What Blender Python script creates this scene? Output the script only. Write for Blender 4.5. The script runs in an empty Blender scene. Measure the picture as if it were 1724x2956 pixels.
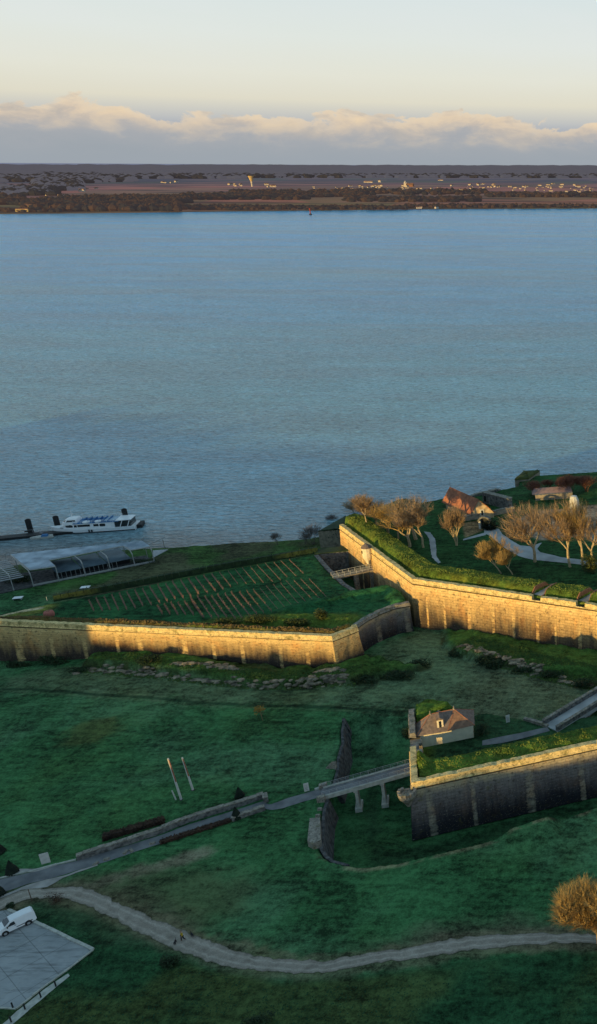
import bpy, bmesh, math, random
from mathutils import Vector, Matrix
import numpy as np
random.seed(7); rng = np.random.default_rng(7)
R = math.radians
scn = bpy.context.scene
col = bpy.context.collection

# ------------------------------------------------------------------ survey
# The plan of the place was measured from the photograph: a reading (x, y)
# on the survey picture plus a ground height gives a point of the terrain.
S = 2956/2520; F = 2700/S; PX = 2150/S; PY = 1478/S; CAMH = 120.0
ROLL = 0.0081; TILT = math.atan((PY-474/S)/F)
def _axes():
    fw = (0, math.cos(TILT), -math.sin(TILT)); up = (0, math.sin(TILT), math.cos(TILT)); rt = (1, 0, 0)
    c, s = math.cos(ROLL), math.sin(ROLL)
    return fw, tuple(c*a+s*b for a, b in zip(rt, up)), tuple(-s*a+c*b for a, b in zip(rt, up))
FW, RT, UP = _axes()
def G(x, y, z=0.0):
    a = (x-PX)/F; b = -(y-PY)/F
    d = [FW[i]+a*RT[i]+b*UP[i] for i in range(3)]
    t = (z-CAMH)/d[2]
    return (d[0]*t, d[1]*t, z)
def PR(X, Y, Z):
    v = (X, Y, Z-CAMH); d = sum(a*b for a, b in zip(v, FW))
    return (PX+F*sum(a*b for a, b in zip(v, RT))/d, PY-F*sum(a*b for a, b in zip(v, UP))/d)
CR = dict(A=(0,1420,600), B=(850,1300,874), C=(500,1500,700), D=(1100,1950,624), E=(0,2200,600), F=(400,2050,700),
          G=(0,1700,600), I=(1300,1340,424), J=(1100,2400,624), K=(1000,1640,724), L=(0,400,862), M=(862,400,862))
def W(c, u, v, z=5.5):
    x0, y0, w = CR[c]; s = w/1470
    return G((x0+u*s)/S, (y0+v*s)/S, z)
def H2(c, ub, vb, zb, vt):
    """height reached by an upright thing standing at a surveyed point whose top reads vt"""
    X, Y, _ = W(c, ub, vb, zb); x0, y0, w = CR[c]; yt = (y0+vt*w/1470)/S
    lo, hi = zb, zb+80
    for _ in range(40):
        m = (lo+hi)/2
        if PR(X, Y, m)[1] > yt: lo = m
        else: hi = m
    return lo-zb

# ------------------------------------------------------------------ helpers
def tag(o, label=None, cat=None, group=None, kind=None):
    if label: o['label'] = label
    if cat: o['category'] = cat
    if group: o['group'] = group
    if kind: o['kind'] = kind
    return o
def empty(name, loc, rz=0.0, sc=1.0):
    o = bpy.data.objects.new(name, None); col.objects.link(o)
    o.location = loc; o.rotation_euler = (0, 0, rz); o.scale = (sc, sc, sc); o.empty_display_size = .3
    return o
class MB:
    def __init__(s): s.v = []; s.f = []; s.uv = []; s.mi = []; s.hasuv = False
    def face(s, pts, uv=None, mi=0):
        n = len(s.v); s.v.extend([tuple(p) for p in pts]); s.f.append(tuple(range(n, n+len(pts))))
        s.mi.append(mi)
        if uv: s.hasuv = True
        s.uv.extend(uv if uv else [(0, 0)]*len(pts))
    def mesh(s, vs, fs, mi=0):
        n = len(s.v); s.v.extend([tuple(p) for p in vs])
        for f in fs:
            s.f.append(tuple(n+i for i in f)); s.mi.append(mi); s.uv.extend([(0, 0)]*len(f))
    def box(s, c, d, rz=0.0, mi=0, taper=1.0):
        hx, hy, hz = d[0]/2, d[1]/2, d[2]/2; cs, sn = math.cos(rz), math.sin(rz); vs = []
        for z in (-hz, hz):
            t = taper if z > 0 else 1
            for x, y in ((-hx, -hy), (hx, -hy), (hx, hy), (-hx, hy)):
                x *= t; y *= t
                vs.append((c[0]+x*cs-y*sn, c[1]+x*sn+y*cs, c[2]+z))
        s.mesh(vs, [(3,2,1,0), (4,5,6,7), (0,1,5,4), (1,2,6,5), (2,3,7,6), (3,0,4,7)], mi)
    def tube(s, p, q, r0, r1=None, n=6, mi=0, caps=True):
        r1 = r0 if r1 is None else r1
        d = [q[i]-p[i] for i in range(3)]; L = math.sqrt(sum(a*a for a in d)) or 1e-6; d = [a/L for a in d]
        a = (0, 0, 1) if abs(d[2]) < .9 else (1, 0, 0)
        u = (d[1]*a[2]-d[2]*a[1], d[2]*a[0]-d[0]*a[2], d[0]*a[1]-d[1]*a[0]); l = math.sqrt(sum(x*x for x in u)); u = [x/l for x in u]
        w = (d[1]*u[2]-d[2]*u[1], d[2]*u[0]-d[0]*u[2], d[0]*u[1]-d[1]*u[0])
        vs = []
        for c, r in ((p, r0), (q, r1)):
            for k in range(n):
                t = 2*math.pi*k/n; cs, sn = math.cos(t)*r, math.sin(t)*r
                vs.append(tuple(c[i]+u[i]*cs+w[i]*sn for i in range(3)))
        fs = [(k, (k+1) % n, n+(k+1) % n, n+k) for k in range(n)]
        if caps: fs += [tuple(range(n-1, -1, -1)), tuple(range(n, 2*n))]
        s.mesh(vs, fs, mi)
    def prism(s, poly, z0, z1, mi=0):
        n = len(poly)
        a = [(p[0], p[1], z0 if not callable(z0) else z0(*p[:2])) for p in poly]
        b = [(p[0], p[1], z1 if not callable(z1) else z1(*p[:2])) for p in poly]
        s.mesh(a+b, [tuple(range(n-1, -1, -1)), tuple(range(n, 2*n))]+[(k, (k+1) % n, n+(k+1) % n, n+k) for k in range(n)], mi)
    def build(s, name, mats, parent=None, smooth=False):
        me = bpy.data.meshes.new(name)
        me.from_pydata(s.v, [], s.f)
        if not isinstance(mats, (list, tuple)): mats = [mats]
        for m in mats: me.materials.append(m)
        if len(mats) > 1: me.polygons.foreach_set('material_index', s.mi)
        if s.hasuv:
            l = me.uv_layers.new(name='UVMap'); l.data.foreach_set('uv', np.array(s.uv, dtype=np.float32).ravel())
        if smooth: me.polygons.foreach_set('use_smooth', [True]*len(me.polygons))
        me.update()
        o = bpy.data.objects.new(name, me); col.objects.link(o)
        if parent: o.parent = parent
        return o
def copy_tree(o, parent=None):
    c = o.copy(); col.objects.link(c)
    if parent: c.parent = parent
    for ch in list(o.children):
        copy_tree(ch, c)
    return c
def vnoise(x, y, seed=0):
    xi = np.floor(x).astype(np.int64); yi = np.floor(y).astype(np.int64); xf = x-xi; yf = y-yi
    def h(a, b):
        n = (a*374761393+b*668265263+seed*974711) & 0x7fffffff
        n = ((n ^ (n >> 13))*1274126177) & 0x7fffffff
        return ((n ^ (n >> 16)) & 0xffff)/65535.0
    u = xf*xf*(3-2*xf); v = yf*yf*(3-2*yf)
    return (h(xi, yi)*(1-u)+h(xi+1, yi)*u)*(1-v)+(h(xi, yi+1)*(1-u)+h(xi+1, yi+1)*u)*v
def fbm(x, y, o=4, seed=0):
    r = 0; a = .5; t = 0
    for k in range(o):
        r = r+a*vnoise(x*2**k, y*2**k, seed+k*13); t += a; a *= .5
    return r/t
def ss(a, b, x):
    t = np.clip((x-a)/(b-a), 0, 1); return t*t*(3-2*t)
def sdp(poly, x, y):
    """signed distance to a polygon, positive inside"""
    d = np.full(x.shape, 1e9); ins = np.zeros(x.shape, bool); n = len(poly)
    for i in range(n):
        ax, ay = poly[i][:2]; bx, by = poly[(i+1) % n][:2]
        ex, ey = bx-ax, by-ay; t = np.clip(((x-ax)*ex+(y-ay)*ey)/(ex*ex+ey*ey+1e-12), 0, 1)
        d = np.minimum(d, np.hypot(x-ax-t*ex, y-ay-t*ey))
        if ay != by:
            c = ((ay > y) != (by > y)) & (x < (bx-ax)*(y-ay)/(by-ay)+ax); ins ^= c
    return np.where(ins, d, -d)
def dline(pl, x, y):
    d = np.full(x.shape, 1e9)
    for i in range(len(pl)-1):
        ax, ay = pl[i][:2]; bx, by = pl[i+1][:2]; ex, ey = bx-ax, by-ay
        t = np.clip(((x-ax)*ex+(y-ay)*ey)/(ex*ex+ey*ey+1e-12), 0, 1)
        d = np.minimum(d, np.hypot(x-ax-t*ex, y-ay-t*ey))
    return d

# ------------------------------------------------------------------ materials
def mat(name, c=(.5, .5, .5), c2=None, scale=1.0, rough=.8, bump=0.0, bscale=None, metal=0.0, detail=5, spec=.3, alpha=None):
    m = bpy.data.materials.new(name); m.use_nodes = True; nt = m.node_tree; b = nt.nodes['Principled BSDF']
    b.inputs['Roughness'].default_value = rough; b.inputs['Metallic'].default_value = metal
    b.inputs['Specular IOR Level'].default_value = spec
    tc = nt.nodes.new('ShaderNodeTexCoord')
    n = nt.nodes.new('ShaderNodeTexNoise'); n.inputs['Scale'].default_value = scale; n.inputs['Detail'].default_value = detail
    nt.links.new(tc.outputs['Object'], n.inputs['Vector'])
    r = nt.nodes.new('ShaderNodeValToRGB'); c2 = c2 or tuple(x*.75 for x in c)
    r.color_ramp.elements[0].position = .35; r.color_ramp.elements[1].position = .65
    r.color_ramp.elements[0].color = (*c2, 1); r.color_ramp.elements[1].color = (*c, 1)
    nt.links.new(n.outputs['Fac'], r.inputs['Fac']); nt.links.new(r.outputs['Color'], b.inputs['Base Color'])
    if bump:
        n2 = nt.nodes.new('ShaderNodeTexNoise'); n2.inputs['Scale'].default_value = bscale or scale*3; n2.inputs['Detail'].default_value = 4
        nt.links.new(tc.outputs['Object'], n2.inputs['Vector'])
        bp = nt.nodes.new('ShaderNodeBump'); bp.inputs['Strength'].default_value = 1; bp.inputs['Distance'].default_value = bump
        nt.links.new(n2.outputs['Fac'], bp.inputs['Height']); nt.links.new(bp.outputs['Normal'], b.inputs['Normal'])
    return m
class NT:
    """small node-writing helper"""
    def __init__(s, m):
        s.t = m.node_tree
    def n(s, typ, **kw):
        nd = s.t.nodes.new(typ)
        for k, v in kw.items():
            if k.startswith('i_'): nd.inputs[k[2:].replace('_', ' ')].default_value = v
            else: setattr(nd, k, v)
        return nd
    def l(s, a, b): s.t.links.new(a, b)
    def math(s, op, a, b=None, clamp=False):
        nd = s.n('ShaderNodeMath', operation=op); nd.use_clamp = clamp
        for i, q in enumerate((a, b)):
            if q is None: continue
            if isinstance(q, (int, float)): nd.inputs[i].default_value = q
            else: s.l(q, nd.inputs[i])
        return nd.outputs[0]
    def mix(s, f, a, b, mode='MIX'):
        nd = s.n('ShaderNodeMix', data_type='RGBA', blend_type=mode)
        for i, q in ((0, f), (6, a), (7, b)):
            if isinstance(q, (int, float)): nd.inputs[i].default_value = q
            elif isinstance(q, tuple): nd.inputs[i].default_value = (*q, 1) if len(q) == 3 else q
            else: s.l(q, nd.inputs[i])
        return nd.outputs[2]
    def ramp(s, fac, els, interp='LINEAR'):
        nd = s.n('ShaderNodeValToRGB'); cr = nd.color_ramp; cr.interpolation = interp
        while len(cr.elements) < len(els): cr.elements.new(.5)
        for e, (p, c) in zip(cr.elements, els):
            e.position = p; e.color = (*c, 1) if isinstance(c, tuple) else (c, c, c, 1)
        s.l(fac, nd.inputs[0]); return nd.outputs[0]
    def noise(s, vec, scale, detail=4, rough=.55, dist=0.0):
        nd = s.n('ShaderNodeTexNoise'); nd.inputs['Scale'].default_value = scale; nd.inputs['Detail'].default_value = detail
        nd.inputs['Roughness'].default_value = rough; nd.inputs['Distortion'].default_value = dist
        s.l(vec, nd.inputs['Vector']); return nd.outputs['Fac']
    def mapping(s, vec, scale=(1, 1, 1), rot=(0, 0, 0), loc=(0, 0, 0)):
        nd = s.n('ShaderNodeMapping'); nd.inputs['Scale'].default_value = scale; nd.inputs['Rotation'].default_value = rot; nd.inputs['Location'].default_value = loc
        s.l(vec, nd.inputs['Vector']); return nd.outputs[0]
def newmat(name, rough=.9, spec=.2):
    m = bpy.data.materials.new(name); m.use_nodes = True; b = m.node_tree.nodes['Principled BSDF']
    b.inputs['Roughness'].default_value = rough; b.inputs['Specular IOR Level'].default_value = spec
    return m, NT(m), b
def make_ground_mat():
    m, t, b = newmat('turf', .95, .12)
    at = t.n('ShaderNodeAttribute', attribute_name='tint'); tc = t.n('ShaderNodeTexCoord'); v = tc.outputs['Object']
    n1 = t.noise(v, .11, 5, .6, .4); n2 = t.noise(v, .9, 5, .65); n3 = t.noise(v, 3.2, 4, .7)
    n4 = t.noise(t.mapping(v, (.35, 1.5, 1), (0, 0, .5)), .55, 4, .6)
    k = t.math('ADD', t.math('MULTIPLY', n1, .75), t.math('ADD', t.math('MULTIPLY', n2, .75), t.math('MULTIPLY', n3, .6)))
    k = t.math('ADD', k, t.math('MULTIPLY', n4, .55))
    k = t.math('MULTIPLY', k, .755)
    k = t.math('MULTIPLY', t.math('SUBTRACT', k, .85), 3.3, clamp=True)
    k2 = t.math('ADD', .42, t.math('MULTIPLY', k, 2.1))
    c = t.mix(1.0, t.mix(1.0, at.outputs['Color'], (1.0, 1.0, .85), 'MULTIPLY'), k2, 'MULTIPLY')
    # dry and mossy patches
    p = t.ramp(t.noise(v, .045, 4, .6, .6), [(.5, 0.0), (.72, 1.0)])
    c = t.mix(t.math('MULTIPLY', p, .35), c, t.mix(1.0, c, (1.5, 1.08, .75), 'MULTIPLY'))
    t.l(c, b.inputs['Base Color'])
    bp = t.n('ShaderNodeBump'); bp.inputs['Strength'].default_value = .9; bp.inputs['Distance'].default_value = .35
    t.l(t.math('ADD', n3, t.math('MULTIPLY', n2, 1.4)), bp.inputs['Height']); t.l(bp.outputs[0], b.inputs['Normal'])
    return m
def make_masonry(name, lo=(.075, .065, .062), hi=(.36, .30, .21), vb=0.0, vt=12.0, per=8.3, dark=1.0, top=1.0):
    """weathered rubble wall: pale washed band below the cordon, dark stained foot, pale bonding piers, speckles.
    UV.x is metres along the wall, UV.y is 0 at the foot and 1 at the top"""
    m, t, b = newmat(name, .92, .15)
    uv = t.n('ShaderNodeTexCoord').outputs['UV']; sp = t.n('ShaderNodeSeparateXYZ'); t.l(uv, sp.inputs[0])
    u, vv = sp.outputs[0], sp.outputs[1]
    uvm = t.mapping(uv, (1, 12, 1))
    nb = t.noise(t.mapping(uv, (.12, .5, 1)), 1.0, 5, .6, .3)        # big clouds
    streak = t.noise(t.mapping(uv, (.9, .6, 1)), 1.0, 4, .6)         # vertical runs
    fine = t.noise(uvm, 2.2, 5, .75)
    br = t.n('ShaderNodeTexBrick'); br.inputs['Scale'].default_value = 1.0; br.inputs['Brick Width'].default_value = 1.5; br.inputs['Row Height'].default_value = .7
    br.inputs['Mortar Size'].default_value = .05; br.inputs['Color1'].default_value = (1, 1, 1, 1); br.inputs['Color2'].default_value = (.74, .72, .70, 1); br.inputs['Mortar'].default_value = (.5, .48, .45, 1)
    t.l(uvm, br.inputs['Vector'])
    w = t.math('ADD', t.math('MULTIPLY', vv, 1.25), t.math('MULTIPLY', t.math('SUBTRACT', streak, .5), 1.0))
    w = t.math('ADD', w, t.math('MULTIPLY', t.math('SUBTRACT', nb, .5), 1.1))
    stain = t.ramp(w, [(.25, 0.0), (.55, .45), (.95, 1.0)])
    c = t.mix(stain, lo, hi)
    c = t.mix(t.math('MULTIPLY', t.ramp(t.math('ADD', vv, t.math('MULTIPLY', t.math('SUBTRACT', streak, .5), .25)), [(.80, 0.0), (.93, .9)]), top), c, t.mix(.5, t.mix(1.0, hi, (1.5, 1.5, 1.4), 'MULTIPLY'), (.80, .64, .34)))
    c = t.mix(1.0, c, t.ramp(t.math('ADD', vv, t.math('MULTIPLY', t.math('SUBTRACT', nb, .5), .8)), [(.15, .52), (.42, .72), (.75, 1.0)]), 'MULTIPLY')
    # bonding piers every few metres, ragged sides
    ph = t.math('ADD', t.math('MULTIPLY', u, 1.0/per), t.math('MULTIPLY', t.noise(t.mapping(uv, (.06, 0, 1)), 1.0, 2), 1.6)); rag = t.math('MULTIPLY', t.math('SUBTRACT', t.noise(t.mapping(uv, (0.15, 22, 1)), 1.0, 2, .8), .5), .10)
    fr = t.math('ABSOLUTE', t.math('SUBTRACT', t.math('FRACT', t.math('ADD', ph, rag)), .5))
    pier = t.ramp(fr, [(.0, 1.0), (.055, .75), (.075, 0.0)])
    pier = t.math('MULTIPLY', pier, t.ramp(t.noise(t.mapping(uv, (.2, 4, 1)), 2.0, 3), [(.38, .2), (.55, 1.0)]))
    c = t.mix(pier, c, t.mix(.35, t.mix(1.0, hi, (1.35, 1.3, 1.0), 'MULTIPLY'), (.42, .38, .3)))
    c = t.mix(.6, c, br.outputs[0], 'MULTIPLY')
    spk = t.ramp(t.noise(uvm, 2.6, 3, .8), [(.60, 0.0), (.68, 1.0)])
    c = t.mix(t.math('MULTIPLY', spk, .75), c, (.42, .37, .27))
    ds = t.ramp(t.noise(uvm, 1.1, 5, .75), [(.34, 1.0), (.47, 0.0)])
    c = t.mix(t.math('MULTIPLY', ds, .8), c, (.05, .04, .03))
    org = t.ramp(t.noise(t.mapping(uv, (.25, 1.6, 1), loc=(9, 4, 0)), 1.0, 5, .7), [(.50, 0.0), (.66, .45)]); c = t.mix(org, c, t.mix(1.0, c, (1.25, .82, .55), 'MULTIPLY'))
    moss = t.ramp(t.noise(t.mapping(uv, (.3, 2.5, 1), loc=(5, 3, 0)), 1.3, 6, .75), [(.60, 0.0), (.70, 1.0)])
    c = t.mix(t.math('MULTIPLY', moss, .6), c, (.11, .10, .025))
    c = t.mix(1.0, c, t.ramp(fine, [(.2, .85), (.8, 1.0)]), 'MULTIPLY')
    c = t.mix(t.ramp(vv, [(.962, 0.0), (.975, .85)]), c, (.02, .018, .015))  # thin dark line under the cordon: its shadow painted into the face
    t.l(c, b.inputs['Base Color'])
    bp = t.n('ShaderNodeBump'); bp.inputs['Strength'].default_value = .8; bp.inputs['Distance'].default_value = .12
    t.l(t.math('ADD', fine, t.math('MULTIPLY', br.outputs['Fac'], -.5)), bp.inputs['Height']); t.l(bp.outputs[0], b.inputs['Normal'])
    return m
def make_track():
    m, t, b = newmat('rutted_gravel', .95, .1); tc = t.n('ShaderNodeTexCoord'); v = tc.outputs['Object']; uv = tc.outputs['UV']; sp = t.n('ShaderNodeSeparateXYZ'); t.l(uv, sp.inputs[0])
    wob = t.math('MULTIPLY', t.math('SUBTRACT', t.noise(v, .25, 3), .5), .22); u = t.math('ADD', sp.outputs[0], wob)
    c = t.mix(t.ramp(t.noise(v, .5, 7, .7), [(.3, 0.0), (.7, 1.0)]), (.23, .20, .165), (.45, .40, .34))
    rut = t.ramp(u, [(.16, 0.0), (.27, 1.0), (.38, .1), (.5, .0), (.62, .1), (.72, 1.0), (.84, 0.0)])
    c = t.mix(t.math('MULTIPLY', rut, t.ramp(t.noise(v, .8, 4), [(.3, .2), (.6, .75)])), c, (.54, .49, .42))
    edge = t.ramp(t.math('ADD', t.math('ABSOLUTE', t.math('SUBTRACT', sp.outputs[0], .5)), t.math('MULTIPLY', t.math('SUBTRACT', t.noise(v, 1.3, 5, .7), .5), .30)), [(.42, 0.0), (.53, 1.0)])
    c = t.mix(t.math('MULTIPLY', edge, .85), c, (.075, .09, .05))
    c = t.mix(1.0, c, t.ramp(t.noise(v, 5, 4, .8), [(.3, .6), (.7, 1.0)]), 'MULTIPLY')
    t.l(c, b.inputs['Base Color']); return m
def make_coping(name, c1, c2, scale=.9):
    m, t, b = newmat(name, .9, .15); v = t.n('ShaderNodeTexCoord').outputs['Object']
    a = t.ramp(t.noise(v, scale, 6, .7, .3), [(.3, c2), (.62, c1)])
    d = t.ramp(t.noise(v, scale*2.7, 5, .7), [(.34, .35), (.5, 1.0)])
    a = t.mix(1.0, a, d, 'MULTIPLY')
    g = t.ramp(t.noise(v, scale*.6, 4, .6), [(.56, 0.0), (.68, 1.0)])
    a = t.mix(t.math('MULTIPLY', g, .6), a, (.09, .1, .02))
    t.l(a, b.inputs['Base Color'])
    bp = t.n('ShaderNodeBump'); bp.inputs['Distance'].default_value = .12; bp.inputs['Strength'].default_value = .8
    t.l(t.noise(v, scale*4, 4, .7), bp.inputs['Height']); t.l(bp.outputs[0], b.inputs['Normal'])
    return m

M = {}
M['turf'] = make_ground_mat()
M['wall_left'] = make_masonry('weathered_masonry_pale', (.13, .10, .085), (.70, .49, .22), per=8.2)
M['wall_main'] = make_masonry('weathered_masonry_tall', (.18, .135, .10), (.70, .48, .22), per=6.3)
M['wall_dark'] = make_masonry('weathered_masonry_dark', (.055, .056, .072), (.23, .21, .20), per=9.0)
M['coping'] = make_coping('parapet_stone', (.88, .68, .32), (.50, .38, .18))
M['coping_grey'] = make_coping('grey_coping_stone', (.36, .33, .28), (.15, .14, .12))
M['ashlar'] = mat('ashlar', (.36, .31, .24), (.19, .165, .13), 1.2, .9, .05, 4)
M['stone_grey'] = mat('stone_grey', (.22, .22, .21), (.07, .07, .07), 1.6, .9, .08, 4)
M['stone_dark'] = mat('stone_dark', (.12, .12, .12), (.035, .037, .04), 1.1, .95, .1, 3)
M['rock'] = mat('rock', (.33, .28, .20), (.07, .065, .05), .8, .95, .1, 3)
M['gravel'] = mat('gravel', (.44, .42, .40), (.25, .235, .22), .35, .95, .03, 6, detail=8)
M['concrete'] = mat('concrete', (.46, .48, .49), (.30, .32, .33), .25, .9, .01, 6, detail=8)
M['asphalt'] = mat('asphalt', (.20, .205, .215), (.12, .125, .135), .5, .9, .01, 6, detail=8)
M['white'] = mat('white_paint', (.86, .88, .90), (.80, .82, .85), .7, .35, spec=.5)
M['offwhite'] = mat('off_white', (.62, .62, .58), (.48, .48, .45), 1.5, .7)
M['kerb'] = mat('kerb_stone', (.50, .51, .46), (.34, .35, .32), 1.5, .9)
M['dark'] = mat('dark_metal', (.03, .032, .035), (.015, .016, .018), 2, .6)
M['rubber'] = mat('rubber', (.015, .015, .016), (.01, .01, .01), 3, .8)
M['steel'] = mat('galvanised_steel', (.42, .43, .44), (.30, .31, .33), 1.5, .55, metal=.2)
M['glass'] = mat('window_glass', (.025, .03, .035), (.015, .018, .02), 1, .08, spec=.8)
M['blue'] = mat('blue_deck', (.05, .20, .42), (.03, .13, .32), 1.2, .6)
M['bluewhite'] = mat('blue_white_canopy', (.36, .50, .62), (.25, .38, .52), .5, .4)
M['wood'] = mat('weathered_wood', (.17, .12, .08), (.08, .06, .045), 2, .9)
M['brickwood'] = mat('embrasure_brick', (.30, .15, .08), (.16, .08, .05), 3, .9, .03)
M['roof_tile'] = mat('roof_tile', (.42, .17, .095), (.24, .095, .06), 1.1, .85, .06, 8, detail=8)
M['roof_slate'] = mat('roof_brown_slate', (.24, .18, .15), (.13, .10, .09), 1.6, .75, .04, 8, detail=8)
M['render'] = mat('lime_render', (.82, .72, .54), (.68, .60, .45), .8, .9, .01, 6)
M['trunk'] = mat('bark', (.27, .19, .10), (.13, .095, .055), 3, .9)
M['bark_pale'] = mat('bark_pale', (.58, .46, .28), (.34, .27, .17), 3, .9)
M['twig'] = mat('twig_brown', (.44, .30, .17), (.28, .19, .11), 1.2, .9)
M['twig_gold'] = mat('twig_gold', (.46, .31, .11), (.30, .20, .075), .9, .9)
M['twig_red'] = mat('twig_red', (.24, .095, .055), (.13, .055, .04), .9, .9)
M['twig_grey'] = mat('twig_grey', (.20, .17, .15), (.12, .10, .10), 1, .9)
M['leaf_dark'] = mat('leaf_dark', (.030, .060, .022), (.012, .028, .012), .8, .8)
M['leaf_olive'] = mat('leaf_olive', (.085, .10, .022), (.04, .055, .015), .7, .8)
M['leaf_brown'] = mat('leaf_brown', (.085, .05, .032), (.04, .026, .02), .8, .9)
M['leaf_yellow'] = mat('leaf_yellow', (.42, .22, .03), (.22, .12, .02), 1.2, .8)
M['yew'] = mat('yew_foliage', (.014, .026, .016), (.007, .013, .009), 1.5, .9)
M['grass_olive'] = mat('grass_olive', (.20, .24, .04), (.085, .135, .028), .5, .9)
M['grass_green'] = mat('grass_green', (.07, .12, .025), (.04, .08, .02), .5, .9)
M['grass_dry'] = mat('grass_dry', (.20, .13, .05), (.09, .07, .03), .5, .9)
M['grass_deep'] = mat('grass_deep', (.022, .085, .04), (.014, .055, .027), .3, .9)
M['vine'] = mat('vine_wood', (.36, .22, .17), (.24, .14, .11), 2.5, .9)
M['post'] = mat('post_wood', (.30, .20, .14), (.18, .12, .09), 2, .9)
M['skin'] = mat('skin', (.45, .28, .2), None, 2, .6)
M['yellow'] = mat('yellow_cloth', (.60, .42, .03), (.48, .33, .02), 3, .8)
M['cloth_dark'] = mat('dark_cloth', (.02, .022, .03), (.012, .012, .018), 3, .9)
M['pink'] = mat('pink_clay', (.45, .16, .12), (.33, .11, .09), 3, .8)
M['red'] = mat('red_paint', (.35, .05, .03), None, 2, .6)

# ------------------------------------------------------------------ plan of the works
g = lambda x, y, z: G(x, y, z)[:2]
# wall crest lines (outer face, top of the parapet)
ZL, ZM, ZR = 14.0, 19.0, 13.0
a0 = g(0, 1528, ZL); tip = g(817, 1566, ZL); dxy = (a0[0]-tip[0], a0[1]-tip[1])
LB0 = (tip[0]+dxy[0]*1.7, tip[1]+dxy[1]*1.7)
fl = g(880, 1541, ZL)
orr = [W('C', 1110, 632, ZL)[:2], W('C', 1180, 585, ZL)[:2], W('C', 1260, 545, ZL)[:2], W('C', 1340, 515, ZL)[:2], W('C', 1432, 497, ZL)[:2]]
CC = g(1014, 1424, ZM); CF = g(835, 1291, ZM); cR = g(1470, 1490, ZM)
CRR = (CC[0]+(cR[0]-CC[0])*2.3, CC[1]+(cR[1]-CC[1])*2.3)
RC = g(1012, 1927, ZR); rR = g(1470, 1828, ZR); RRR = (RC[0]+(rR[0]-RC[0])*2.2, RC[1]+(rR[1]-RC[1])*2.2)
RB = g(1004, 1738, ZR)
left_line = [LB0, tip, fl]
main_line = [CF, CC, CRR]
# top of the vineyard bastion
vN = [g(135, 1478, 13), g(300, 1448, 13), g(560, 1398, 13), g(720, 1370, 13), g(785, 1360, 13)]
vL = g(0, 1508, 13); vLL = (vL[0]-70, vL[1]-8)
moat = [g(783, 1362, 13), g(812, 1395, 13), g(850, 1432, 13), g(888, 1455, 13), g(925, 1448, 13), g(962, 1440, 13)]
jn = orr[-1]
P_left = [LB0, tip, fl]+orr+[(CC[0]-.2, CC[1]-1.5), (CC[0]-3, CC[1]+3.5)]+[moat[5], moat[4], moat[3], moat[2], moat[1]]+vN[::-1]+[vL, vLL]
P_main = [CF, CC, CRR, (90, 200), (90, 345), g(1500, 1148, 16), g(1470, 1151, 16), g(1295, 1162, 16), g(1270, 1166, 16), g(1266, 1188, 16), g(1060, 1226, 17), (-112, 283), (CF[0]-1, CF[1]+3)]
P_rav = [RC, RRR, (40, 190), (-10, 183), g(1345, 1772, 8), g(1200, 1745, 8), W('D', 600, 228, 9)[:2], W('D', 490, 190, 11)[:2], W('D', 400, 140, 12)[:2], W('D', 315, 130, 12)[:2], W('D', 190, 195, 12)[:2], RB]
rim = [W('F', 1228, 70)[:2], W('F', 1215, 130)[:2], W('F', 1218, 200)[:2], W('F', 1192, 290)[:2], W('F', 1186, 370)[:2], W('F', 1165, 450)[:2], W('F', 1125, 545)[:2], W('F', 1102, 610)[:2], W('F', 1093, 690)[:2], W('F', 1083, 850)[:2],
       W('F', 1112, 898)[:2], W('F', 1152, 930)[:2], g(850, 2136, 5.5), g(905, 2141, 5.5), g(985, 2130, 5.5), g(1090, 2103, 5.5), g(1180, 2082, 5.5), g(1290, 2048, 5.5), g(1470, 1990, 5.5)]
dlt = (rim[-1][0]-rim[-3][0], rim[-1][1]-rim[-3][1])
P_ditch = rim+[(rim[-1][0]+dlt[0]*4, rim[-1][1]+dlt[1]*4), (40, 200), (-60, 196)]
P_land = [(-420, 150), (-420, 225), (-300, 232), (-240, 247), W('A', 0, 560, 2)[:2], W('A', 300, 480, 2)[:2], W('A', 700, 425, 2)[:2], W('A', 1170, 425, 1)[:2], W('A', 1400, 412, 1)[:2], g(700, 1341, 1), g(760, 1337, 1), g(800, 1330, 1),
          (-122, 290), g(1060, 1222, 10), g(1262, 1184, 10), g(1268, 1158, 10), g(1470, 1144, 10), (110, 360), (500, 420), (500, -400), (-420, -400)]
bank1 = [g(200, 1640, 5.5), g(420, 1662, 5.5), g(600, 1688, 5.5), g(780, 1690, 5.5), g(880, 1682, 5.5), g(1000, 1660, 5.5), g(1050, 1645, 5.5), g(1010, 1640, 5.5), g(960, 1632, 5.5), g(905, 1612, 6), tip, (-160, 203.5)]
bank2 = [g(1095, 1590, 5.5), g(1135, 1618, 5.5), g(1220, 1632, 5.5), g(1300, 1655, 5.5), g(1400, 1680, 5.5), g(1480, 1700, 5.5), (-10, 180), (0, 195), cR, (CC[0]+8, CC[1]-3)]
mound = [W('D', 830, 1075)[:2], W('D', 960, 1020)[:2], W('D', 1080, 975)[:2], W('D', 1170, 990)[:2], W('D', 1190, 1110)[:2], W('D', 1060, 1170)[:2], W('D', 900, 1150)[:2]]

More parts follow.
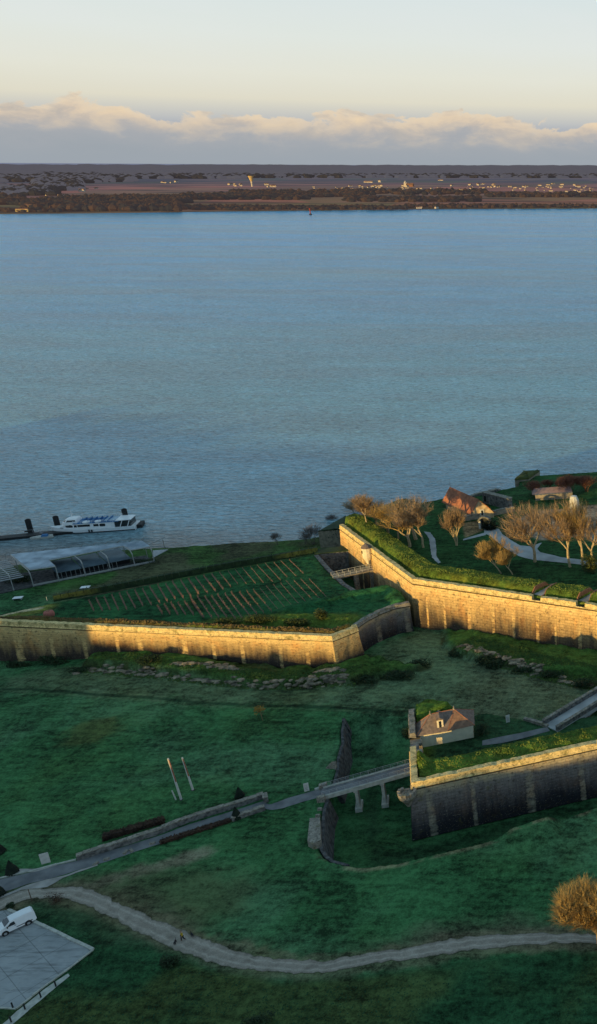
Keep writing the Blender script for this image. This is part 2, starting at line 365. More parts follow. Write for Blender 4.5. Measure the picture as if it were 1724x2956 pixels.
EMB = []
for (fa, fb, ba) in ((W('B', 1160, 690, 18.9), W('B', 1203, 700, 18.9), W('B', 1240, 628, 20.5)), (W('B', 1378, 720, 18.9), W('B', 1421, 730, 18.9), W('B', 1460, 655, 20.5))):
    EMB.append([fa[:2], fb[:2], (ba[0]+1.9, ba[1]-.5), (ba[0]+.5, ba[1]+1.5)])
def hgt(x, y):
    x = np.asarray(x, float); y = np.asarray(y, float)
    nz = fbm(x*.06, y*.06, 3, 3)-.5; nf = fbm(x*.35, y*.35, 3, 9)-.5
    h = 5.5+nz*.9+nf*.25
    # the meadow sinks towards the far left, lawns by the river lie lower
    h = h-2.3*ss(-150, -190, x)*ss(170, 195, y)
    low = ss(222, 240, y+.55*(x+180))*ss(-95, -112, x)
    h = h*(1-low)+(3.6+nz*.8)*low
    d = sdp(bank1, x, y); k = ss(-.8, 1.2, d+nf*2.0); h = h+k*(1.7+nf*1.2)*ss(.0, 1.0, k)
    d = sdp(bank2, x, y); k = ss(-.8, 1.2, d+nf*2.4); h = h+k*(1.7+nf*1.0)
    d = sdp(mound, x, y); h = h+1.6*ss(-2.0, 1.5, d+nf)
    # rough verge south of the track
    # dry ditch
    d = sdp(P_ditch, x, y); fl_ = 1.0+4.4*ss(166, 181, y+.15*(x+80)); fl_ = np.minimum(fl_+nf*.3, h)
    k = ss(.15, 1.3, d); h = h*(1-k)+fl_*k
    # moat between the vineyard bastion and the tall wall
    # river bed
    d = sdp(P_land, x, y); k = ss(-2.5, 3.0, d+nf*1.5); h = h*k+(-3)*(1-k)
    # vineyard bastion
    d = sdp(P_left, x, y); k = ss(.5, 1.5, d)
    top = 13.0+nz*.35+nf*.12
    dr = dline([g(520, 1540, 13), g(620, 1533, 13), g(730, 1528, 13), g(850, 1528, 13)], x, y)
    top = top+(1.3+nf*1.6)*ss(4.5, .5, dr)*ss(g(500, 1540, 13)[0], g(640, 1533, 13)[0], x)
    dr = dline([g(700, 1505, 13), g(850, 1470, 13), g(960, 1447, 13), (CC[0]-3, CC[1]-2)], x, y)
    top = top+(1.1+nf*.6)*ss(3.5, .4, dr)
    dl_ = dline(left_line, x, y); top = top+(1.25+nf*.9)*ss(4.0, 2.4, dl_)*ss(.9, 1.9, dl_)*ss(-186, -176, x)
    h = h*(1-k)+top*k
    inmoat = ss(.5, 1.2, sdp([moat[0], moat[1], moat[2], moat[3], moat[4], moat[5], CC, CF, (CF[0]-5, CF[1]+1)], x, y))*(1-k)
    h = h*(1-inmoat)+(4.2+nf*.4)*inmoat
    # citadel interior with grassy rampart along the wall
    d = sdp(P_main, x, y); k = ss(.5, 1.5, d)
    dr = dline(main_line, x, y)
    top = 16.4+nz*.5+nf*.15
    cr = ss(9.5, 6.6, dr)*ss(1.0, 3.2, dr)
    top = np.where(dr < 11, top+(3.9+nf*.5)*cr+1.9*ss(2.6, 1.0, dr)-.5*ss(1.2, 1.6, dr)*ss(3.4, 2.2, dr), top)
    for q4 in EMB: top = top+(18.3-top)*ss(-.3, .25, sdp(q4, x, y))*(dr > 1.0)
    dr2 = dline([CF, (-118, 270), (-112, 282)], x, y); top = np.maximum(top, 16.4+2.2*ss(6, 3, dr2))
    dn = dline([g(1470, 1151, 16), g(1270, 1166, 16), g(1266, 1188, 16), g(1060, 1226, 17), (-112, 283)], x, y); top = top-1.5*ss(16, 4, dn)*ss(-100, -90, x)
    h = h*(1-k)+top*k
    # ravelin
    d = sdp(P_rav, x, y); k = ss(.5, 1.5, d)
    dr = dline([(RC[0], RC[1]), RRR], x, y); top = 8.0+nf*.15
    top = top+(4.8+nf*1.3)*ss(13.5, 5.0, dr)-.5*ss(1.8, 1.0, dr)
    dm = dline([W('D', 240, 230, 12)[:2], W('D', 300, 190, 12)[:2], W('D', 380, 185, 12)[:2]], x, y); top = np.maximum(top, 8+(4.3+nf)*ss(5.5, 2.2, dm))
    dw = dline([RC, (RC[0]+(RB[0]-RC[0])*.40, RC[1]+(RB[1]-RC[1])*.40)], x, y); top = top+2.8*ss(4, 1.4, dw)*ss(3.0, 7.0, dr)
    h = h*(1-k)+top*k
    return h
def _grid():
    gx = np.arange(-280, 14.1, .4); gy = np.arange(84, 334, .4); A, B = np.meshgrid(gx, gy); return gx, gy, hgt(A, B)
GX, GY, GZ = _grid()
def hz(x, y):
    fx = (x-GX[0])/.4; fy = (y-GY[0])/.4; i = int(fx); j = int(fy)
    if fx < 0 or fy < 0 or i >= len(GX)-1 or j >= len(GY)-1: return float(hgt(np.array([x]), np.array([y]))[0])
    fx -= i; fy -= j
    return float((GZ[j, i]*(1-fx)+GZ[j, i+1]*fx)*(1-fy)+(GZ[j+1, i]*(1-fx)+GZ[j+1, i+1]*fx)*fy)
def onto(c, u, v, z=5.5):
    for _ in range(4):
        p = W(c, u, v, z); z = hz(p[0], p[1])
    return (p[0], p[1], z)
def ong(x, y, z=5.5):
    for _ in range(4):
        p = G(x, y, z); z = hz(p[0], p[1])
    return (p[0], p[1], z)

# ------------------------------------------------------------------ ground sheet
def make_ground():
    xs = np.concatenate([np.linspace(-420, -282, 40), np.arange(-280, 14.1, .4), np.linspace(16, 500, 70)])
    ys = np.concatenate([np.linspace(-400, 82, 80), np.arange(84, 334, .4), np.linspace(336, 420, 20)])
    X, Y = np.meshgrid(xs, ys); Z = hgt(X, Y)
    n = X.size; nx, ny = len(xs), len(ys)
    co = np.stack([X.ravel(), Y.ravel(), Z.ravel()], 1).astype(np.float32)
    i = np.arange(n).reshape(ny, nx); q = np.stack([i[:-1, :-1], i[:-1, 1:], i[1:, 1:], i[1:, :-1]], -1).reshape(-1, 4)
    zz = Z.ravel()[q].max(1); q = q[zz > -2.9]
    me = bpy.data.meshes.new('ground'); me.vertices.add(n); me.vertices.foreach_set('co', co.ravel())
    me.loops.add(q.size); me.loops.foreach_set('vertex_index', q.ravel().astype(np.int32))
    me.polygons.add(len(q)); me.polygons.foreach_set('loop_start', (np.arange(len(q))*4).astype(np.int32)); me.polygons.foreach_set('loop_total', np.full(len(q), 4, np.int32))
    me.polygons.foreach_set('use_smooth', np.ones(len(q), bool))
    me.update(calc_edges=True)
    # tint
    nb = fbm(X*.05, Y*.05, 4, 21); nm = fbm(X*.4, Y*.4, 4, 5)
    C = np.zeros(X.shape+(3,)); 
    def paint(mask, c):
        m_ = np.clip(mask, 0, 1)[..., None]; C[:] = C*(1-m_)+np.array(c)*m_
    paint(np.ones(X.shape), (.030, .100, .044))
    paint(ss(.5, .75, nb)*.6, (.055, .125, .075))
    # frosty grey-green floor between the works
    grey = [g(0, 1650, 5), g(0, 1700, 5), g(500, 1740, 5), g(1000, 1755, 5), g(1010, 1820, 5), g(1340, 1790, 5), g(1470, 1720, 5), (10, 185), cR, CC, fl, tip, (-150, 202)]
    d = sdp(grey, X, Y); paint(ss(-2, 4, d+(nm-.5)*5)*.85, (.075, .112, .070))
    d = sdp(grey[4:], X, Y); paint(ss(0, 6, d+(nb-.5)*12)*.4*ss(-72, -60, X), (.10, .105, .075))
    # line of the old footpath
    dl = dline([g(0, 1690, 5), g(250, 1713, 5), g(500, 1735, 5), g(760, 1745, 5), g(990, 1755, 5)], X, Y)
    paint(ss(.9, .25, dl+(nm-.5)*.5)*.75, (.012, .03, .018))
    paint(ss(1.6, .9, dl)*ss(.6, 1.1, dl)*.3, (.10, .125, .08))
    # brown ring in the meadow
    pc = g(225, 1800, 5.5); paint(ss(7, 3.5, np.hypot((X-pc[0]), (Y-pc[1])*1.0)+(nm-.5)*5)*.55, (.06, .055, .018))
    # ditch floor
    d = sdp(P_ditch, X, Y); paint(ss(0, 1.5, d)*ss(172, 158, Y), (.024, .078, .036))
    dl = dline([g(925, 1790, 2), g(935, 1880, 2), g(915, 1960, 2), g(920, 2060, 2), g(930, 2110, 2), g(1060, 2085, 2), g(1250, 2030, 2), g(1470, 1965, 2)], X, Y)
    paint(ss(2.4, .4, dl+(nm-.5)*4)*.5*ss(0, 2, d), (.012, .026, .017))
    paint(ss(.9, .15, np.abs(d+.2))*.75*ss(.38, .5, nm)*ss(-77, -70, X)*ss(165, 150, Y), (.17, .16, .11)); paint(ss(4.5, 1.0, d)*ss(.2, .8, d)*.7*ss(-77, -70, X)*ss(160, 148, Y), (.008, .018, .010))  # pale rim edge, then deep shade painted on the floor beside it
    # banks below the walls
    for bk in (bank1, bank2):
        d = sdp(bk, X, Y); paint(ss(-.5, 1.5, d)*.9, (.035, .085, .018))
        paint(ss(1.6, .2, np.abs(d+.2))*ss(.42, .55, nm)*.9, (.022, .028, .012))
    # dirt beside the track and worn scrape
    tr = [W('E', 0, 1000), W('E', 340, 915), W('E', 560, 950), W('E', 860, 1075), W('E', 1300, 1275), g(530, 2345, 5.5), g(640, 2378, 5.5), g(800, 2385, 5.5), g(940, 2360, 5.5), g(1100, 2335, 5.5), g(1300, 2315, 5.5), g(1500, 2315, 5.5), (20, 110)]
    dl = dline(tr, X, Y)
    paint(ss(6.5, 1.5, dl+(nb-.5)*9+(nm-.5)*2.5)*.75*ss(-1, 1, Y-(112-.0*X)-(dl*0)), (.075, .072, .055))
    paint(ss(3.2, 2.0, dl+(nm-.5)*3.2)*.55, (.12, .10, .075))
    sc_ = [W('E', 620, 885), W('E', 900, 790), W('E', 1180, 715), W('E', 1440, 650)]
    dl = dline(sc_, X, Y); paint(ss(2.6, .3, dl+(nm-.5)*3.2)*.85, (.15, .135, .11))
    dl = dline([W('E', 700, 930), W('E', 1000, 900), W('E', 1300, 900), g(560, 2210, 5.5)], X, Y); paint(ss(9, 2, dl+(nb-.5)*10+(nm-.5)*4)*.55, (.062, .062, .036))
    # darker rough grass on the slope in the foreground
    fg = [W('E', 250, 960), W('E', 640, 1040), W('E', 1100, 1270), g(520, 2375, 5.5), g(700, 2410, 5.5), g(900, 2395, 5.5), g(1100, 2362, 5.5), g(1500, 2330, 5.5), (30, 105), (30, 60), (-140, 60)]
    d = sdp(fg, X, Y); paint(ss(-.5, 1.5, d)*.75, (.014, .052, .026))
    paint(ss(0, 2, d)*ss(.48, .7, nb)*.6, (.05, .06, .018))
    # vineyard and its edges
    d = sdp(P_left, X, Y); paint(ss(.3, 1.4, d), (.016, .070, .030))
    paint(ss(.3, 1.4, d)*ss(.5, .8, nm)*.4, (.03, .11, .04))
    dl = dline(left_line, X, Y); paint(ss(3.2, 1.0, dl+(nm-.5)*2)*ss(.3, 1.4, d)*.9, (.13, .085, .03))
    dr = dline([g(520, 1540, 13), g(620, 1533, 13), g(850, 1528, 13)], X, Y); paint(ss(6, 2, dr)*ss(.3, 1.4, d)*.9, (.07, .10, .018))
    dl = dline([W('G', -60, 205, 13), W('G', 120, 160, 13), W('G', 285, 135, 13)], X, Y); paint(ss(5, 2, dl)*.8*ss(.3, 1.4, d), (.13, .13, .03)); paint(ss(1.0, .4, dl)*ss(.3, 1.4, d), (.34, .28, .2))  # sunlit yellow grass painted round the path, then the path itself
    # riverside lawn
    low = ss(222, 240, Y+.55*(X+180))*ss(-95, -112, X)*ss(.6, .0, d); paint(low*.9, (.035, .075, .022))
    paint(low*ss(.5, .62, nb)*.7, (.06, .052, .04)); 
    # citadel
    d = sdp(P_main, X, Y); k = ss(.3, 1.4, d); dr = dline(main_line, X, Y)
    paint(k, (.018, .060, .022)); paint(k*ss(10, 8, dr), (.07, .115, .022)); paint(k*ss(10, 8, dr)*ss(.45, .65, nm)*.6, (.10, .105, .02))
    paint(k*ss(9.5, 8.6, dr)*ss(8.2, 9.0, dr)*.8, (.02, .035, .012)); paint(k*ss(.6, .2, np.abs(dr-3.0-(nm-.5)))*.5, (.02, .04, .012))
    sq = [W('I', 1290, 430, 16.4), W('I', 1500, 400, 16.4), (30, 270), W('I', 1500, 800, 16.4), W('I', 1300, 720, 16.4), W('I', 900, 760, 16.4), W('I', 700, 700, 16.4), W('I', 620, 560, 16.4), W('I', 900, 470, 16.4)]
    paint(ss(-1, 1, sdp(sq, X, Y)+(nm-.5)*2)*k, (.23, .18, .155))
    yd = [W('I', 150, 735, 16.4), W('I', 340, 660, 16.4), W('I', 300, 560, 16.4), W('I', 120, 590, 16.4)]
    paint(ss(-.5, .5, sdp(yd, X, Y))*k, (.19, .13, .08))
    # ravelin
    d = sdp(P_rav, X, Y); k = ss(.3, 1.4, d); dr = dline([RC, RRR], X, Y); dr2 = dline([RC, RB], X, Y)
    paint(k, (.018, .05, .025)); paint(k*ss(12, 9, dr), (.03, .085, .02)); paint(k*ss(7, 3, np.minimum(dr, dr2*1.3))*.8, (.075, .12, .02))
    paint(k*ss(5, 2, dr)*ss(.5, .65, nm)*.6, (.09, .085, .015))
    dm = dline([W('D', 240, 230, 12)[:2], W('D', 300, 190, 12)[:2], W('D', 380, 185, 12)[:2]], X, Y); paint(k*ss(7, 5, dm), (.06, .11, .02))
    # moat floors
    d = sdp([moat[0], moat[1], moat[2], moat[3], moat[4], moat[5], CC, CF, (CF[0]-5, CF[1]+1)], X, Y)*1.0
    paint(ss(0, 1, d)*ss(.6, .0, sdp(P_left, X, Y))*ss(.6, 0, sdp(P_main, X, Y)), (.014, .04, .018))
    # river mud
    paint(ss(1.4, .6, Z)*ss(4, 2, sdp(P_land, X, Y)), (.07, .058, .045))
    a = me.color_attributes.new('tint', 'FLOAT_COLOR', 'POINT')
    a.data.foreach_set('color', np.concatenate([C.reshape(-1, 3), np.ones((n, 1))], 1).astype(np.float32).ravel())
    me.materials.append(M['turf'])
    o = bpy.data.objects.new('ground', me); col.objects.link(o); o['kind'] = 'structure'
make_ground()

def drape(name, a, b, m, off=.05, na=None, nc=6, rag=0.0, kind='structure'):
    """a strip of paving laid on the ground between two edges"""
    def resample(p, n):
        p = np.array([q[:2] for q in p]); L = np.concatenate([[0], np.cumsum(np.hypot(*(p[1:]-p[:-1]).T))]); t = np.linspace(0, L[-1], n)
        return np.stack([np.interp(t, L, p[:, 0]), np.interp(t, L, p[:, 1])], 1)
    L = sum(math.dist(a[i][:2], a[i+1][:2]) for i in range(len(a)-1)); n = na or max(4, int(L/.45))
    A, B = resample(a, n), resample(b, n)
    if rag:
        for E_, s_ in ((A, 1), (B, 2)):
            E_ += (np.stack([fbm(E_[:, 0]*.9, E_[:, 1]*.9, 4, 31*s_), fbm(E_[:, 0]*.9+50, E_[:, 1]*.9, 4, 41*s_)], 1)-.5)*rag*2
    t = np.linspace(0, 1, nc)[None, :, None]; P = A[:, None]*(1-t)+B[:, None]*t
    Z = hgt(P[..., 0], P[..., 1]); 
    Z = Z+off
    vs = np.concatenate([P, Z[..., None]], -1).reshape(-1, 3).tolist()
    fs = [(i*nc+j, i*nc+j+1, (i+1)*nc+j+1, (i+1)*nc+j) for i in range(n-1) for j in range(nc-1)]
    mb = MB(); mb.mesh(vs, fs); mb.hasuv = True; mb.uv = [((q % nc)/(nc-1), (q//nc)*.45) for f in fs for q in f]; o = mb.build(name, m, smooth=True)
    if kind: o['kind'] = kind
    return o
up_ = [W('E', -60, 985), W('E', 130, 905), W('E', 340, 885), W('E', 480, 875), W('E', 620, 888), W('E', 740, 945), W('E', 860, 1010), W('E', 1100, 1115), W('E', 1300, 1195), W('E', 1470, 1255),
       g(560, 2335, 5.5), g(640, 2358, 5.5), g(720, 2368, 5.5), g(800, 2368, 5.5), g(890, 2352, 5.5), W('J', 0, 820), W('J', 250, 778), W('J', 500, 735), W('J', 760, 712), W('J', 1000, 700), W('J', 1180, 695), W('J', 1470, 705), (0, 122)]
lo_ = [W('E', -60, 1070), W('E', 200, 970), W('E', 340, 955), W('E', 450, 960), W('E', 600, 1010), W('E', 760, 1090), W('E', 950, 1190), W('E', 1100, 1260), W('E', 1300, 1350), W('E', 1470, 1410),
       g(600, 2390, 5.5), g(700, 2400, 5.5), g(800, 2397, 5.5), g(880, 2385, 5.5), W('J', 0, 898), W('J', 200, 873), W('J', 400, 848), W('J', 600, 820), W('J', 900, 785), W('J', 1200, 765), W('J', 1470, 765), (2, 117)]
drape('gravel_track', up_, lo_, make_track(), .06, rag=.5, nc=12)
# paved road between the low walls, and the pale footway beside it
ru = [W('E', -80, 850), W('E', 0, 830), W('E', 200, 780), W('E', 400, 725), W('E', 545, 690), W('E', 900, 585), W('E', 1110, 520), W('F', 300, 690), W('F', 560, 610), W('F', 760, 550)]
rl = [W('E', -80, 960), W('E', 30, 915), W('E', 200, 860), W('E', 470, 790), W('E', 690, 715), W('E', 1000, 610), W('E', 1130, 570), W('F', 330, 745), W('F', 570, 655), W('F', 775, 590)]
drape('road', ru, rl, M['asphalt'], .05, nc=7)
drape('footway', [W('E', -60, 975), W('E', 150, 885), W('E', 280, 842), W('E', 470, 797), W('E', 690, 718)], [W('E', -60, 985), W('E', 150, 903), W('E', 330, 884), W('E', 450, 815), W('E', 690, 728)], M['gravel'], .09, nc=3, rag=.1)
drape('bridge_road', [W('F', 758, 560), W('F', 800, 572), W('F', 900, 535), W('F', 1070, 488), W('F', 1110, 475)], [W('F', 770, 597), W('F', 800, 603), W('F', 880, 592), W('F', 1000, 555), W('F', 1125, 520)], M['asphalt'], .06, nc=4, rag=.1)
drape('pale_path', [W('E', 120, 755), W('E', 250, 750), W('E', 400, 722)], [W('E', 130, 782), W('E', 250, 772), W('E', 400, 728)], M['gravel'], .07, nc=3, rag=.1)
# ravelin road towards the stone bridge
drape('ravelin_road', [W('D', 690, 445, 8), W('D', 800, 420, 8), W('D', 950, 392, 8), W('D', 1130, 350, 8)], [W('D', 690, 478, 8), W('D', 820, 462, 8), W('D', 960, 430, 8), W('D', 1150, 378, 8)], M['asphalt'], .06, nc=5)
# paths inside the citadel
drape('citadel_path', [W('I', 340, 640, 16.4), W('I', 490, 650, 16.4), W('I', 520, 700, 16.4), W('I', 620, 770, 16.4), W('I', 700, 815, 16.4), W('I', 800, 825, 16.4), W('I', 920, 790, 16.4), W('I', 870, 850, 16.4), W('I', 900, 885, 16.4), W('I', 1100, 930, 16.4), W('I', 1350, 965, 16.4), W('I', 1500, 985, 16.4)],
      [W('I', 340, 690, 16.4), W('I', 400, 720, 16.4), W('I', 480, 790, 16.4), W('I', 560, 850, 16.4), W('I', 640, 900, 16.4), W('I', 720, 935, 16.4), W('I', 790, 950, 16.4), W('I', 840, 960, 16.4), W('I', 950, 970, 16.4), W('I', 1100, 985, 16.4), W('I', 1350, 1010, 16.4), W('I', 1500, 1020, 16.4)], M['concrete'], .08, nc=8, rag=.15)
drape('side_path', [W('I', 130, 750, 16.4), W('I', 350, 685, 16.4)], [W('I', 130, 765, 16.4), W('I', 360, 710, 16.4)], M['concrete'], .07, nc=3)
drape('winding_path', [W('B', 630, 395, 16.4), W('B', 655, 430, 16.4), W('B', 662, 480, 16.4), W('B', 668, 520, 16.4), W('B', 700, 550, 16.4)], [W('B', 660, 400, 16.4), W('B', 683, 430, 16.4), W('B', 690, 480, 16.4), W('B', 690, 515, 16.4), W('B', 712, 545, 16.4)], M['concrete'], .07, nc=4, rag=.15)

# car park
cp = [W('E', -420, 1110), W('E', 60, 1045), W('E', 240, 1125), W('E', 662, 1335), W('E', 115, 1745), W('E', -420, 1700)]
def make_park():
    m, t, b = newmat('car_park_concrete', .9, .15); v = t.n('ShaderNodeTexCoord').outputs['Object']
    c = t.mix(t.ramp(t.noise(v, .18, 6, .65), [(.3, 0.0), (.7, 1.0)]), (.26, .28, .29), (.38, .40, .41))
    st = t.ramp(t.noise(t.mapping(v, (.22, 1.5, 1), (0, 0, -.55)), 1.0, 5, .65), [(.50, 0.0), (.66, .75)])
    c = t.mix(st, c, (.15, .16, .165))
    c = t.mix(t.ramp(t.noise(v, 2.4, 4, .8), [(.56, 0.0), (.7, .5)]), c, (.24, .25, .25))
    br = t.n('ShaderNodeTexBrick'); br.offset = 0; br.inputs['Scale'].default_value = 1; br.inputs['Brick Width'].default_value = 5.2; br.inputs['Row Height'].default_value = 4.6; br.inputs['Mortar Size'].default_value = .06
    br.inputs['Color1'].default_value = br.inputs['Color2'].default_value = (1, 1, 1, 1); br.inputs['Mortar'].default_value = (.55, .55, .55, 1); t.l(t.mapping(v, rot=(0, 0, .62)), br.inputs['Vector'])
    c = t.mix(.8, c, br.outputs[0], 'MULTIPLY'); t.l(c, b.inputs['Base Color']); return m
def cpgrid():
    drape('car_park', [cp[0], cp[1], cp[2], cp[3]], [cp[5], W('E', -160, 1722), W('E', -20, 1733), cp[4]], make_park(), .08, nc=70, na=70)
    mb = MB()
    for (ua, va, ub, vb) in ((-200, 1640, 10, 1685), (-60, 1700, 130, 1580), (250, 1240, 100, 1310), (335, 1275, 190, 1350)):
        a_, b_ = W('E', ua, va), W('E', ub, vb); drape('bay_line', [a_, b_], [(a_[0]+.12, a_[1]+.05), (b_[0]+.12, b_[1]+.05)], M['kerb'], .10, nc=2)
    return mb
cpgrid()
def kerb(name, pts, w, h, m, label, cat='kerb', z0=-.05, parent=None):
    mb = MB()
    for i in range(len(pts)-1):
        a, b = pts[i], pts[i+1]; n = max(1, int(math.dist(a[:2], b[:2])/2.0))
        for k in range(n):
            p = [a[j]+(b[j]-a[j])*k/n for j in (0, 1)]; q = [a[j]+(b[j]-a[j])*(k+.985)/n for j in (0, 1)]
            L = math.dist(p, q); rz = math.atan2(q[1]-p[1], q[0]-p[0]); c = [(p[0]+q[0])/2, (p[1]+q[1])/2]
            zb = hz(*c)+z0; mb.box((c[0], c[1], zb+h/2+random.uniform(0, .02)), (L, w, h), rz)
    o = mb.build(name, m, parent)
    if label: tag(o, label, cat)
    return o
kerb('kerb', [cp[1], cp[2], cp[3]], .45, .32, M['kerb'], 'pale kerb along the upper side of the car park behind the van')
kerb('kerb', [cp[3], cp[4]], .22, .26, M['kerb'], 'pale kerb along the right side of the car park, beside the fence posts')
kerb('kerb', [cp[4], W('E', -100, 1728)], .2, .22, M['kerb'], 'short kerb across the bottom end of the car park')
drape('walkway', [W('E', 480, 1498), W('E', 300, 1625), W('E', 120, 1760), W('E', 20, 1852), W('E', -40, 1900)], [W('E', 495, 1515), W('E', 330, 1655), W('E', 180, 1775), W('E', 80, 1860), W('E', 20, 1920)], M['kerb'], .05, nc=3, rag=.12)
# ------------------------------------------------------------------ water
def water_mat():
    m, t, b = newmat('river_water', .2, .4)
    v = t.n('ShaderNodeTexCoord').outputs['Object']
    ds = t.n('ShaderNodeSeparateXYZ'); t.l(v, ds.inputs[0]); y = ds.outputs[1]
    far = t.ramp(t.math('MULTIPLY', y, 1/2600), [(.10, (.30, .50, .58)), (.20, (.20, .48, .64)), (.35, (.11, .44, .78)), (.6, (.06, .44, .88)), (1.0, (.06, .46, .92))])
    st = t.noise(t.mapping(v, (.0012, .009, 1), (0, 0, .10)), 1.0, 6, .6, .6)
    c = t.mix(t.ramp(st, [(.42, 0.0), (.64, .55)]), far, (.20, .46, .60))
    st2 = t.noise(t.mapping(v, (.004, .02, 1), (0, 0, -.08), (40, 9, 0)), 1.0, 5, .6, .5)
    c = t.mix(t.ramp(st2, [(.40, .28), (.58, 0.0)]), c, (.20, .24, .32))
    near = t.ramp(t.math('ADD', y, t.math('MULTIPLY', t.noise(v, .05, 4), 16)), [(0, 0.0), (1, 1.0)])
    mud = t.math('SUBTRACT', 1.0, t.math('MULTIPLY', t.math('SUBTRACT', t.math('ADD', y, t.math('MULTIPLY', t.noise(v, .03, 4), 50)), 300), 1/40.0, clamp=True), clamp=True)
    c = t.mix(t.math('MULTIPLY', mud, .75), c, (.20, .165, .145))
    w1 = t.noise(t.mapping(v, (.20, .62, 1), (0, 0, .18)), 1.0, 3, .55, .7)
    w2 = t.noise(t.mapping(v, (.55, 1.3, 1), (0, 0, -.25)), 1.0, 4, .6, .5)
    w3 = t.noise(t.mapping(v, (.02, .05, 1), (0, 0, .3)), 1.0, 3, .5)
    amp = t.ramp(w3, [(.3, .55), (.65, 1.0)])
    hgt_ = t.math('MULTIPLY', t.math('ADD', t.math('MULTIPLY', w1, 1.5), t.math('MULTIPLY', w2, .55)), amp)
    rip = t.math('ADD', t.math('MULTIPLY', w2, .65), t.math('MULTIPLY', w1, .5)); rip = t.math('ADD', .35, t.math('MULTIPLY', t.math('SUBTRACT', rip, .36), 3.0))
    rip = t.math('MINIMUM', t.math('MAXIMUM', rip, .45), 1.5)
    c = t.mix(1.0, c, rip, 'MULTIPLY'); t.l(c, b.inputs['Base Color'])  # crests lightened and troughs darkened in colour, standing for sky reflection
    bp = t.n('ShaderNodeBump'); bp.inputs['Strength'].default_value = 1.0; bp.inputs['Distance'].default_value = 2.1; b.inputs['IOR'].default_value = 1.25
    t.l(hgt_, bp.inputs['Height']); t.l(bp.outputs[0], b.inputs['Normal'])
    return m
mb = MB(); fs0 = [g(-400, 540, 0), g(0, 527, 0), g(300, 524, 0), g(700, 519, 0), g(1100, 515, 0), g(1470, 513, 0), g(2100, 508, 0)]
mb.face([(-9000, 150, 0), (6000, 150, 0), (9000, 4200, 0), (-9000, 4200, 0)])
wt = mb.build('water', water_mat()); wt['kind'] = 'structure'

# ------------------------------------------------------------------ far shore
def far_mat():
    m, t, b = newmat('far_country', 1.0, .0)
    v = t.n('ShaderNodeTexCoord').outputs['Object']; sp = t.n('ShaderNodeSeparateXYZ'); t.l(v, sp.inputs[0])
    d = t.n('ShaderNodeVectorMath', operation='LENGTH'); t.l(v, d.inputs[0]); d = d.outputs['Value']
    wob = t.math('MULTIPLY', t.math('SUBTRACT', t.noise(t.mapping(v, (.0004, .0015, 1)), 1.0, 4), .5), 1400)
    dd = t.math('MULTIPLY', t.math('ADD', d, wob), 1/10000)
    base = t.ramp(dd, [(.20, (.055, .065, .032)), (.30, (.07, .06, .038)), (.345, (.15, .08, .058)), (.50, (.175, .09, .068)), (.58, (.085, .06, .055)), (.62, (.030, .034, .038)), (1.0, (.035, .042, .052))])
    vo = t.n('ShaderNodeTexVoronoi'); vo.inputs['Scale'].default_value = 1; t.l(t.mapping(v, (.003, .0018, 1), (0, 0, .2)), vo.inputs['Vector'])
    hs = t.n('ShaderNodeSeparateColor'); t.l(vo.outputs['Color'], hs.inputs[0])
    base = t.mix(t.ramp(hs.outputs[0], [(.6, 0.0), (.62, .5)]), base, (.045, .075, .035))
    base = t.mix(t.ramp(hs.outputs[1], [(.7, 0.0), (.72, .45)]), base, (.13, .085, .07))
    dk = t.ramp(t.noise(t.mapping(v, (.002, .006, 1)), 1.0, 5, .65), [(.47, 0.0), (.56, .75)])
    base = t.mix(dk, base, (.025, .028, .026))
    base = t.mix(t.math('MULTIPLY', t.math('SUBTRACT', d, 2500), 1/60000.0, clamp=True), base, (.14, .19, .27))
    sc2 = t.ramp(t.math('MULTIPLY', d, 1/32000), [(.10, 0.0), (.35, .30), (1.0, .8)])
    base = t.mix(sc2, base, (.10, .13, .19))  # distance haze tinted into the land colour
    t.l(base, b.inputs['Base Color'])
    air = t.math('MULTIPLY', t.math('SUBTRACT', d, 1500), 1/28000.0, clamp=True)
    t.l(t.mix(1.0, t.mix(1.0, base, (.80, .56, .54), 'MULTIPLY'), t.mix(air, (.014, .011, .012), (.075, .085, .12)), 'ADD'), b.inputs['Emission Color']); b.inputs['Emission Strength'].default_value = 1.0; return m  # land glows with its own colour plus airlight, standing for haze
FM = far_mat()
mb = MB()
sh = [(-9000, 640)]+[(fs0[0][0]*1.3, fs0[0][1]*.9)]+fs0+[(9000, 5200)]
pts = []
for i in range(len(sh)-1):
    n = 60
    for k in range(n):
        f = k/n; x = sh[i][0]+(sh[i+1][0]-sh[i][0])*f; y = sh[i][1]+(sh[i+1][1]-sh[i][1])*f
        pts.append((x, y+20*(float(fbm(np.array([x*.004]), np.array([y*.004]), 4, 77)[0])-.5)))
mul = [1.0, 1.002, 1.3, 2, 3.5, 6, 10]
rows = []
for j, (mu, z) in enumerate(zip(mul, (-.5, 2.2, 4, 5, 7, 9, 10))):
    rows.append([(x*min(mu, 31000/math.hypot(x, y)), y*min(mu, 31000/math.hypot(x, y)), z) if j < 6 else (x*31000/math.hypot(x, y), y*31000/math.hypot(x, y), z) for x, y in pts])
n = len(pts); vs = [p for r_ in rows for p in r_]
mb.mesh(vs, [(j*n+i, j*n+i+1, (j+1)*n+i+1, (j+1)*n+i) for j in range(len(rows)-1) for i in range(n-1)])
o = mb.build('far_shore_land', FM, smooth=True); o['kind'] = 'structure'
zf = 4.0
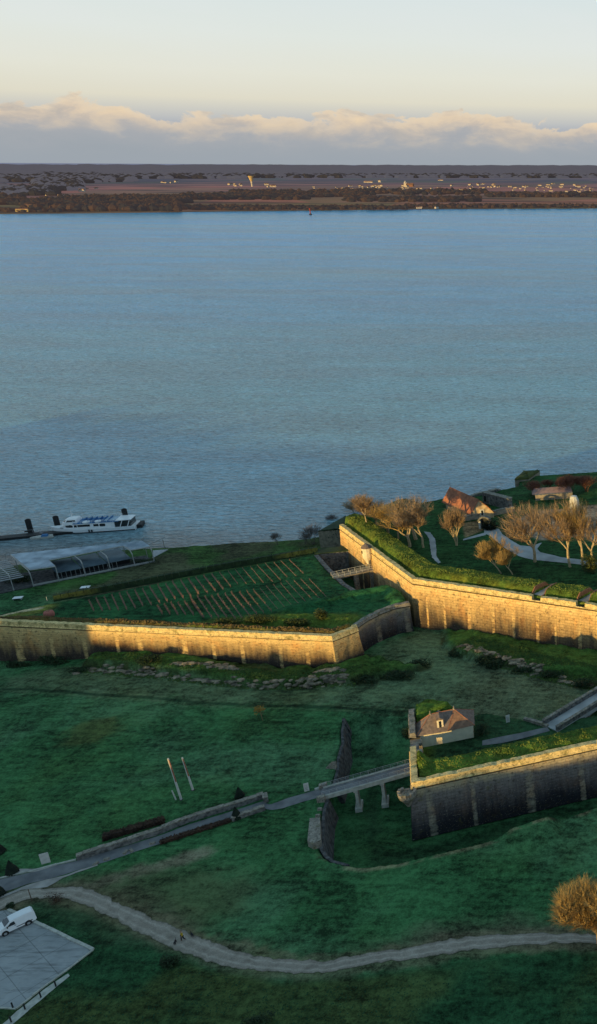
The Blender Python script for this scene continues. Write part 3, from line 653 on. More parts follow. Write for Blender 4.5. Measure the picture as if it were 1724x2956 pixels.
def lump(mb, x, y, z, r, h, mi=0):
    """a far tree: rough eight-sided crown"""
    n = 6; vs = [(x, y, z+h)]; a0 = random.random()
    for lv, (rr, hh) in enumerate(((.75, .72), (1.0, .38), (.7, 0.0))):
        for k in range(n):
            t = 2*math.pi*(k+a0)/n; q = rr*r*random.uniform(.75, 1.2)
            vs.append((x+q*math.cos(t), y+q*math.sin(t), z+h*hh*random.uniform(.85, 1.1)))
    fs = [(0, 1+k, 1+(k+1) % n) for k in range(n)]
    for lv in range(2):
        for k in range(n): fs.append((1+lv*n+k, 1+(lv+1)*n+k, 1+(lv+1)*n+(k+1) % n, 1+lv*n+(k+1) % n))
    mb.mesh(vs, fs, mi)
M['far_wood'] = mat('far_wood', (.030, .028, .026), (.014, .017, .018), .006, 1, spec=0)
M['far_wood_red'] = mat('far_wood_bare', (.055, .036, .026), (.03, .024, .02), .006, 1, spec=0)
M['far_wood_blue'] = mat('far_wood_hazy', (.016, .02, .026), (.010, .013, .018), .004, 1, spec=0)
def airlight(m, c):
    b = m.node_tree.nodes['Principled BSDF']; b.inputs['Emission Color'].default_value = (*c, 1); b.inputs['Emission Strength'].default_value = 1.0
airlight(M['far_wood'], (.032, .026, .028)); airlight(M['far_wood_red'], (.042, .028, .026)); airlight(M['far_wood_blue'], (.090, .084, .100))  # woods given a faint glow in place of haze
def wood(name, boxes, m, label, r=(7, 12), h=(9, 15), m2=None):
    mb = MB()
    for (x0, x1, y0, y1, cnt) in boxes:
        for _ in range(cnt):
            x = random.uniform(x0, x1); y = random.uniform(y0, y1); p = G(x, y, zf)
            s_ = max(1.0, math.hypot(p[0], p[1])/3600)
            lump(mb, p[0], p[1], zf-1, random.uniform(*r)*s_, random.uniform(*h)*min(s_, 1.6), random.randint(0, 1) if m2 else 0)
    o = mb.build(name, [m, m2] if m2 else m); tag(o, label, 'woodland', kind='stuff'); return o
wood('woodland', [(60, 250, 495, 515, 380), (150, 440, 489, 519, 900), (300, 470, 488, 500, 300), (-200, 60, 486, 505, 400)], M['far_wood'], 'bare riverside wood on the far bank at the left', (8, 14), (11, 18), M['far_wood_red'])
wood('woodland', [(440, 640, 508, 516, 200), (640, 1000, 509, 515, 260), (1000, 1480, 506, 511, 260), (0, 160, 517, 521, 60)], M['far_wood_red'], 'low line of bare scrub along the far water edge', (5, 9), (5, 10), M['far_wood'])
wood('woodland', [(450, 760, 480, 492, 400), (560, 900, 473, 486, 420), (850, 1180, 488, 497, 240), (1200, 1480, 478, 486, 260), (830, 1200, 470, 480, 200)], M['far_wood'], 'scattered groves between the far fields and the village', (8, 14), (9, 15), M['far_wood_red'])
wood('woodland', [(0, 330, 436, 449, 500), (100, 240, 430, 452, 300), (180, 620, 434, 441, 420), (520, 900, 433, 439, 320), (880, 1480, 433, 439, 620), (-60, 140, 465, 482, 220), (90, 200, 452, 470, 160)], M['far_wood'], 'dark forest edge behind the far brown vineyards', (12, 20), (12, 19), M['far_wood_blue'])
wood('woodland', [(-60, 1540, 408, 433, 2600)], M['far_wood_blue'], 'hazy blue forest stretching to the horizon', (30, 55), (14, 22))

# far houses
def far_house_mesh(w, d, h, rm):
    mb = MB(); mb.box((0, 0, h/2), (w, d, h)); e = .4
    a = [(-w/2-e, -d/2-e, h), (w/2+e, -d/2-e, h), (w/2+e, d/2+e, h), (-w/2-e, d/2+e, h), (-w/2, 0, h+d*.32), (w/2, 0, h+d*.32)]
    mb.mesh(a, [(0, 1, 5, 4), (2, 3, 4, 5), (1, 2, 5), (3, 0, 4), (0, 3, 2, 1)], 1)
    for k in range(max(2, int(w/4))):
        mb.box((-w/2+(k+.5)*w/max(2, int(w/4)), -d/2-.03, h*.5), (1.1, .1, 1.5), 0, 2)
    return mb
M['far_white'] = mat('far_wall', (.56, .50, .44), (.40, .36, .31), .1, .9)
M['far_tile'] = mat('far_roof', (.24, .12, .085), (.15, .09, .07), .1, .9)
M['far_sunlit'] = mat('far_sunlit_wall', (.55, .40, .18), (.42, .31, .15), .1, .9)  # low sunlight put into the wall colour of far buildings
protos = []
clus = [('M', 185, 450, 233, 252, 26), ('M', 60, 130, 238, 262, 6), ('M', 490, 560, 232, 252, 5), ('M', 560, 700, 236, 254, 9), ('M', 755, 860, 230, 258, 12), ('M', 880, 1010, 226, 246, 15), ('M', 1040, 1130, 236, 256, 10),
        ('M', 1170, 1255, 226, 262, 16), ('M', 1290, 1420, 226, 268, 18), ('M', 1420, 1480, 245, 262, 5), ('L', 1120, 1200, 226, 236, 6), ('L', 1280, 1370, 230, 242, 6), ('L', 1400, 1470, 260, 275, 5), ('L', 160, 260, 238, 255, 8), ('L', 340, 480, 244, 262, 7),
        ('L', 0, 100, 236, 252, 5), ('L', 110, 330, 279, 287, 7), ('L', 800, 880, 216, 222, 5), ('L', 290, 470, 143, 150, 7), ('M', 200, 240, 340, 348, 1), ('M', 590, 700, 338, 345, 3), ('M', 1225, 1240, 333, 338, 1)]
hk = 0
for (c, u0, u1, v0, v1, n) in clus:
    for _ in range(n):
        p = W(c, random.uniform(u0, u1), random.uniform(v0, v1), zf)
        big = 1.0 if math.hypot(p[0], p[1]) < 5000 else 1.5
        if len(protos) < 6:
            o = far_house_mesh(random.uniform(10, 17), random.uniform(7, 9), random.uniform(3.2, 6), None).build('house', [M['far_white'], M['far_tile'], M['glass']]); protos.append(o)
        else:
            o = protos[hk % 6].copy(); col.objects.link(o)
        o.location = p; o.rotation_euler = (0, 0, random.choice([0, .4, -.3, 1.2, .9])+random.uniform(-.15, .15)); s_ = random.uniform(.55, 1.0)*big; o.scale = (s_,)*3
        tag(o, 'small pale house with brown tiled roof in the village across the river', 'house', 'village houses on the far shore'); hk += 1
def landmark(c, u, v, w, d, h, m, label, rz=0):
    o = far_house_mesh(w, d, h, None).build('house', [m, M['far_tile'], M['glass']]); o.location = W(c, u, v, zf); o.rotation_euler = (0, 0, rz); tag(o, label, 'house'); return o
landmark('L', 162, 345, 26, 10, 7, M['far_sunlit'], 'sunlit yellow manor, the upper one of two beside the left far bank', .3)
landmark('L', 206, 343, 17, 9, 6.5, M['far_white'], 'grey white wing joined to the right of the yellow manor', .3)
landmark('L', 112, 360, 25, 8, 5.5, M['far_sunlit'], 'low sunlit yellow building closest to the water on the left far bank', .3)
landmark('L', 405, 262, 20, 10, 8, M['far_white'], 'bright white house right of the left hand grove across the river')
landmark('M', 345, 218, 48, 14, 6, M['far_white'], 'long white shed above the village on the far shore', .1)
landmark('M', 400, 216, 14, 10, 11, M['far_white'], 'white block at the right end of the long far shed')
landmark('M', 700, 208, 32, 10, 5, M['far_white'], 'lone white farm among the fields right of the church spire')
# water tower with a flared bowl
wtw = empty('water_tower', W('L', 1243, 237, zf)); tag(wtw, 'flared pale water tower standing alone among far brown fields', 'water tower')
Ht = H2('L', 1243, 237, zf, 184)
def lathe(mb, prof, n=16, c=(0, 0), mi=0, smooth=None, lean=0):
    vs = []; 
    for r, z in prof:
        for k in range(n):
            t = 2*math.pi*k/n; vs.append((c[0]+r*math.cos(t)+lean*z, c[1]+r*math.sin(t), z))
    fs = [(j*n+k, j*n+(k+1) % n, (j+1)*n+(k+1) % n, (j+1)*n+k) for j in range(len(prof)-1) for k in range(n)]
    fs += [tuple(range(n-1, -1, -1)), tuple(range((len(prof)-1)*n, len(prof)*n))]
    mb.mesh(vs, fs, mi)
mb = MB(); lathe(mb, [(4.5, 0), (4, Ht*.45), (5, Ht*.6)]); mb.build('shaft', M['far_white'], wtw)
mb = MB(); lathe(mb, [(5, Ht*.5), (8, Ht*.75), (12, Ht*.97), (12, Ht)]); mb.build('tank', M['far_sunlit'], wtw)
ch = empty('church', W('M', 528, 238, zf)); tag(ch, 'village church with pointed spire rising over the far houses', 'church')
Hc = H2('M', 528, 238, zf, 206)
mb = MB(); mb.box((0, 0, Hc*.28), (12, 12, Hc*.56)); mb.build('tower', M['far_white'], ch)
mb = MB(); lathe(mb, [(8, Hc*.56), (4, Hc*.8), (.3, Hc)], 4); mb.build('spire', M['far_white'], ch)
mb = MB(); mb.box((22, 0, 6), (34, 14, 12)); mb.mesh([(5, -8, 12), (39, -8, 12), (39, 8, 12), (5, 8, 12), (5, 0, 18), (39, 0, 18)], [(0, 1, 5, 4), (2, 3, 4, 5), (1, 2, 5), (3, 0, 4)]); mb.build('nave', M['far_tile'], ch)
# channel mark
cb = empty('channel_marker', (*W('M', 60, 376, 0)[:2], 0)); tag(cb, 'small red channel beacon standing in the water near the far bank', 'beacon')
mb = MB(); lathe(mb, [(3.2, -1), (3.0, 2.5), (1.2, 3.5)], 10); mb.build('float', M['dark'], cb)
mb = MB(); lathe(mb, [(1.2, 3.5), (1.0, 12), (1.6, 12.2), (1.6, 15), (.2, 15.6)], 8); mb.build('mast', M['red'], cb)

# ------------------------------------------------------------------ fortress walls
def fort_wall(root, line, ztop, zb, m, batter=.09, par=1.35, thick=1.9, crest=True, u0=0.0, gaps=(), coping=None):
    """root's parts: masonry_face, cordon, parapet. line runs so that the outside is on the right hand"""
    pts = []; U = []; u = u0
    for i in range(len(line)-1):
        L = math.dist(line[i], line[i+1]); n = max(1, int(L/.8))
        for k in range(n): pts.append((line[i][0]+(line[i+1][0]-line[i][0])*k/n, line[i][1]+(line[i+1][1]-line[i][1])*k/n)); U.append(u+L*k/n)
        u += L
    pts.append(tuple(line[-1])); U.append(u)
    N = []
    for i in range(len(pts)):
        a = pts[max(0, i-1)]; b = pts[min(len(pts)-1, i+1)]
        d1 = (pts[i][0]-a[0], pts[i][1]-a[1]) if i else (b[0]-pts[i][0], b[1]-pts[i][1]); d2 = (b[0]-pts[i][0], b[1]-pts[i][1]) if i < len(pts)-1 else d1
        l1 = math.hypot(*d1); l2 = math.hypot(*d2); n1 = (d1[1]/l1, -d1[0]/l1); n2 = (d2[1]/l2, -d2[0]/l2)
        m_ = ((n1[0]+n2[0]), (n1[1]+n2[1])); q = (m_[0]**2+m_[1]**2)/2 or 1
        N.append((m_[0]/q, m_[1]/q))
    zc = ztop-par
    zb_ = zb if callable(zb) else (lambda x, y: zb)
    def P(i, off, z): return (pts[i][0]+N[i][0]*off, pts[i][1]+N[i][1]*off, z)
    face = MB(); cor = MB(); pa = MB(); nv = 7
    for i in range(len(pts)-1):
        b0, b1 = zb_(*pts[i]), zb_(*pts[i+1])
        for j in range(nv):
            f0, f1 = j/nv, (j+1)/nv
            def q(k, f, b):
                z = b+(zc-b)*f; w = (random.Random(hash((round(pts[k][0], 2), round(f, 3)))).random()-.5)*.10 if 0 < f < 1 else 0
                return P(k, (zc-z)*batter+w, z)
            face.face([q(i, f0, b0), q(i+1, f0, b1), q(i+1, f1, b1), q(i, f1, b0)], [(U[i], f0), (U[i+1], f0), (U[i+1], f1), (U[i], f1)])
        # inner face and foot so the wall is a solid
        face.face([P(i+1, -thick, b1), P(i, -thick, b0), P(i, -thick, zc), P(i+1, -thick, zc)], [(U[i+1], 0), (U[i], 0), (U[i], 1), (U[i+1], 1)])
        face.face([P(i, .0, zc), P(i+1, 0, zc), P(i+1, -thick, zc), P(i, -thick, zc)], [(U[i], 1)]*4)
    for e in (0, len(pts)-1):
        b = zb_(*pts[e]); face.face([P(e, (zc-b)*batter, b), P(e, 0, zc), P(e, -thick, zc), P(e, -thick, b)], [(0, 0), (0, 1), (1.9, 1), (1.9, 0)])
    prof = [(0, -.02), (.14, .04), (.2, .16), (.14, .29), (.0, .34)]
    for i in range(len(pts)-1):
        for j in range(len(prof)-1):
            (o0, z0), (o1, z1) = prof[j], prof[j+1]
            cor.face([P(i, o0, zc+z0), P(i+1, o0, zc+z0), P(i+1, o1, zc+z1), P(i, o1, zc+z1)])
    rr = random.Random(len(pts)); jit = []
    for i in range(len(pts)): jit.append((rr.uniform(-.03, .03), rr.uniform(-.05, .03)-(rr.random() < .07)*.12, rr.uniform(-.1, .1)))
    zp = zc+.34
    for i in range(len(pts)-1):
        if any(a <= U[i] <= b for a, b in gaps): continue
        T = [P(k, -.05+jit[k][0], ztop+jit[k][1]) for k in (i, i+1)]; Bm = [P(k, 0.0, zp) for k in (i, i+1)]
        I_ = [P(k, -1.15+jit[k][2], ztop+.02+jit[k][1]) for k in (i, i+1)]; Ib = [P(k, -1.2, zc) for k in (i, i+1)]
        pa.mesh([Bm[0], Bm[1], T[0], T[1], I_[0], I_[1], Ib[0], Ib[1]], [(0, 1, 3, 2), (2, 3, 5, 4), (4, 5, 7, 6), (0, 2, 4, 6), (1, 7, 5, 3)])
    face.build('masonry_face', m, root); cor.build('cordon', coping or M['coping'], root, smooth=True); pa.build('parapet', coping or M['coping'], root)
    return pts, N, U
wl = empty('bastion_wall', (0, 0, 0)); tag(wl, 'long battered stone wall with golden parapet below the vineyard', 'wall')
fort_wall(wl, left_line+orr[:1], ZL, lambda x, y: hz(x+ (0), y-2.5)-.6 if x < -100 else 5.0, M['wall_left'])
wo = empty('orillon_wall', (0, 0, 0)); tag(wo, 'curved dark stone wall in shade joining vineyard bastion to tall wall', 'wall')
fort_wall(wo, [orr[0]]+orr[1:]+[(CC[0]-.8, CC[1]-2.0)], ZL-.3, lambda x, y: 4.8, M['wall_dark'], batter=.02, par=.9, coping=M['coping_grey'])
wm = empty('citadel_wall', (0, 0, 0)); tag(wm, 'tall sunlit citadel wall turning a corner below the tree covered rampart', 'wall')
embU = []
L1 = math.dist(CF, CC)
e1 = (W('B', 1160, 700, 18.6)[:2], W('B', 1205, 705, 18.6)[:2]); e2 = (W('B', 1378, 728, 18.6)[:2], W('B', 1420, 735, 18.6)[:2])
gaps = [(L1+math.dist(CC, e[0]), L1+math.dist(CC, e[1])) for e in ((q4[0], q4[1]) for q4 in EMB)]
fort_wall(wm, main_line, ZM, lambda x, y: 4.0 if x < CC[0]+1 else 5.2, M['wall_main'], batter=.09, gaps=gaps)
wr = empty('ravelin_wall', (0, 0, 0)); tag(wr, 'dark sloping stone wall of the nearer outwork above the dry ditch', 'wall')
RBn = (RC[0]+(RB[0]-RC[0])*.44, RC[1]+(RB[1]-RC[1])*.44); RBs = (RC[0]+(RB[0]-RC[0])*.66, RC[1]+(RB[1]-RC[1])*.66)
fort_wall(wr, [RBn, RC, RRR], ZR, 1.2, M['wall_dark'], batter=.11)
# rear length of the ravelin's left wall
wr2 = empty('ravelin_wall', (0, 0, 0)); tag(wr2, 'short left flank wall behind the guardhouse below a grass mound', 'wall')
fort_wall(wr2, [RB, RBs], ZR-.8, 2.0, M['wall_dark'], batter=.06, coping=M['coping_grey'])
# river side walls of the citadel
def low_wall(name, pts, h, th, m, label, cat='wall', zdrop=.4, cope=None, group=None, jig=.1, base=None):
    root = empty(name, (0, 0, 0)); a = MB(); c = MB(); rr = random.Random(int(pts[0][0]*7))
    for i in range(len(pts)-1):
        p, q = pts[i], pts[i+1]; L = math.dist(p[:2], q[:2]); n = max(1, int(L/1.0)); rz = math.atan2(q[1]-p[1], q[0]-p[0])
        for k in range(n):
            x = p[0]+(q[0]-p[0])*(k+.5)/n; y = p[1]+(q[1]-p[1])*(k+.5)/n; z = (hz(x, y) if base is None else base); hh = h+rr.uniform(-jig, jig)
            a.box((x, y, z-zdrop+(hh+zdrop)/2), (L/n*1.001, th, hh+zdrop), rz)
            c.box((x, y, z+hh+.09+rr.uniform(-.02, .02)), (L/n*.985, th+.14, .17), rz)
    a.build('masonry', m, root); c.build('coping', cope or M['coping_grey'], root); tag(root, label, cat, group); return root
low_wall('river_wall', [W('B', 560, 262, 16.4), W('B', 700, 235, 16.4), W('B', 860, 205, 16.4), W('B', 960, 198, 15.5), W('B', 1068, 165, 15.5)], .8, 1.2, M['stone_grey'], 'dark river edge wall running behind the red roofed house')
low_wall('river_wall', [W('B', 1135, 108, 15.5), W('B', 1275, 108, 15.5)], 1.4, 1.0, M['stone_grey'], 'weathered wall by the water, first length right of the green topped block')
low_wall('river_wall', [W('B', 1285, 106, 15.5), W('B', 1400, 100, 15.5)], 1.0, 1.0, M['stone_grey'], 'weathered wall by the water, second length right of the green topped block')
low_wall('river_wall', [W('B', 1410, 97, 15.5), W('B', 1560, 88, 15.5)], 1.3, 1.0, M['stone_grey'], 'weathered wall by the water running out of the picture at far right')

def leaf_cloud(mb, c, rad, n, size, mi=0, flat=.0, rr=random):
    for _ in range(n):
        while True:
            x, y, z = rr.uniform(-1, 1), rr.uniform(-1, 1), rr.uniform(-1, 1); d = x*x+y*y+z*z
            if d <= 1: break
        k = (.55+.45*rr.random())/max(d, .02)**.5*min(1, d**.5+.35)
        p = (c[0]+x*rad[0]*k, c[1]+y*rad[1]*k, c[2]+z*rad[2]*k)
        a = rr.uniform(0, 6.283); b = rr.uniform(-1.2, 1.2); s = size*rr.uniform(.6, 1.4)
        u = (math.cos(a)*s, math.sin(a)*s, 0); w = (-math.sin(a)*math.cos(b)*s, math.cos(a)*math.cos(b)*s, math.sin(b)*s)
        mb.face([tuple(p[i]-u[i]*.5 for i in range(3)), tuple(p[i]+w[i]*.45 for i in range(3)), tuple(p[i]+u[i]*.5 for i in range(3)), tuple(p[i]-w[i]*.45 for i in range(3))], mi=mi)
def bush(name, p, rad, m, label, cat='bush', n=500, size=.4, group=None, lumps=3, seed=None):
    rr = random.Random(seed or int(p[0]*31+p[1]*17)); root = empty(name, p)
    mb = MB()
    for _ in range(lumps):
        o_ = (rr.uniform(-.5, .5)*rad[0], rr.uniform(-.5, .5)*rad[1], rad[2]*rr.uniform(.35, .6)); f = rr.uniform(.5, .75)
        leaf_cloud(mb, o_, (rad[0]*f, rad[1]*f, rad[2]*f), n//lumps, size, rr=rr)
    mb.build('foliage', m, root)
    mb = MB()
    for _ in range(6):
        a = rr.uniform(0, 6.28); mb.tube((0, 0, -.15), (math.cos(a)*rad[0]*.4, math.sin(a)*rad[1]*.4, rad[2]*.6), .06, .02, 4)
    mb.build('stem', M['trunk'], root)
    tag(root, label, cat, group); return root

# green topped block at the river edge and far corner outwork
def block(name, poly, z0, z1, m, top_m, label, dome=1.0):
    root = empty(name, (0, 0, 0)); mb = MB(); mb.prism(poly, z0, z1); mb.build('masonry', m, root)
    cx = sum(p[0] for p in poly)/len(poly); cy = sum(p[1] for p in poly)/len(poly)
    mb = MB(); n = len(poly); rings = [(1.02, -.15), (.98, .35), (.8, .7), (.45, 1.0)]
    vs = [(cx+(p[0]-cx)*s_, cy+(p[1]-cy)*s_, z1+dome*h_) for s_, h_ in rings for p in poly]+[(cx, cy, z1+dome*1.05)]
    fs = [(j*n+k, j*n+(k+1) % n, (j+1)*n+(k+1) % n, (j+1)*n+k) for j in range(3) for k in range(n)]+[(3*n+k, 3*n+(k+1) % n, 4*n) for k in range(n)]
    mb.mesh(vs, fs); leaf_n = 900
    for _ in range(leaf_n):
        k = random.random(); a = random.choice(poly); b = random.choice(poly); f = random.random()
        x = cx+((a[0]*f+b[0]*(1-f))-cx)*k; y = cy+((a[1]*f+b[1]*(1-f))-cy)*k
        leaf_cloud(mb, (x, y, z1+dome*(1-k*.6)), (.3, .3, .3), 1, .4)
    mb.build('grass_cap', top_m, root); tag(root, label, 'wall'); return root
zt = 17.0
bp_ = [W('B', 1072, 165, 14), W('B', 1140, 160, 14)]; bp_ += [(bp_[1][0]+2, bp_[1][1]+9), (bp_[0][0]+1, bp_[0][1]+9)]
zt = 12.4+H2('B', 1072, 165, 14, 122)
block('river_turret', bp_, 9, zt, M['ashlar'], M['leaf_olive'], 'squat stone block with rounded green top at the water edge', .9)
ow = [W('B', 118, 375, 9), W('B', 122, 362, 9)]
q0 = W('B', 125, 455, 5); q1 = W('B', 232, 440, 5)
owp = [(q0[0], q0[1]), (q1[0]+1, q1[1]-1), (CF[0]-1.5, CF[1]+4), (-121, 284), (q0[0]+3, q0[1]+14)]
block('corner_outwork', owp, 0, 9.3, M['wall_left'] if False else M['ashlar'], M['leaf_dark'], 'small grass topped stone outwork beyond the far wall corner', .5)
# end wall of the moat
mw = empty('moat_end_wall', (0, 0, 0)); mb = MB(); a_, b_ = moat[0], (CF[0]+4.5, CF[1]-4.5)
mb.prism([(a_[0], a_[1]), (b_[0], b_[1]), (b_[0]-.5, b_[1]+1.4), (a_[0]-.5, a_[1]+1.4)], 3.5, 12.6); mb.build('masonry', M['stone_grey'], mw)
mb = MB(); mb.prism([(a_[0]-1, a_[1]-.2), (b_[0], b_[1]-.2), (b_[0]-.5, b_[1]+3.6), (a_[0]-1.5, a_[1]+3.6)], 12.62, 12.95); mb.build('grass_cap', M['leaf_dark'], mw); tag(mw, 'shaded wall closing the moat at its river end', 'wall')

# retaining side of the vineyard towards the moat
rw = empty('moat_side_wall', (0, 0, 0)); mb = MB()
for i in range(5):
    p, q = moat[i], moat[i+1]; d = (q[0]-p[0], q[1]-p[1]); L = math.hypot(*d); nn = (-d[1]/L, d[0]/L)
    mb.prism([(p[0], p[1]), (q[0], q[1]), (q[0]-nn[0]*1.2, q[1]-nn[1]*1.2), (p[0]-nn[0]*1.2, p[1]-nn[1]*1.2)], 3.8, 12.7-.04*i)
mb.build('masonry', M['stone_grey'], rw); tag(rw, 'dark retaining wall along the vineyard side of the moat', 'wall')

def batter_block(mb, a, b, nn, wt, wb, z0, z1):
    vs = [(*a, z0), (*b, z0), (b[0]+nn[0]*wb, b[1]+nn[1]*wb, z0), (a[0]+nn[0]*wb, a[1]+nn[1]*wb, z0), (*a, z1), (*b, z1), (b[0]+nn[0]*wt, b[1]+nn[1]*wt, z1), (a[0]+nn[0]*wt, a[1]+nn[1]*wt, z1)]
    mb.mesh(vs, [(3, 2, 1, 0), (4, 5, 6, 7), (0, 1, 5, 4), (1, 2, 6, 5), (2, 3, 7, 6), (3, 0, 4, 7)])
# counterscarp walls of the dry ditch
cs = empty('counterscarp_wall', (0, 0, 0)); tag(cs, 'pointed shaded retaining wall north of the long footbridge', 'wall')
mb = MB(); rr = random.Random(3)
for i in range(5):
    p, q = rim[i], rim[i+1]; n = max(1, int(math.dist(p, q)/1.2))
    for k in range(n):
        a_ = [p[j]+(q[j]-p[j])*k/n for j in (0, 1)]; b_ = [p[j]+(q[j]-p[j])*(k+1)/n for j in (0, 1)]; zb = min(hz(a_[0]+2, a_[1]), hz(b_[0]+2, b_[1]))-.5
        z1 = 5.65+rr.uniform(-.08, .12)+(.8 if i == 0 and k == 0 else 0)
        batter_block(mb, (a_[0]+.45, a_[1]), (b_[0]+.45, b_[1]), (1, 0), .55, 1.9, zb, z1)
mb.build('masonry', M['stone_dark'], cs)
cs2 = empty('counterscarp_wall', (0, 0, 0)); tag(cs2, 'shaded retaining wall with stone parapet south of the long footbridge', 'wall')
mb = MB()
for i in range(6, 12):
    p, q = rim[i], rim[i+1]; n = max(1, int(math.dist(p, q)/1.2)); d = (q[0]-p[0], q[1]-p[1]); L = math.hypot(*d); nn = (-d[1]/L, d[0]/L)
    for k in range(n):
        a_ = [p[j]+d[j]*k/n for j in (0, 1)]; b_ = [p[j]+d[j]*(k+1)/n for j in (0, 1)]
        batter_block(mb, (a_[0]+nn[0]*.45, a_[1]+nn[1]*.45), (b_[0]+nn[0]*.45, b_[1]+nn[1]*.45), nn, .55, 1.7, .6, 5.62-.03*(i-6)+rr.uniform(-.05, .05))
mb.build('masonry', M['stone_dark'], cs2)
mb = MB(); p0 = W('F', 1052, 692); p1 = W('F', 1045, 830)
mb.prism([(p0[0]-.2, p0[1]), (p0[0]+1.6, p0[1]+.2), (p1[0]+1.9, p1[1]+.2), (p1[0]+.9, p1[1]-.7), (p1[0]-.4, p1[1])], 5.0, 6.9); mb.build('parapet', M['coping_grey'], cs2)
gb = empty('stone_gable', W('F', 1160, 355)); mb = MB(); mb.mesh([(-1.2, -.3, -.3), (1.4, -.3, -.3), (1.4, .5, -.3), (-1.2, .5, -.3), (.7, -.25, 1.8), (1.3, .4, 1.6)], [(0, 1, 4), (1, 2, 5, 4), (2, 3, 5), (3, 0, 4, 5)]); mb.build('masonry', M['coping_grey'], gb); tag(gb, 'small pale gable stone leaning on the rim of the dry ditch', 'stone')
for k, (u, v) in enumerate([(1100, 605), (1088, 645)]):
    p = onto('F', u, v); mb = MB(); mb.box((0, 0, .2), (.9, .5, .5), .2, taper=.8); o = mb.build('rim_stone', M['coping_grey']); o.location = p; tag(o, 'pale squared stone on the ditch rim, '+['nearer the bridge', 'farther from the bridge'][k], 'stone')

# low walls beside the road
low_wall('road_wall', [W('E', 545, 682), W('E', 900, 572), W('E', 1110, 502), W('F', 300, 670), W('F', 560, 592), W('F', 762, 530)], 1.0, .75, M['stone_grey'], 'long low stone wall with pale coping on the upper side of the road')
low_wall('road_wall', [W('F', 566, 668), W('F', 660, 632), W('F', 768, 600)], .8, .7, M['stone_grey'], 'short low wall on the lower side of the road by the cone shaped yew')
low_wall('road_wall', [W('F', 768, 530), W('F', 776, 560)], 1.1, .8, M['stone_grey'], 'stub of stone wall closing the end of the walled road')
kerb('kerb', [W('E', -80, 835), W('E', 0, 822), W('E', 200, 772), W('E', 400, 718), W('E', 540, 683)], .3, .25, M['kerb'], 'grey kerb along the upper edge of the road at far left')
for k, (u, v) in enumerate([(755, 690), (890, 640), (930, 628), (1080, 578), (680, 722)]):
    p = onto('E', u, v); mb = MB(); mb.box((0, 0, .12), (1.0, .5, .4), .5+k, taper=.85); o = mb.build('loose_stone', M['coping_grey']); o.location = p; tag(o, 'loose pale stone on the lower road verge', 'stone', 'loose stones along the road')

# ------------------------------------------------------------------ long footbridge to the ravelin
br = empty('footbridge', (0, 0, 0)); tag(br, 'long narrow concrete bridge crossing the dry ditch to the guardhouse', 'bridge')
zA = 5.9; A1 = W('F', 1118, 502, zA); B1 = W('D', 172, 640, 8.0)
def along(A_, B_, t, off=0, dz=0):
    d = (B_[0]-A_[0], B_[1]-A_[1]); L = math.hypot(*d); nn = (-d[1]/L, d[0]/L)
    return (A_[0]+d[0]*t+nn[0]*off, A_[1]+d[1]*t+nn[1]*off, A_[2]+(B_[2]-A_[2])*t+dz)
B1 = along(A1, B1, 1.08)
LB_ = math.dist(A1[:2], B1[:2]); hw = 1.55
def plank(mb, A_, B_, t0, t1, o0, o1, d0, d1, mi=0):
    a = [along(A_, B_, t0, o0, d0), along(A_, B_, t1, o0, d0), along(A_, B_, t1, o1, d0), along(A_, B_, t0, o1, d0)]
    b = [along(A_, B_, t0, o0, d1), along(A_, B_, t1, o0, d1), along(A_, B_, t1, o1, d1), along(A_, B_, t0, o1, d1)]
    mb.mesh(a+b, [(3, 2, 1, 0), (4, 5, 6, 7), (0, 1, 5, 4), (1, 2, 6, 5), (2, 3, 7, 6), (3, 0, 4, 7)], mi)
mb = MB(); plank(mb, A1, B1, -.02, 1, -hw, hw, -.12, .07); mb.build('deck', M['asphalt'], br)
for s_ in (-1, 1):
    mb = MB(); plank(mb, A1, B1, 0.0, 1, s_*(hw-.28), s_*(hw+.05), -.55, .30); mb.build('edge_beam', M['kerb'], br)
for c_, u, v in (('F', 1340, 590), ('D', 30, 840)):
    best = min(range(101), key=lambda k: math.dist(along(A1, B1, k/100)[:2], W(c_, u, v, 1.6)[:2])); t = best/100
    mb = MB(); p = along(A1, B1, t); rz = math.atan2(B1[1]-A1[1], B1[0]-A1[0])
    mb.box((p[0], p[1], (1.0+p[2]-.6)/2), (.55, 2.1, p[2]-1.6), rz); mb.box((p[0], p[1], p[2]-.75), (.8, 3.1, .45), rz); mb.box((p[0], p[1], 1.5), (1.3, 3.0, .8), rz); mb.build('pier', M['kerb'], br)
for s_ in (1, -1):
    mb = MB(); n = 12
    for k in range(n+1): mb.tube(along(A1, B1, k/n, s_*(hw-.1), .28), along(A1, B1, k/n, s_*(hw-.1), 1.25), .035, n=5)
    for h_ in (.55, .9, 1.22): mb.tube(along(A1, B1, 0, s_*(hw-.1), h_), along(A1, B1, 1, s_*(hw-.1), h_), .022 if h_ < 1.2 else .035, n=5)
    mb.build('railing', M['steel'], br)
for s_ in (-1, 1):
    mb = MB(); plank(mb, A1, B1, -.05, .035, s_*(hw+.05), s_*(hw+.85), -1.4, .75); mb.build('abutment', M['coping_grey'], br)
kerb('kerb', [W('F', 1070, 487), W('F', 1112, 473)], .4, .4, M['kerb'], 'short pale kerb at the near end of the long footbridge')

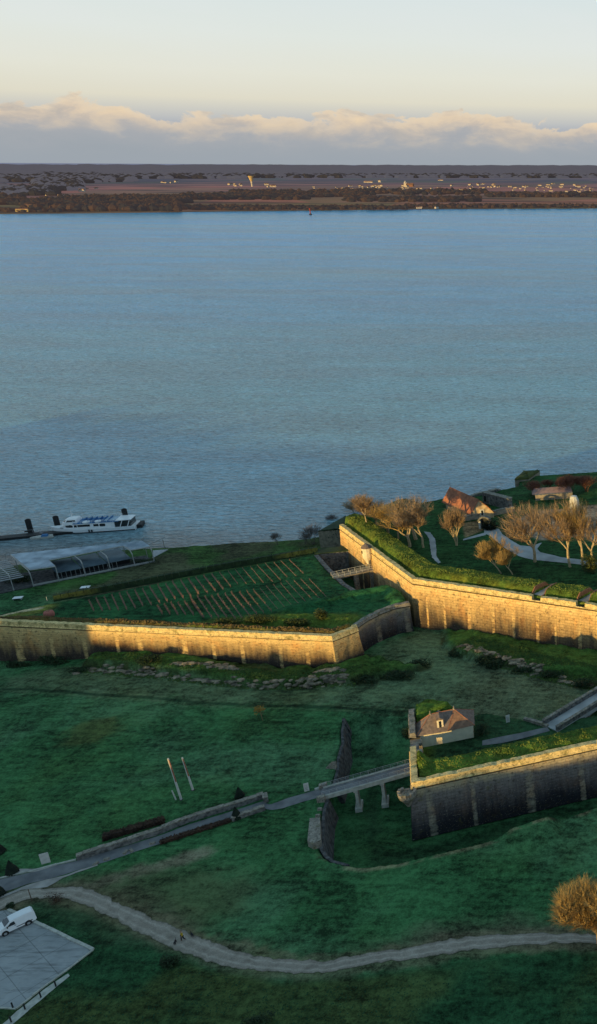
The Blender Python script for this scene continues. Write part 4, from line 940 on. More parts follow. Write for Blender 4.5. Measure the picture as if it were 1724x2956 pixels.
# small bridge across the moat to the wall door
b2 = empty('footbridge', (0, 0, 0)); tag(b2, 'short footbridge with white railing from the vineyard to the tall wall', 'bridge')
A2 = W('C', 965, 350, 12.9); B2 = W('C', 1212, 296, 12.9); hw2 = 1.1
mb = MB(); plank(mb, A2, B2, -.04, 1.06, -hw2, hw2, -.35, .02); mb.build('deck', M['ashlar'], b2)
for s_ in (-1, 1):
    mb = MB(); n = 7
    for k in range(n+1): mb.tube(along(A2, B2, k/n, s_*hw2*.93, 0), along(A2, B2, k/n, s_*hw2*.93, 1.1), .05, n=5)
    for h_ in (.55, 1.1): mb.tube(along(A2, B2, 0, s_*hw2*.93, h_), along(A2, B2, 1, s_*hw2*.93, h_), .045, n=5)
    mb.build('railing', M['offwhite'], b2)
mb = MB(); p = along(A2, B2, .56); mb.box((p[0], p[1], (4+p[2]-.36)/2), (1.1, 1.7, p[2]-4.36), math.atan2(B2[1]-A2[1], B2[0]-A2[0])); mb.build('pier', M['coping_grey'], b2)
mb = MB(); p = along(A2, B2, .95); mb.box((p[0], p[1], (4+p[2]-.36)/2), (.8, 1.5, p[2]-4.36), math.atan2(B2[1]-A2[1], B2[0]-A2[0])); mb.build('abutment', M['coping_grey'], b2)
# watch turret above the door
dv = (CC[0]-CF[0], CC[1]-CF[1]); L_ = math.hypot(*dv); nm_ = (dv[1]/L_, -dv[0]/L_)
best = min(range(200), key=lambda k: math.dist(PR(CF[0]+dv[0]*k/200, CF[1]+dv[1]*k/200, ZM)[:1], [(850+365*874/1470)/S])); f = best/200
wt_ = empty('watch_turret', (CF[0]+dv[0]*f+nm_[0]*.9, CF[1]+dv[1]*f+nm_[1]*.9, 0)); tag(wt_, 'small round watch turret with dark cap above the moat bridge door', 'turret')
mb = MB(); lathe(mb, [(.3, 14.2), (.7, 15.2), (1.25, 16.3), (1.3, 19.2)], 10); mb.build('body', M['render'], wt_)
mb = MB(); lathe(mb, [(1.5, 19.15), (1.1, 19.7), (.3, 20.3)], 10); mb.build('cap', M['roof_slate'], wt_)
mb = MB(); mb.box((nm_[0]*1.25, nm_[1]*1.25, 18.1), (.35, .35, .8), math.atan2(nm_[1], nm_[0])); mb.build('window', M['glass'], wt_)
mb = MB(); mb.box((nm_[0]*-.2, nm_[1]*-.2, 14.2), (.5, 1.6, 2.4), math.atan2(nm_[1], nm_[0])); mb.build('doorway', M['coping_grey'], wt_)
# broken turret on the ravelin corner
tb = empty('turret_base', (RC[0]-.6, RC[1]-.9, 0)); tag(tb, 'broken corbelled turret stump on the sharp corner of the near outwork', 'turret')
mb = MB(); lathe(mb, [(.3, 8.6), (.9, 9.8), (1.55, 10.7), (1.7, 11.35)], 12); mb.build('corbel', M['coping_grey'], tb)
mb = MB()
for k in range(12):
    t = k*math.pi/6
    if k in (3, 4): continue
    mb.box((1.4*math.cos(t), 1.4*math.sin(t), 11.4+random.uniform(.1, .4)), (.5, .8, random.uniform(.5, 1.0)), t)
mb.build('broken_rim', M['coping_grey'], tb)

# ------------------------------------------------------------------ stone bridge at right
sb = empty('stone_bridge', (0, 0, 0)); tag(sb, 'stone bridge with parapets leading from the outwork towards the citadel', 'bridge')
A3 = W('D', 1150, 355, 8.2); Bx = W('D', 1470, 160, 8.2); B3 = (A3[0]+(Bx[0]-A3[0])*3.2, A3[1]+(Bx[1]-A3[1])*3.2, 8.4); hw3 = 2.3
mb = MB(); plank(mb, A3, B3, 0, 1, -hw3, hw3, -.9, .0); mb.build('deck', M['concrete'], sb)
for s_ in (1, -1):
    mb = MB(); c_ = MB(); n = 24
    for k in range(n):
        plank(mb, A3, B3, k/n, (k+1)/n, s_*hw3, s_*(hw3-.55), .005, .95+random.uniform(-.03, .03)); plank(c_, A3, B3, k/n+.001, (k+.97)/n, s_*(hw3+.1), s_*(hw3-.65), 1.0, 1.16)
    w_ = mb.build('parapet', M['stone_grey'], sb); c_.build('coping', M['coping_grey'], w_)
for k, t in enumerate((.16, .33, .5, .67, .84)):
    mb = MB(); plank(mb, A3, B3, t-.018, t+.018, -hw3+.1, hw3-.1, -6.0, -.9); plank(mb, A3, B3, t-.012, t+.012, -hw3-.7, -hw3+.1, -6.0, -.5)
    for j in range(4):   # corbelled haunches towards the deck
        plank(mb, A3, B3, t-.018-.012*(j+1), t+.018+.012*(j+1), -hw3+.12, hw3-.12, -2.6+.45*j, -2.15+.45*j-.003)
    mb.build('pier', M['stone_grey'], sb)
low_wall('splay_wall', [W('D', 975, 300, 8), W('D', 1040, 322, 8), W('D', 1135, 352, 8)], .5, .6, M['coping_grey'], 'thin pale splayed wall at the near end of the stone bridge')

# ------------------------------------------------------------------ guardhouse
gh = empty('guardhouse', (0, 0, 0)); tag(gh, 'cream guardhouse with brown hipped roof inside the near outwork', 'house')
ZG = 8.0; zE = 11.0; ap = 14.0
eFL, eFR, eBR, eBL = [Vector(W('D', *q, zE)) for q in ((238, 415), (638, 338), (632, 232), (232, 332))]
cen = (eFL+eFR+eBR+eBL)/4
fl0 = (eFL+(cen-eFL)*.07)[:2]; fr0 = (eFR+(cen-eFR)*.07)[:2]
ux = (fr0[0]-fl0[0], fr0[1]-fl0[1]); Lg = math.hypot(*ux); ux = (ux[0]/Lg, ux[1]/Lg); uy = (-ux[1], ux[0]); e = .45; dep = (eBR-eFR).length*.86
def GP(a, b, z): return (fl0[0]+ux[0]*a+uy[0]*b, fl0[1]+ux[1]*a+uy[1]*b, z)
mb = MB(); mb.prism([fl0, fr0, (eBR+(cen-eBR)*.07)[:2], (eBL+(cen-eBL)*.07)[:2]], ZG-.6, zE); mb.build('wall', M['render'], gh)
FLc, FRc, BRc, BLc = [tuple(v) for v in (eFL, eFR, eBR, eBL)]
R0, R1 = W('D', 335, 262, ap), W('D', 497, 228, ap); Mid = tuple(eFL+(eFR-eFL)*.53+Vector((.12, -.3, -.03)))
mb = MB(); mb.mesh([FLc, Mid, FRc, BRc, BLc, R0, R1], [(0, 1, 6, 5), (1, 2, 6), (2, 3, 6), (3, 4, 5, 6), (4, 0, 5), (4, 3, 2, 1, 0)], 0); rf = mb.build('roof', M['roof_slate'], gh)
mb = MB()
for p, q in ((R0, R1), (R0, FLc), (R1, FRc), (R1, BRc), (R0, BLc), (R1, Mid)): mb.tube(p, q, .08, n=5)
mb.build('ridge_tiles', M['roof_tile'], rf)
for r_ in (R0, R1):
    mb = MB(); lathe(mb, [(.22, r_[2]-.1), (.22, r_[2]+.25), (.1, r_[2]+.4), (.16, r_[2]+.6), (.03, r_[2]+.8)], 8, (r_[0], r_[1])); mb.build('finial', M['coping_grey'], rf)
mb = MB(); mb.mesh([(Mid[0], Mid[1], Mid[2]+.03), FRc[:2]+(zE+.03,), (R1[0], R1[1], ap+.03)], [(0, 1, 2)]); mb.build('sunlit_slope', mat('sunlit_tile', (.30, .17, .11), (.17, .10, .07), 1.2, .85, .05, 8, detail=8), rf)  # warmer slope laid over the roof: sunlight put into its colour
# dormer
dm_ = MB(); da, db = Lg*.36, Lg*.475; y0_ = .35; 
dm_.prism([GP(da, y0_, 0), GP(db, y0_, 0), GP(db, y0_+2.4, 0), GP(da, y0_+2.4, 0)], zE+.3, zE+2.5); do = dm_.build('dormer', M['render'], rf)
mb = MB(); mb.prism([GP(da+.38, y0_-.05, 0), GP(db-.42, y0_-.05, 0), GP(db-.42, y0_+.2, 0), GP(da+.38, y0_+.2, 0)], zE+.7, zE+2.15); mb.build('window', M['glass'], do)
c0, c1, c2, c3 = GP(da-.15, y0_-.2, zE+2.5), GP(db+.15, y0_-.2, zE+2.5), GP(db+.15, y0_+2.8, zE+2.5), GP(da-.15, y0_+2.8, zE+2.5); pk0, pk1 = GP((da+db)/2, y0_-.2, zE+3.05), GP((da+db)/2, y0_+3, zE+3.05)
mb = MB(); mb.mesh([c0, c1, c2, c3, pk0, pk1], [(0, 1, 4), (1, 2, 5, 4), (2, 3, 5), (3, 0, 4, 5), (3, 2, 1, 0)]); mb.build('dormer_roof', M['roof_slate'], do)
mb = MB()
for a in (.2, .72): mb.prism([GP(Lg+.0, dep*a, 0), GP(Lg+.05, dep*a, 0), GP(Lg+.05, dep*a+.9, 0), GP(Lg, dep*a+.9, 0)], ZG+.9, ZG+2.1)
mb.build('window', M['glass'], gh)
# gate block left of the guardhouse, where the bridge lands
gt = empty('gate_block', (0, 0, 0)); tag(gt, 'ruined stone gate block between the long bridge and the guardhouse', 'gate'); mb = MB()
def onr(t, o=0): 
    d = (RB[0]-RC[0], RB[1]-RC[1]); L = math.hypot(*d); return (RC[0]+d[0]*t+o*(-d[1]/L)*-1, RC[1]+d[1]*t+o*(d[0]/L)*-1)
mb.prism([onr(.50), onr(.50, 2.2), onr(.44, 2.2), onr(.44)], 1.5, 11.0); mb.build('pillar', M['ashlar'], gt); mb = MB(); mb.prism([onr(.66), onr(.66, 2.2), onr(.60, 2.2), onr(.60)], 1.5, 10.6); mb.build('pillar', M['ashlar'], gt)
mb = MB(); mb.prism([onr(.598), onr(.598, 1.6), onr(.502, 1.6), onr(.502)], 10.1, 10.8); mb.prism([onr(.598), onr(.598, 1.6), onr(.502, 1.6), onr(.502)], 1.5, 7.6); mb.build('lintel', M['stone_grey'], gt)

# ------------------------------------------------------------------ citadel buildings
h1 = empty('powder_house', (0, 0, 0)); tag(h1, 'steep red tiled house with golden gable end beside the river wall', 'house')
ZH = 16.3; zev, zri = 18.2, 22.6
eF, eB, eR = (Vector(W('B', 855, 310, zev)), Vector(W('B', 735, 255, zev)), Vector(W('B', 968, 300, zev))); rF, rB = Vector(W('B', 893, 240, zri)), Vector(W('B', 783, 175, zri))
ax = (eB-eF); ax.z = 0; rB = rF+ax*((rB-rF).length/ax.length); eRb = eR+ax
def dn_(v, z): return (v.x, v.y, z)
mb = MB(); mb.mesh([dn_(eF, ZH-.8), dn_(eR, ZH-.8), dn_(eRb, ZH-.8), dn_(eB, ZH-.8), eF, eR, eRb, eB, rF, rF+ax*.97], [(0, 1, 5, 8, 4), (1, 2, 6, 5), (2, 3, 7, 9, 6), (3, 0, 4, 7), (3, 2, 1, 0)]); mb.build('wall', mat('old_render', (.60, .46, .29), (.34, .26, .17), .9, .9, .02, 5), h1)
def slab(mb, a, b, c, d, th): mb.mesh([a, b, c, d]+[(p[0], p[1], p[2]+th) for p in (a, b, c, d)], [(3, 2, 1, 0), (4, 5, 6, 7), (0, 1, 5, 4), (1, 2, 6, 5), (2, 3, 7, 6), (3, 0, 4, 7)])
mb = MB(); un = ax.normalized()*.3; dl_ = (eF-rF)*1.08; dr_ = (eR-rF)*1.07
slab(mb, rF+dl_-un, rF-un, rB+un, rB+un+dl_, .22); slab(mb, rF-un+Vector((.003, 0, 0)), rF+dr_-un, rB+dr_+un, rB+un+Vector((.003, 0, 0)), .22)
rf = mb.build('roof', M['roof_tile'], h1)
mb = MB(); mb.tube(rB, rB+Vector((0, 0, 3.0)), .06, .02, 5); mb.build('spike', M['dark'], rf)
gv = (eR-eF).normalized(); gm = eF+(eR-eF)*.50; fn = -ax.normalized()*.08
def box4(p, w_, z0, z1, off, nm, m, par):
    mb = MB(); a_ = p-gv*w_/2+fn*off; b_ = p+gv*w_/2+fn*off; c_ = b_-fn*3; d_ = a_-fn*3; mb.prism([a_[:2], b_[:2], c_[:2], d_[:2]], z0, z1); return mb.build(nm, m, par)
fo = box4(gm, 1.15, ZH+1.2, ZH+3.1, 1, 'door_frame', M['offwhite'], h1); box4(gm, .6, ZH+1.3, ZH+2.8, 1.6, 'door', M['dark'], fo)
low_wall('courtyard_wall', [W('I', 120, 575, 16.3), W('I', 300, 545, 16.3), W('I', 470, 508, 16.3), W('I', 640, 475, 16.3)], 1.5, .7, M['ashlar'], 'stone courtyard wall in front of the golden gable')
lw = empty('long_blank_wall', (0, 0, 0)); tag(lw, 'high blank grey wall running right from behind the red roof', 'wall')
p_, q_ = W('I', 330, 400, 16.0)[:2], W('I', 590, 470, 16.0)[:2]
mb = MB(); mb.prism([p_, q_, (q_[0]+.9, q_[1]+1.2), (p_[0]+.9, p_[1]+1.2)], 15.5, 20.0); mb.build('masonry', M['stone_grey'], lw)
mb = MB(); mb.prism([(p_[0]-.1, p_[1]-.2), (q_[0]+.1, q_[1]-.2), (q_[0]+1, q_[1]+1.4), (p_[0]+.9, p_[1]+1.4)], 20.003, 20.25); mb.build('coping', M['coping_grey'], lw)
mb = MB(); c_ = (p_[0]*.9+q_[0]*.1, p_[1]*.9+q_[1]*.1); mb.box((c_[0], c_[1]-.05, 18.2), (.8, .3, 1.8), math.atan2(q_[1]-p_[1], q_[0]-p_[0])); mb.build('window', M['glass'], lw)
h2 = empty('long_shed', W('I', 1020, 372, 16)); tag(h2, 'low pinkish roofed shed among the red bushes', 'shed')
mb = MB(); mb.box((0, 3, 1.2), (12, 5, 2.4), .25); mb.build('wall', M['ashlar'], h2)
mb = MB(); mb.mesh([(-6.3, -.3, 2.3), (6.3, 2.6, 2.3), (5, 7.2, 2.3), (-7.6, 4.5, 2.3), (-6.2, 2.6, 3.6), (5.0, 5.3, 3.6)], [(0, 1, 5, 4), (2, 3, 4, 5), (1, 2, 5), (3, 0, 4), (3, 2, 1, 0)]); mb.build('roof', mat('pink_roof', (.34, .22, .2), (.24, .16, .15), 1, .9), h2)
mn = empty('stone_monument', W('I', 1245, 440, 16.3)); tag(mn, 'pale rounded stone block standing by the gravel square', 'monument'); mb = MB(); lathe(mb, [(1.5, 0), (1.6, 1.0), (1.45, 3.0), (1.0, 4.1), (.3, 4.3)], 9); mb.build('block', M['offwhite'], mn); mb = MB(); mb.box((0, 0, .1), (4, 3.4, .3)); mb.build('plinth', M['coping_grey'], mn)
# arched opening and ivy by the path
ar = empty('tunnel_arch', W('I', 360, 645, 16.3)); tag(ar, 'dark tunnel arch with white pillar beside the grey path', 'arch'); mb = MB()
for x in (-1.7, 1.1): mb = MB(); mb.box((x, 0, 1.3), (.55, 1.2, 2.6)); mb.build('pillar', M['offwhite'], ar)
mb = MB()
for k in range(9):
    t0, t1 = math.pi*k/9, math.pi*(k+.94)/9
    mb.mesh([(-.3+1.4*math.cos(t)*r_, y, 2.4+1.2*math.sin(t)*r_) for y in (-.6, .6) for t, r_ in ((t0, 1), (t1, 1), (t1, 1.4), (t0, 1.4))], [(0, 1, 2, 3), (7, 6, 5, 4), (0, 4, 5, 1), (1, 5, 6, 2), (2, 6, 7, 3), (3, 7, 4, 0)])
mb.build('vault', M['stone_grey'], ar)
mb = MB(); mb.box((-.3, .7, 1.5), (2.6, .2, 3.0)); mb.build('doorway', M['dark'], ar)
bush('ivy_bush', W('I', 450, 650, 16.3), (3.6, 2.0, 3.2), M['yew'], 'dark ivy mound right of the tunnel arch', n=1400, size=.35, lumps=4)
# embrasures
for k, q4 in enumerate(EMB):
    er = empty('embrasure', (0, 0, 0)); tag(er, ['left', 'right'][k]+' gun embrasure with brick cheeks cut through the grass rampart', 'embrasure')
    FLq, FRq, BRq, BLq = q4
    for a_, b_, s_ in ((FLq, BLq, -1), (FRq, BRq, 1)):
        d = (b_[0]-a_[0], b_[1]-a_[1]); L = math.hypot(*d); nd = (d[1]/L*.3*s_, -d[0]/L*.3*s_); a_ = (a_[0]-d[0]*.05, a_[1]-d[1]*.05)
        mb = MB(); n = 6; ox, oy = nd[0]*4.5, nd[1]*4.5
        for i in range(n):
            f0_, f1_ = i/n, (i+1)/n; P0 = (a_[0]+d[0]*f0_, a_[1]+d[1]*f0_); P1 = (a_[0]+d[0]*f1_, a_[1]+d[1]*f1_)
            z0_ = min(20.5, max(18.75, hz(P0[0]+ox, P0[1]+oy)+.12)); z1_ = min(20.5, max(18.75, hz(P1[0]+ox, P1[1]+oy)+.12))
            vs = [(*P0, 17.6), (*P1, 17.6), (P1[0]+nd[0], P1[1]+nd[1], 17.6), (P0[0]+nd[0], P0[1]+nd[1], 17.6), (*P0, z0_), (*P1, z1_), (P1[0]+nd[0], P1[1]+nd[1], z1_), (P0[0]+nd[0], P0[1]+nd[1], z0_)]
            mb.mesh(vs, [(3, 2, 1, 0), (4, 5, 6, 7), (0, 1, 5, 4), (2, 3, 7, 6)]+([(3, 0, 4, 7)] if i == 0 else [])+([(1, 2, 6, 5)] if i == n-1 else []))
        mb.build('cheek', M['brickwood'], er)
    mb = MB(); mb.mesh([(FLq[0], FLq[1], 18.45), (FRq[0], FRq[1], 18.45), (BRq[0], BRq[1], 18.75), (BLq[0], BLq[1], 18.75)], [(0, 1, 2, 3)]); mb.build('sill', M['gravel'], er)

# ------------------------------------------------------------------ trees
def tree_meshes(seed, Ht, spread, stems=1, fork=.28, twigs=5, tw_len=.9, r0=.28, up=.5, minr=.022, split=(3, 4), levels=4):
    rr = random.Random(seed); T = MB(); C_ = MB()
    def vadd(a, b, k=1): return tuple(a[i]+b[i]*k for i in range(3))
    def norm(a): l = math.sqrt(sum(x*x for x in a)) or 1; return tuple(x/l for x in a)
    def grow(p, d, L, r, lv):
        seg = 3 if lv < 3 else 2; q = p; dd = d
        mb = T if lv <= 1 else C_
        for k in range(seg):
            dd = norm((dd[0]+rr.uniform(-.16, .16), dd[1]+rr.uniform(-.16, .16), dd[2]+rr.uniform(-.05, .14)*up*2))
            nq = vadd(q, dd, L/seg); ra = r*(1-.3*k/seg); rb = r*(1-.3*(k+1)/seg); mb.tube(q, nq, max(ra, minr), max(rb, minr), 5 if lv < 2 else 3, caps=False); q = nq
            if lv >= 2 or (lv == 1 and k > 0):
                for _ in range(1 if lv < levels else 0):
                    a = rr.uniform(0, 6.28); s = spread*1.1; nd = norm((dd[0]+math.cos(a)*s, dd[1]+math.sin(a)*s, dd[2]*.8+.1)); grow(q, nd, L*.55, r*.45, lv+1) if lv < levels else None
        if lv >= levels:
            for _ in range(twigs):
                a = rr.uniform(0, 6.28); s = rr.uniform(.3, 1.1); nd = norm((dd[0]+math.cos(a)*s, dd[1]+math.sin(a)*s, dd[2]+rr.uniform(-.3, .5))); l = tw_len*rr.uniform(.5, 1.3); e_ = vadd(q, nd, l)
                w = minr*.9; sx = norm((nd[1]+.01, -nd[0], .3)); C_.face([vadd(q, sx, -w), vadd(q, sx, w), vadd(e_, sx, w*.4)])
            return
        for k in range(rr.randint(*split)):
            a = 6.283*k/split[1]+rr.uniform(-.5, .5); s = spread*rr.uniform(.6, 1.25)
            nd = norm((dd[0]+math.cos(a)*s, dd[1]+math.sin(a)*s, dd[2]+rr.uniform(-.1, .3)*up)); grow(q, nd, L*rr.uniform(.68, .86), r*.62, lv+1)
    for s_ in range(stems):
        a = rr.uniform(0, 6.28); k = .0 if stems == 1 else .28
        grow((math.cos(a)*.3*(stems > 1), math.sin(a)*.3*(stems > 1), -.2), norm((math.cos(a)*k, math.sin(a)*k, 1)), Ht*fork, r0*(1 if stems == 1 else .7), 0)
    zs = max(v[2] for v in C_.v); f = Ht/zs
    T.v = [(x*f, y*f, z*f) for x, y, z in T.v]; C_.v = [(x*f, y*f, z*f) for x, y, z in C_.v]
    return T, C_
protos_t = {}
def tree(key, p, h, label, group=None, rz=0.0, kw=None, tm='trunk', cm='twig', lean=(0, 0), sx=1.0, name='bare_tree'):
    k2 = (key, tm, cm)
    if k2 not in protos_t:
        T, C_ = tree_meshes(key, 12.0, **kw); root = empty(name, (0, 0, 0)); T.build('trunk', M[tm], root); C_.build('crown', M[cm], root); protos_t[k2] = root; o = root
    else: o = copy_tree(protos_t[k2])
    o.name = name if o.name.startswith(name) is False else o.name
    o.location = p; s = h/12.0; o.scale = (s*sx, s*sx, s); o.rotation_euler = (lean[0], lean[1], rz); o.pop('group', None) if not group else None
    tag(o, label, 'tree', group); return o
KA = dict(spread=.72, fork=.26, twigs=5, tw_len=1.7, r0=.36, split=(3, 4), minr=.030)
KB = dict(spread=.52, fork=.27, twigs=5, tw_len=1.1, r0=.22, split=(2, 3), minr=.028, up=.8, levels=5)
KC = dict(spread=.5, stems=5, fork=.26, twigs=10, tw_len=.9, r0=.24, split=(2, 3), minr=.026, levels=4)
KD = dict(spread=.85, stems=1, fork=.20, twigs=9, tw_len=.8, r0=.40, split=(4, 5), minr=.020, levels=4, up=.6)
KE = dict(spread=.7, stems=7, fork=.22, twigs=9, tw_len=1.0, r0=.14, split=(3, 3), minr=.028, levels=3)
ZI = 16.4
spots = [(300, 335, 238, 'leftmost bare tree on the rampart, right at its tip'), (350, 350, 225, 'second bare tree from the tip of the rampart grove'), (400, 375, 230, 'bare tree in the middle of the rampart grove, nearest the river'), (455, 400, 250, 'bushy bare tree over the grass rampart at the grove centre'),
         (505, 432, 262, 'golden bare tree at the front of the rampart grove'), (560, 468, 285, 'front tree of the grove with thin pale trunk'), (590, 432, 235, 'tall bare tree at the right rear of the grove'), (627, 472, 262, 'rightmost slim tree of the rampart grove, by the winding path')]
for i, (u, v, vt, lab) in enumerate(spots):
    p = onto('B', u, v, ZI); tree(11+i % 3, p, max(8, H2('B', u, v, p[2], vt))*1.08, lab, 'bare trees in the rampart grove', rz=i*1.3, kw=KB if i % 3 == 1 else KA, tm='bark_pale', cm='twig_gold' if i in (3, 4, 5) else 'twig', sx=1.35)
tree(21, onto('B', 790, 462, ZI), H2('B', 790, 462, ZI, 262), 'many stemmed bare tree before the red roofed house', rz=.4, kw=KC, tm='bark_pale', cm='twig', sx=.66)
tree(22, onto('B', 1168, 541, ZI), H2('B', 1168, 541, ZI, 232), 'large forked bare tree beside the grey citadel path', rz=1.0, kw=dict(KA, r0=.34, fork=.3), tm='bark_pale', cm='twig', sx=1.0)
tree(23, onto('B', 1340, 566, ZI), H2('B', 1340, 566, ZI, 228), 'tall bare tree leaning left at the right end of the citadel path', rz=2.0, kw=dict(KA, spread=.5, fork=.34, r0=.3), tm='bark_pale', cm='twig', lean=(0, -.12), sx=1.05)
tree(24, onto('B', 1402, 560, ZI), H2('B', 1402, 560, ZI, 240), 'slender upright bare tree just left of the ivy clad one', rz=3.0, kw=KB, tm='bark_pale', cm='twig_gold', sx=1.0)
tree(23, onto('B', 1450, 560, ZI), H2('B', 1450, 560, ZI, 250), 'ivy clad bare tree at the right edge above the embrasures', rz=4.0, kw=KA, tm='bark_pale', cm='twig', sx=1.05)
bush('ivy', (*onto('B', 1440, 590, ZI)[:2], ZI), (2.6, 2.2, 5.5), M['leaf_olive'], 'olive ivy thicket round the trunk at the right edge', 'ivy', n=1200, size=.4, lumps=5)
tree(26, onto('B', 1003, 597, ZI), H2('B', 1003, 597, ZI, 405), 'low leaning birch on the lawn, left one of the pair', rz=0, kw=dict(KB, spread=.6), tm='bark_pale', cm='twig_gold', lean=(0, -.32), sx=1.0)
tree(26, onto('B', 1060, 603, ZI), H2('B', 1060, 603, ZI, 460), 'low leaning birch on the lawn, right one of the pair', rz=.35, kw=KB, tm='bark_pale', cm='twig_gold', lean=(0, -.22), sx=1.15)
for i, (u, v, vt, w_, lab) in enumerate([(1160, 215, 150, 1.25, 'wide reddish bush standing left of the pollard tree'), (1232, 195, 140, .9, 'dark reddish bush behind between two others'), (1342, 215, 118, 1.05, 'fan shaped red twigged pollard on a short stem'), (1420, 200, 118, 1.2, 'reddish bush at the right edge near the river wall'), (1290, 190, 140, .8, 'small red brown bush behind the fan shaped pollard')]):
    p = onto('B', u, v, 15.5); tree(31, p, max(3.5, H2('B', u, v, p[2], vt)), lab, 'red twigged trees by the river wall', rz=i*1.1, kw=KE, tm='twig_red', cm='twig_red', sx=w_*1.25, name='red_bush')
for i, (c, u, v, vt, lab, s_) in enumerate([('C', 638, 153, 68, 'small round bare tree alone on the river bank', .9), ('C', 850, 148, 15, 'grey bare tree on the bank left of the stone outwork', 1.1), ('C', 800, 150, 80, 'low grey bare shrub left of the outwork tree', 1.2), ('B', 190, 372, 305, 'grey bare tree top rising behind the stone outwork', 1.0)]):
    p = onto(c, u, v, 3.0); tree(41, p, max(2.5, H2(c, u, v, p[2], vt)), lab, None, rz=i*1.7, kw=dict(KE, r0=.10, twigs=4, stems=5), tm='twig_grey', cm='twig_grey', sx=s_)
# big foreground tree
p = onto('J', 1490, 805, 5.5); tree(51, p, H2('J', 1490, 805, p[2], 312), 'large round golden bare tree beside the gravel track at right', rz=.7, kw=dict(KD, twigs=14, tw_len=1.1, minr=.022, levels=4), tm='trunk', cm='twig_gold', sx=.84)
# small yellow tree in the meadow
p = onto('F', 755, 62, 5.5); yt = empty('yellow_tree', p); tag(yt, 'small sapling with yellow orange leaves alone in the meadow', 'tree')
mb = MB(); mb.tube((0, 0, -.1), (-.2, 0, 1.6), .08, .05, 6)
for k in range(9): a = k*.7; mb.tube((-.2, 0, 1.2+.1*k), (-.2+math.cos(a)*.9, math.sin(a)*.9, 2.2+.12*k), .04, .015, 4)
mb.build('trunk', M['trunk'], yt)
mb = MB()
for k in range(14): leaf_cloud(mb, (-.5+random.uniform(-1.1, .9), random.uniform(-.9, .9), random.uniform(1.9, 3.4)), (.5, .5, .35), 22, .22)
mb.build('crown', M['leaf_yellow'], yt)

# yews and hedges
def yew(c, u, v, h, r, label):
    p = onto(c, u, v); root = empty('cone_yew', p); mb = MB(); n = 12; rr = random.Random(int(u))
    prof = [(.75, 0), (1.0, .12), (.8, .35), (.55, .6), (.28, .82), (.03, 1.0)]
    for j in range(4): pass
    vs = []
    for rf_, zf_ in prof:
        for k in range(n): t = 6.283*k/n; q = rf_*r*rr.uniform(.88, 1.1); vs.append((q*math.cos(t), q*math.sin(t), zf_*h))
    mb.mesh(vs, [(j*n+k, j*n+(k+1) % n, (j+1)*n+(k+1) % n, (j+1)*n+k) for j in range(5) for k in range(n)]+[tuple(range(5*n, 6*n))])
    for _ in range(500):
        z = rr.random()**1.3; rad = r*(1-z)*.98+.03; t = rr.uniform(0, 6.28); leaf_cloud(mb, (rad*math.cos(t), rad*math.sin(t), z*h), (.05, .05, .05), 1, .2, rr=rr)
    mb.build('foliage', M['yew'], root); mb = MB(); mb.tube((0, 0, -.2), (0, 0, .5), .12, n=6); mb.build('trunk', M['trunk'], root); tag(root, label, 'yew', 'clipped cone yews along the road')
yew('E', 88, 785, 2.6, 1.0, 'clipped dark yew cone above the road at far left, left of the notice board'); yew('F', 615, 525, 2.2, .9, 'clipped dark yew cone on the meadow side of the walled road'); yew('F', 597, 655, 2.5, .95, 'clipped dark yew cone at the lower side of the walled road')
yew('E', -12, 940, 2.6, 1.1, 'dark yew cone cut by the left edge, below the road'); yew('E', -8, 640, 2.4, 1.1, 'dark yew cone cut by the left edge, in the meadow')
def hedge(a, b, w, h, m, label, name='hedge', n=2200, size=.28, base=None):
    root = empty(name, (0, 0, 0)); mb = MB(); L = math.dist(a[:2], b[:2]); rz = math.atan2(b[1]-a[1], b[0]-a[0]); core = MB()
    k = max(2, int(L/1.5))
    for i in range(k):
        x = a[0]+(b[0]-a[0])*(i+.5)/k; y = a[1]+(b[1]-a[1])*(i+.5)/k; z = hz(x, y) if base is None else base
        core.box((x, y, z+h*.42), (L/k*1.02, w*.7, h*.8), rz, taper=.9)
    core.build('branches', m, root)
    for _ in range(n):
        f = random.random(); o_ = random.uniform(-.5, .5)*w; x = a[0]+(b[0]-a[0])*f-math.sin(rz)*o_; y = a[1]+(b[1]-a[1])*f+math.cos(rz)*o_; z = (hz(x, y) if base is None else base)+random.uniform(.1, 1)*h
        leaf_cloud(mb, (x, y, z), (.15, .15, .15), 1, size)
    mb.build('foliage', m, root); tag(root, label, 'hedge'); return root
hedge(W('E', 730, 545), W('E', 1165, 415), 1.5, 1.1, M['leaf_brown'], 'brown clipped hedge in the meadow above the walled road')
hedge(W('F', 130, 800), W('F', 560, 668), 1.1, .6, M['leaf_brown'], 'brown low hedge along the lower side of the walled road')
hh_ = [g(132, 1474, 13), g(300, 1443, 13), g(560, 1393, 13), g(720, 1366, 13), g(782, 1354, 13)]
hd = empty('long_hedge', (0, 0, 0)); tag(hd, 'long dark hedge closing the vineyard towards the river', 'hedge'); mb = MB(); cb_ = MB()
for i in range(4):
    a, b = hh_[i], hh_[i+1]; L = math.dist(a, b); rz = math.atan2(b[1]-a[1], b[0]-a[0]); k = int(L/1.6)
    for j in range(k):
        x = a[0]+(b[0]-a[0])*(j+.5)/k; y = a[1]+(b[1]-a[1])*(j+.5)/k; cb_.box((x, y, 13.2), (L/k*1.02, 1.1, 1.7), rz, taper=.9)
    for _ in range(int(L*28)):
        f = random.random(); leaf_cloud(mb, (a[0]+(b[0]-a[0])*f+random.uniform(-.6, .6), a[1]+(b[1]-a[1])*f+random.uniform(-.6, .6), random.uniform(12.7, 14.3)), (.2, .2, .15), 1, .3)
cb_.build('branches', M['leaf_dark'], hd); mb.build('foliage', M['leaf_dark'], hd)
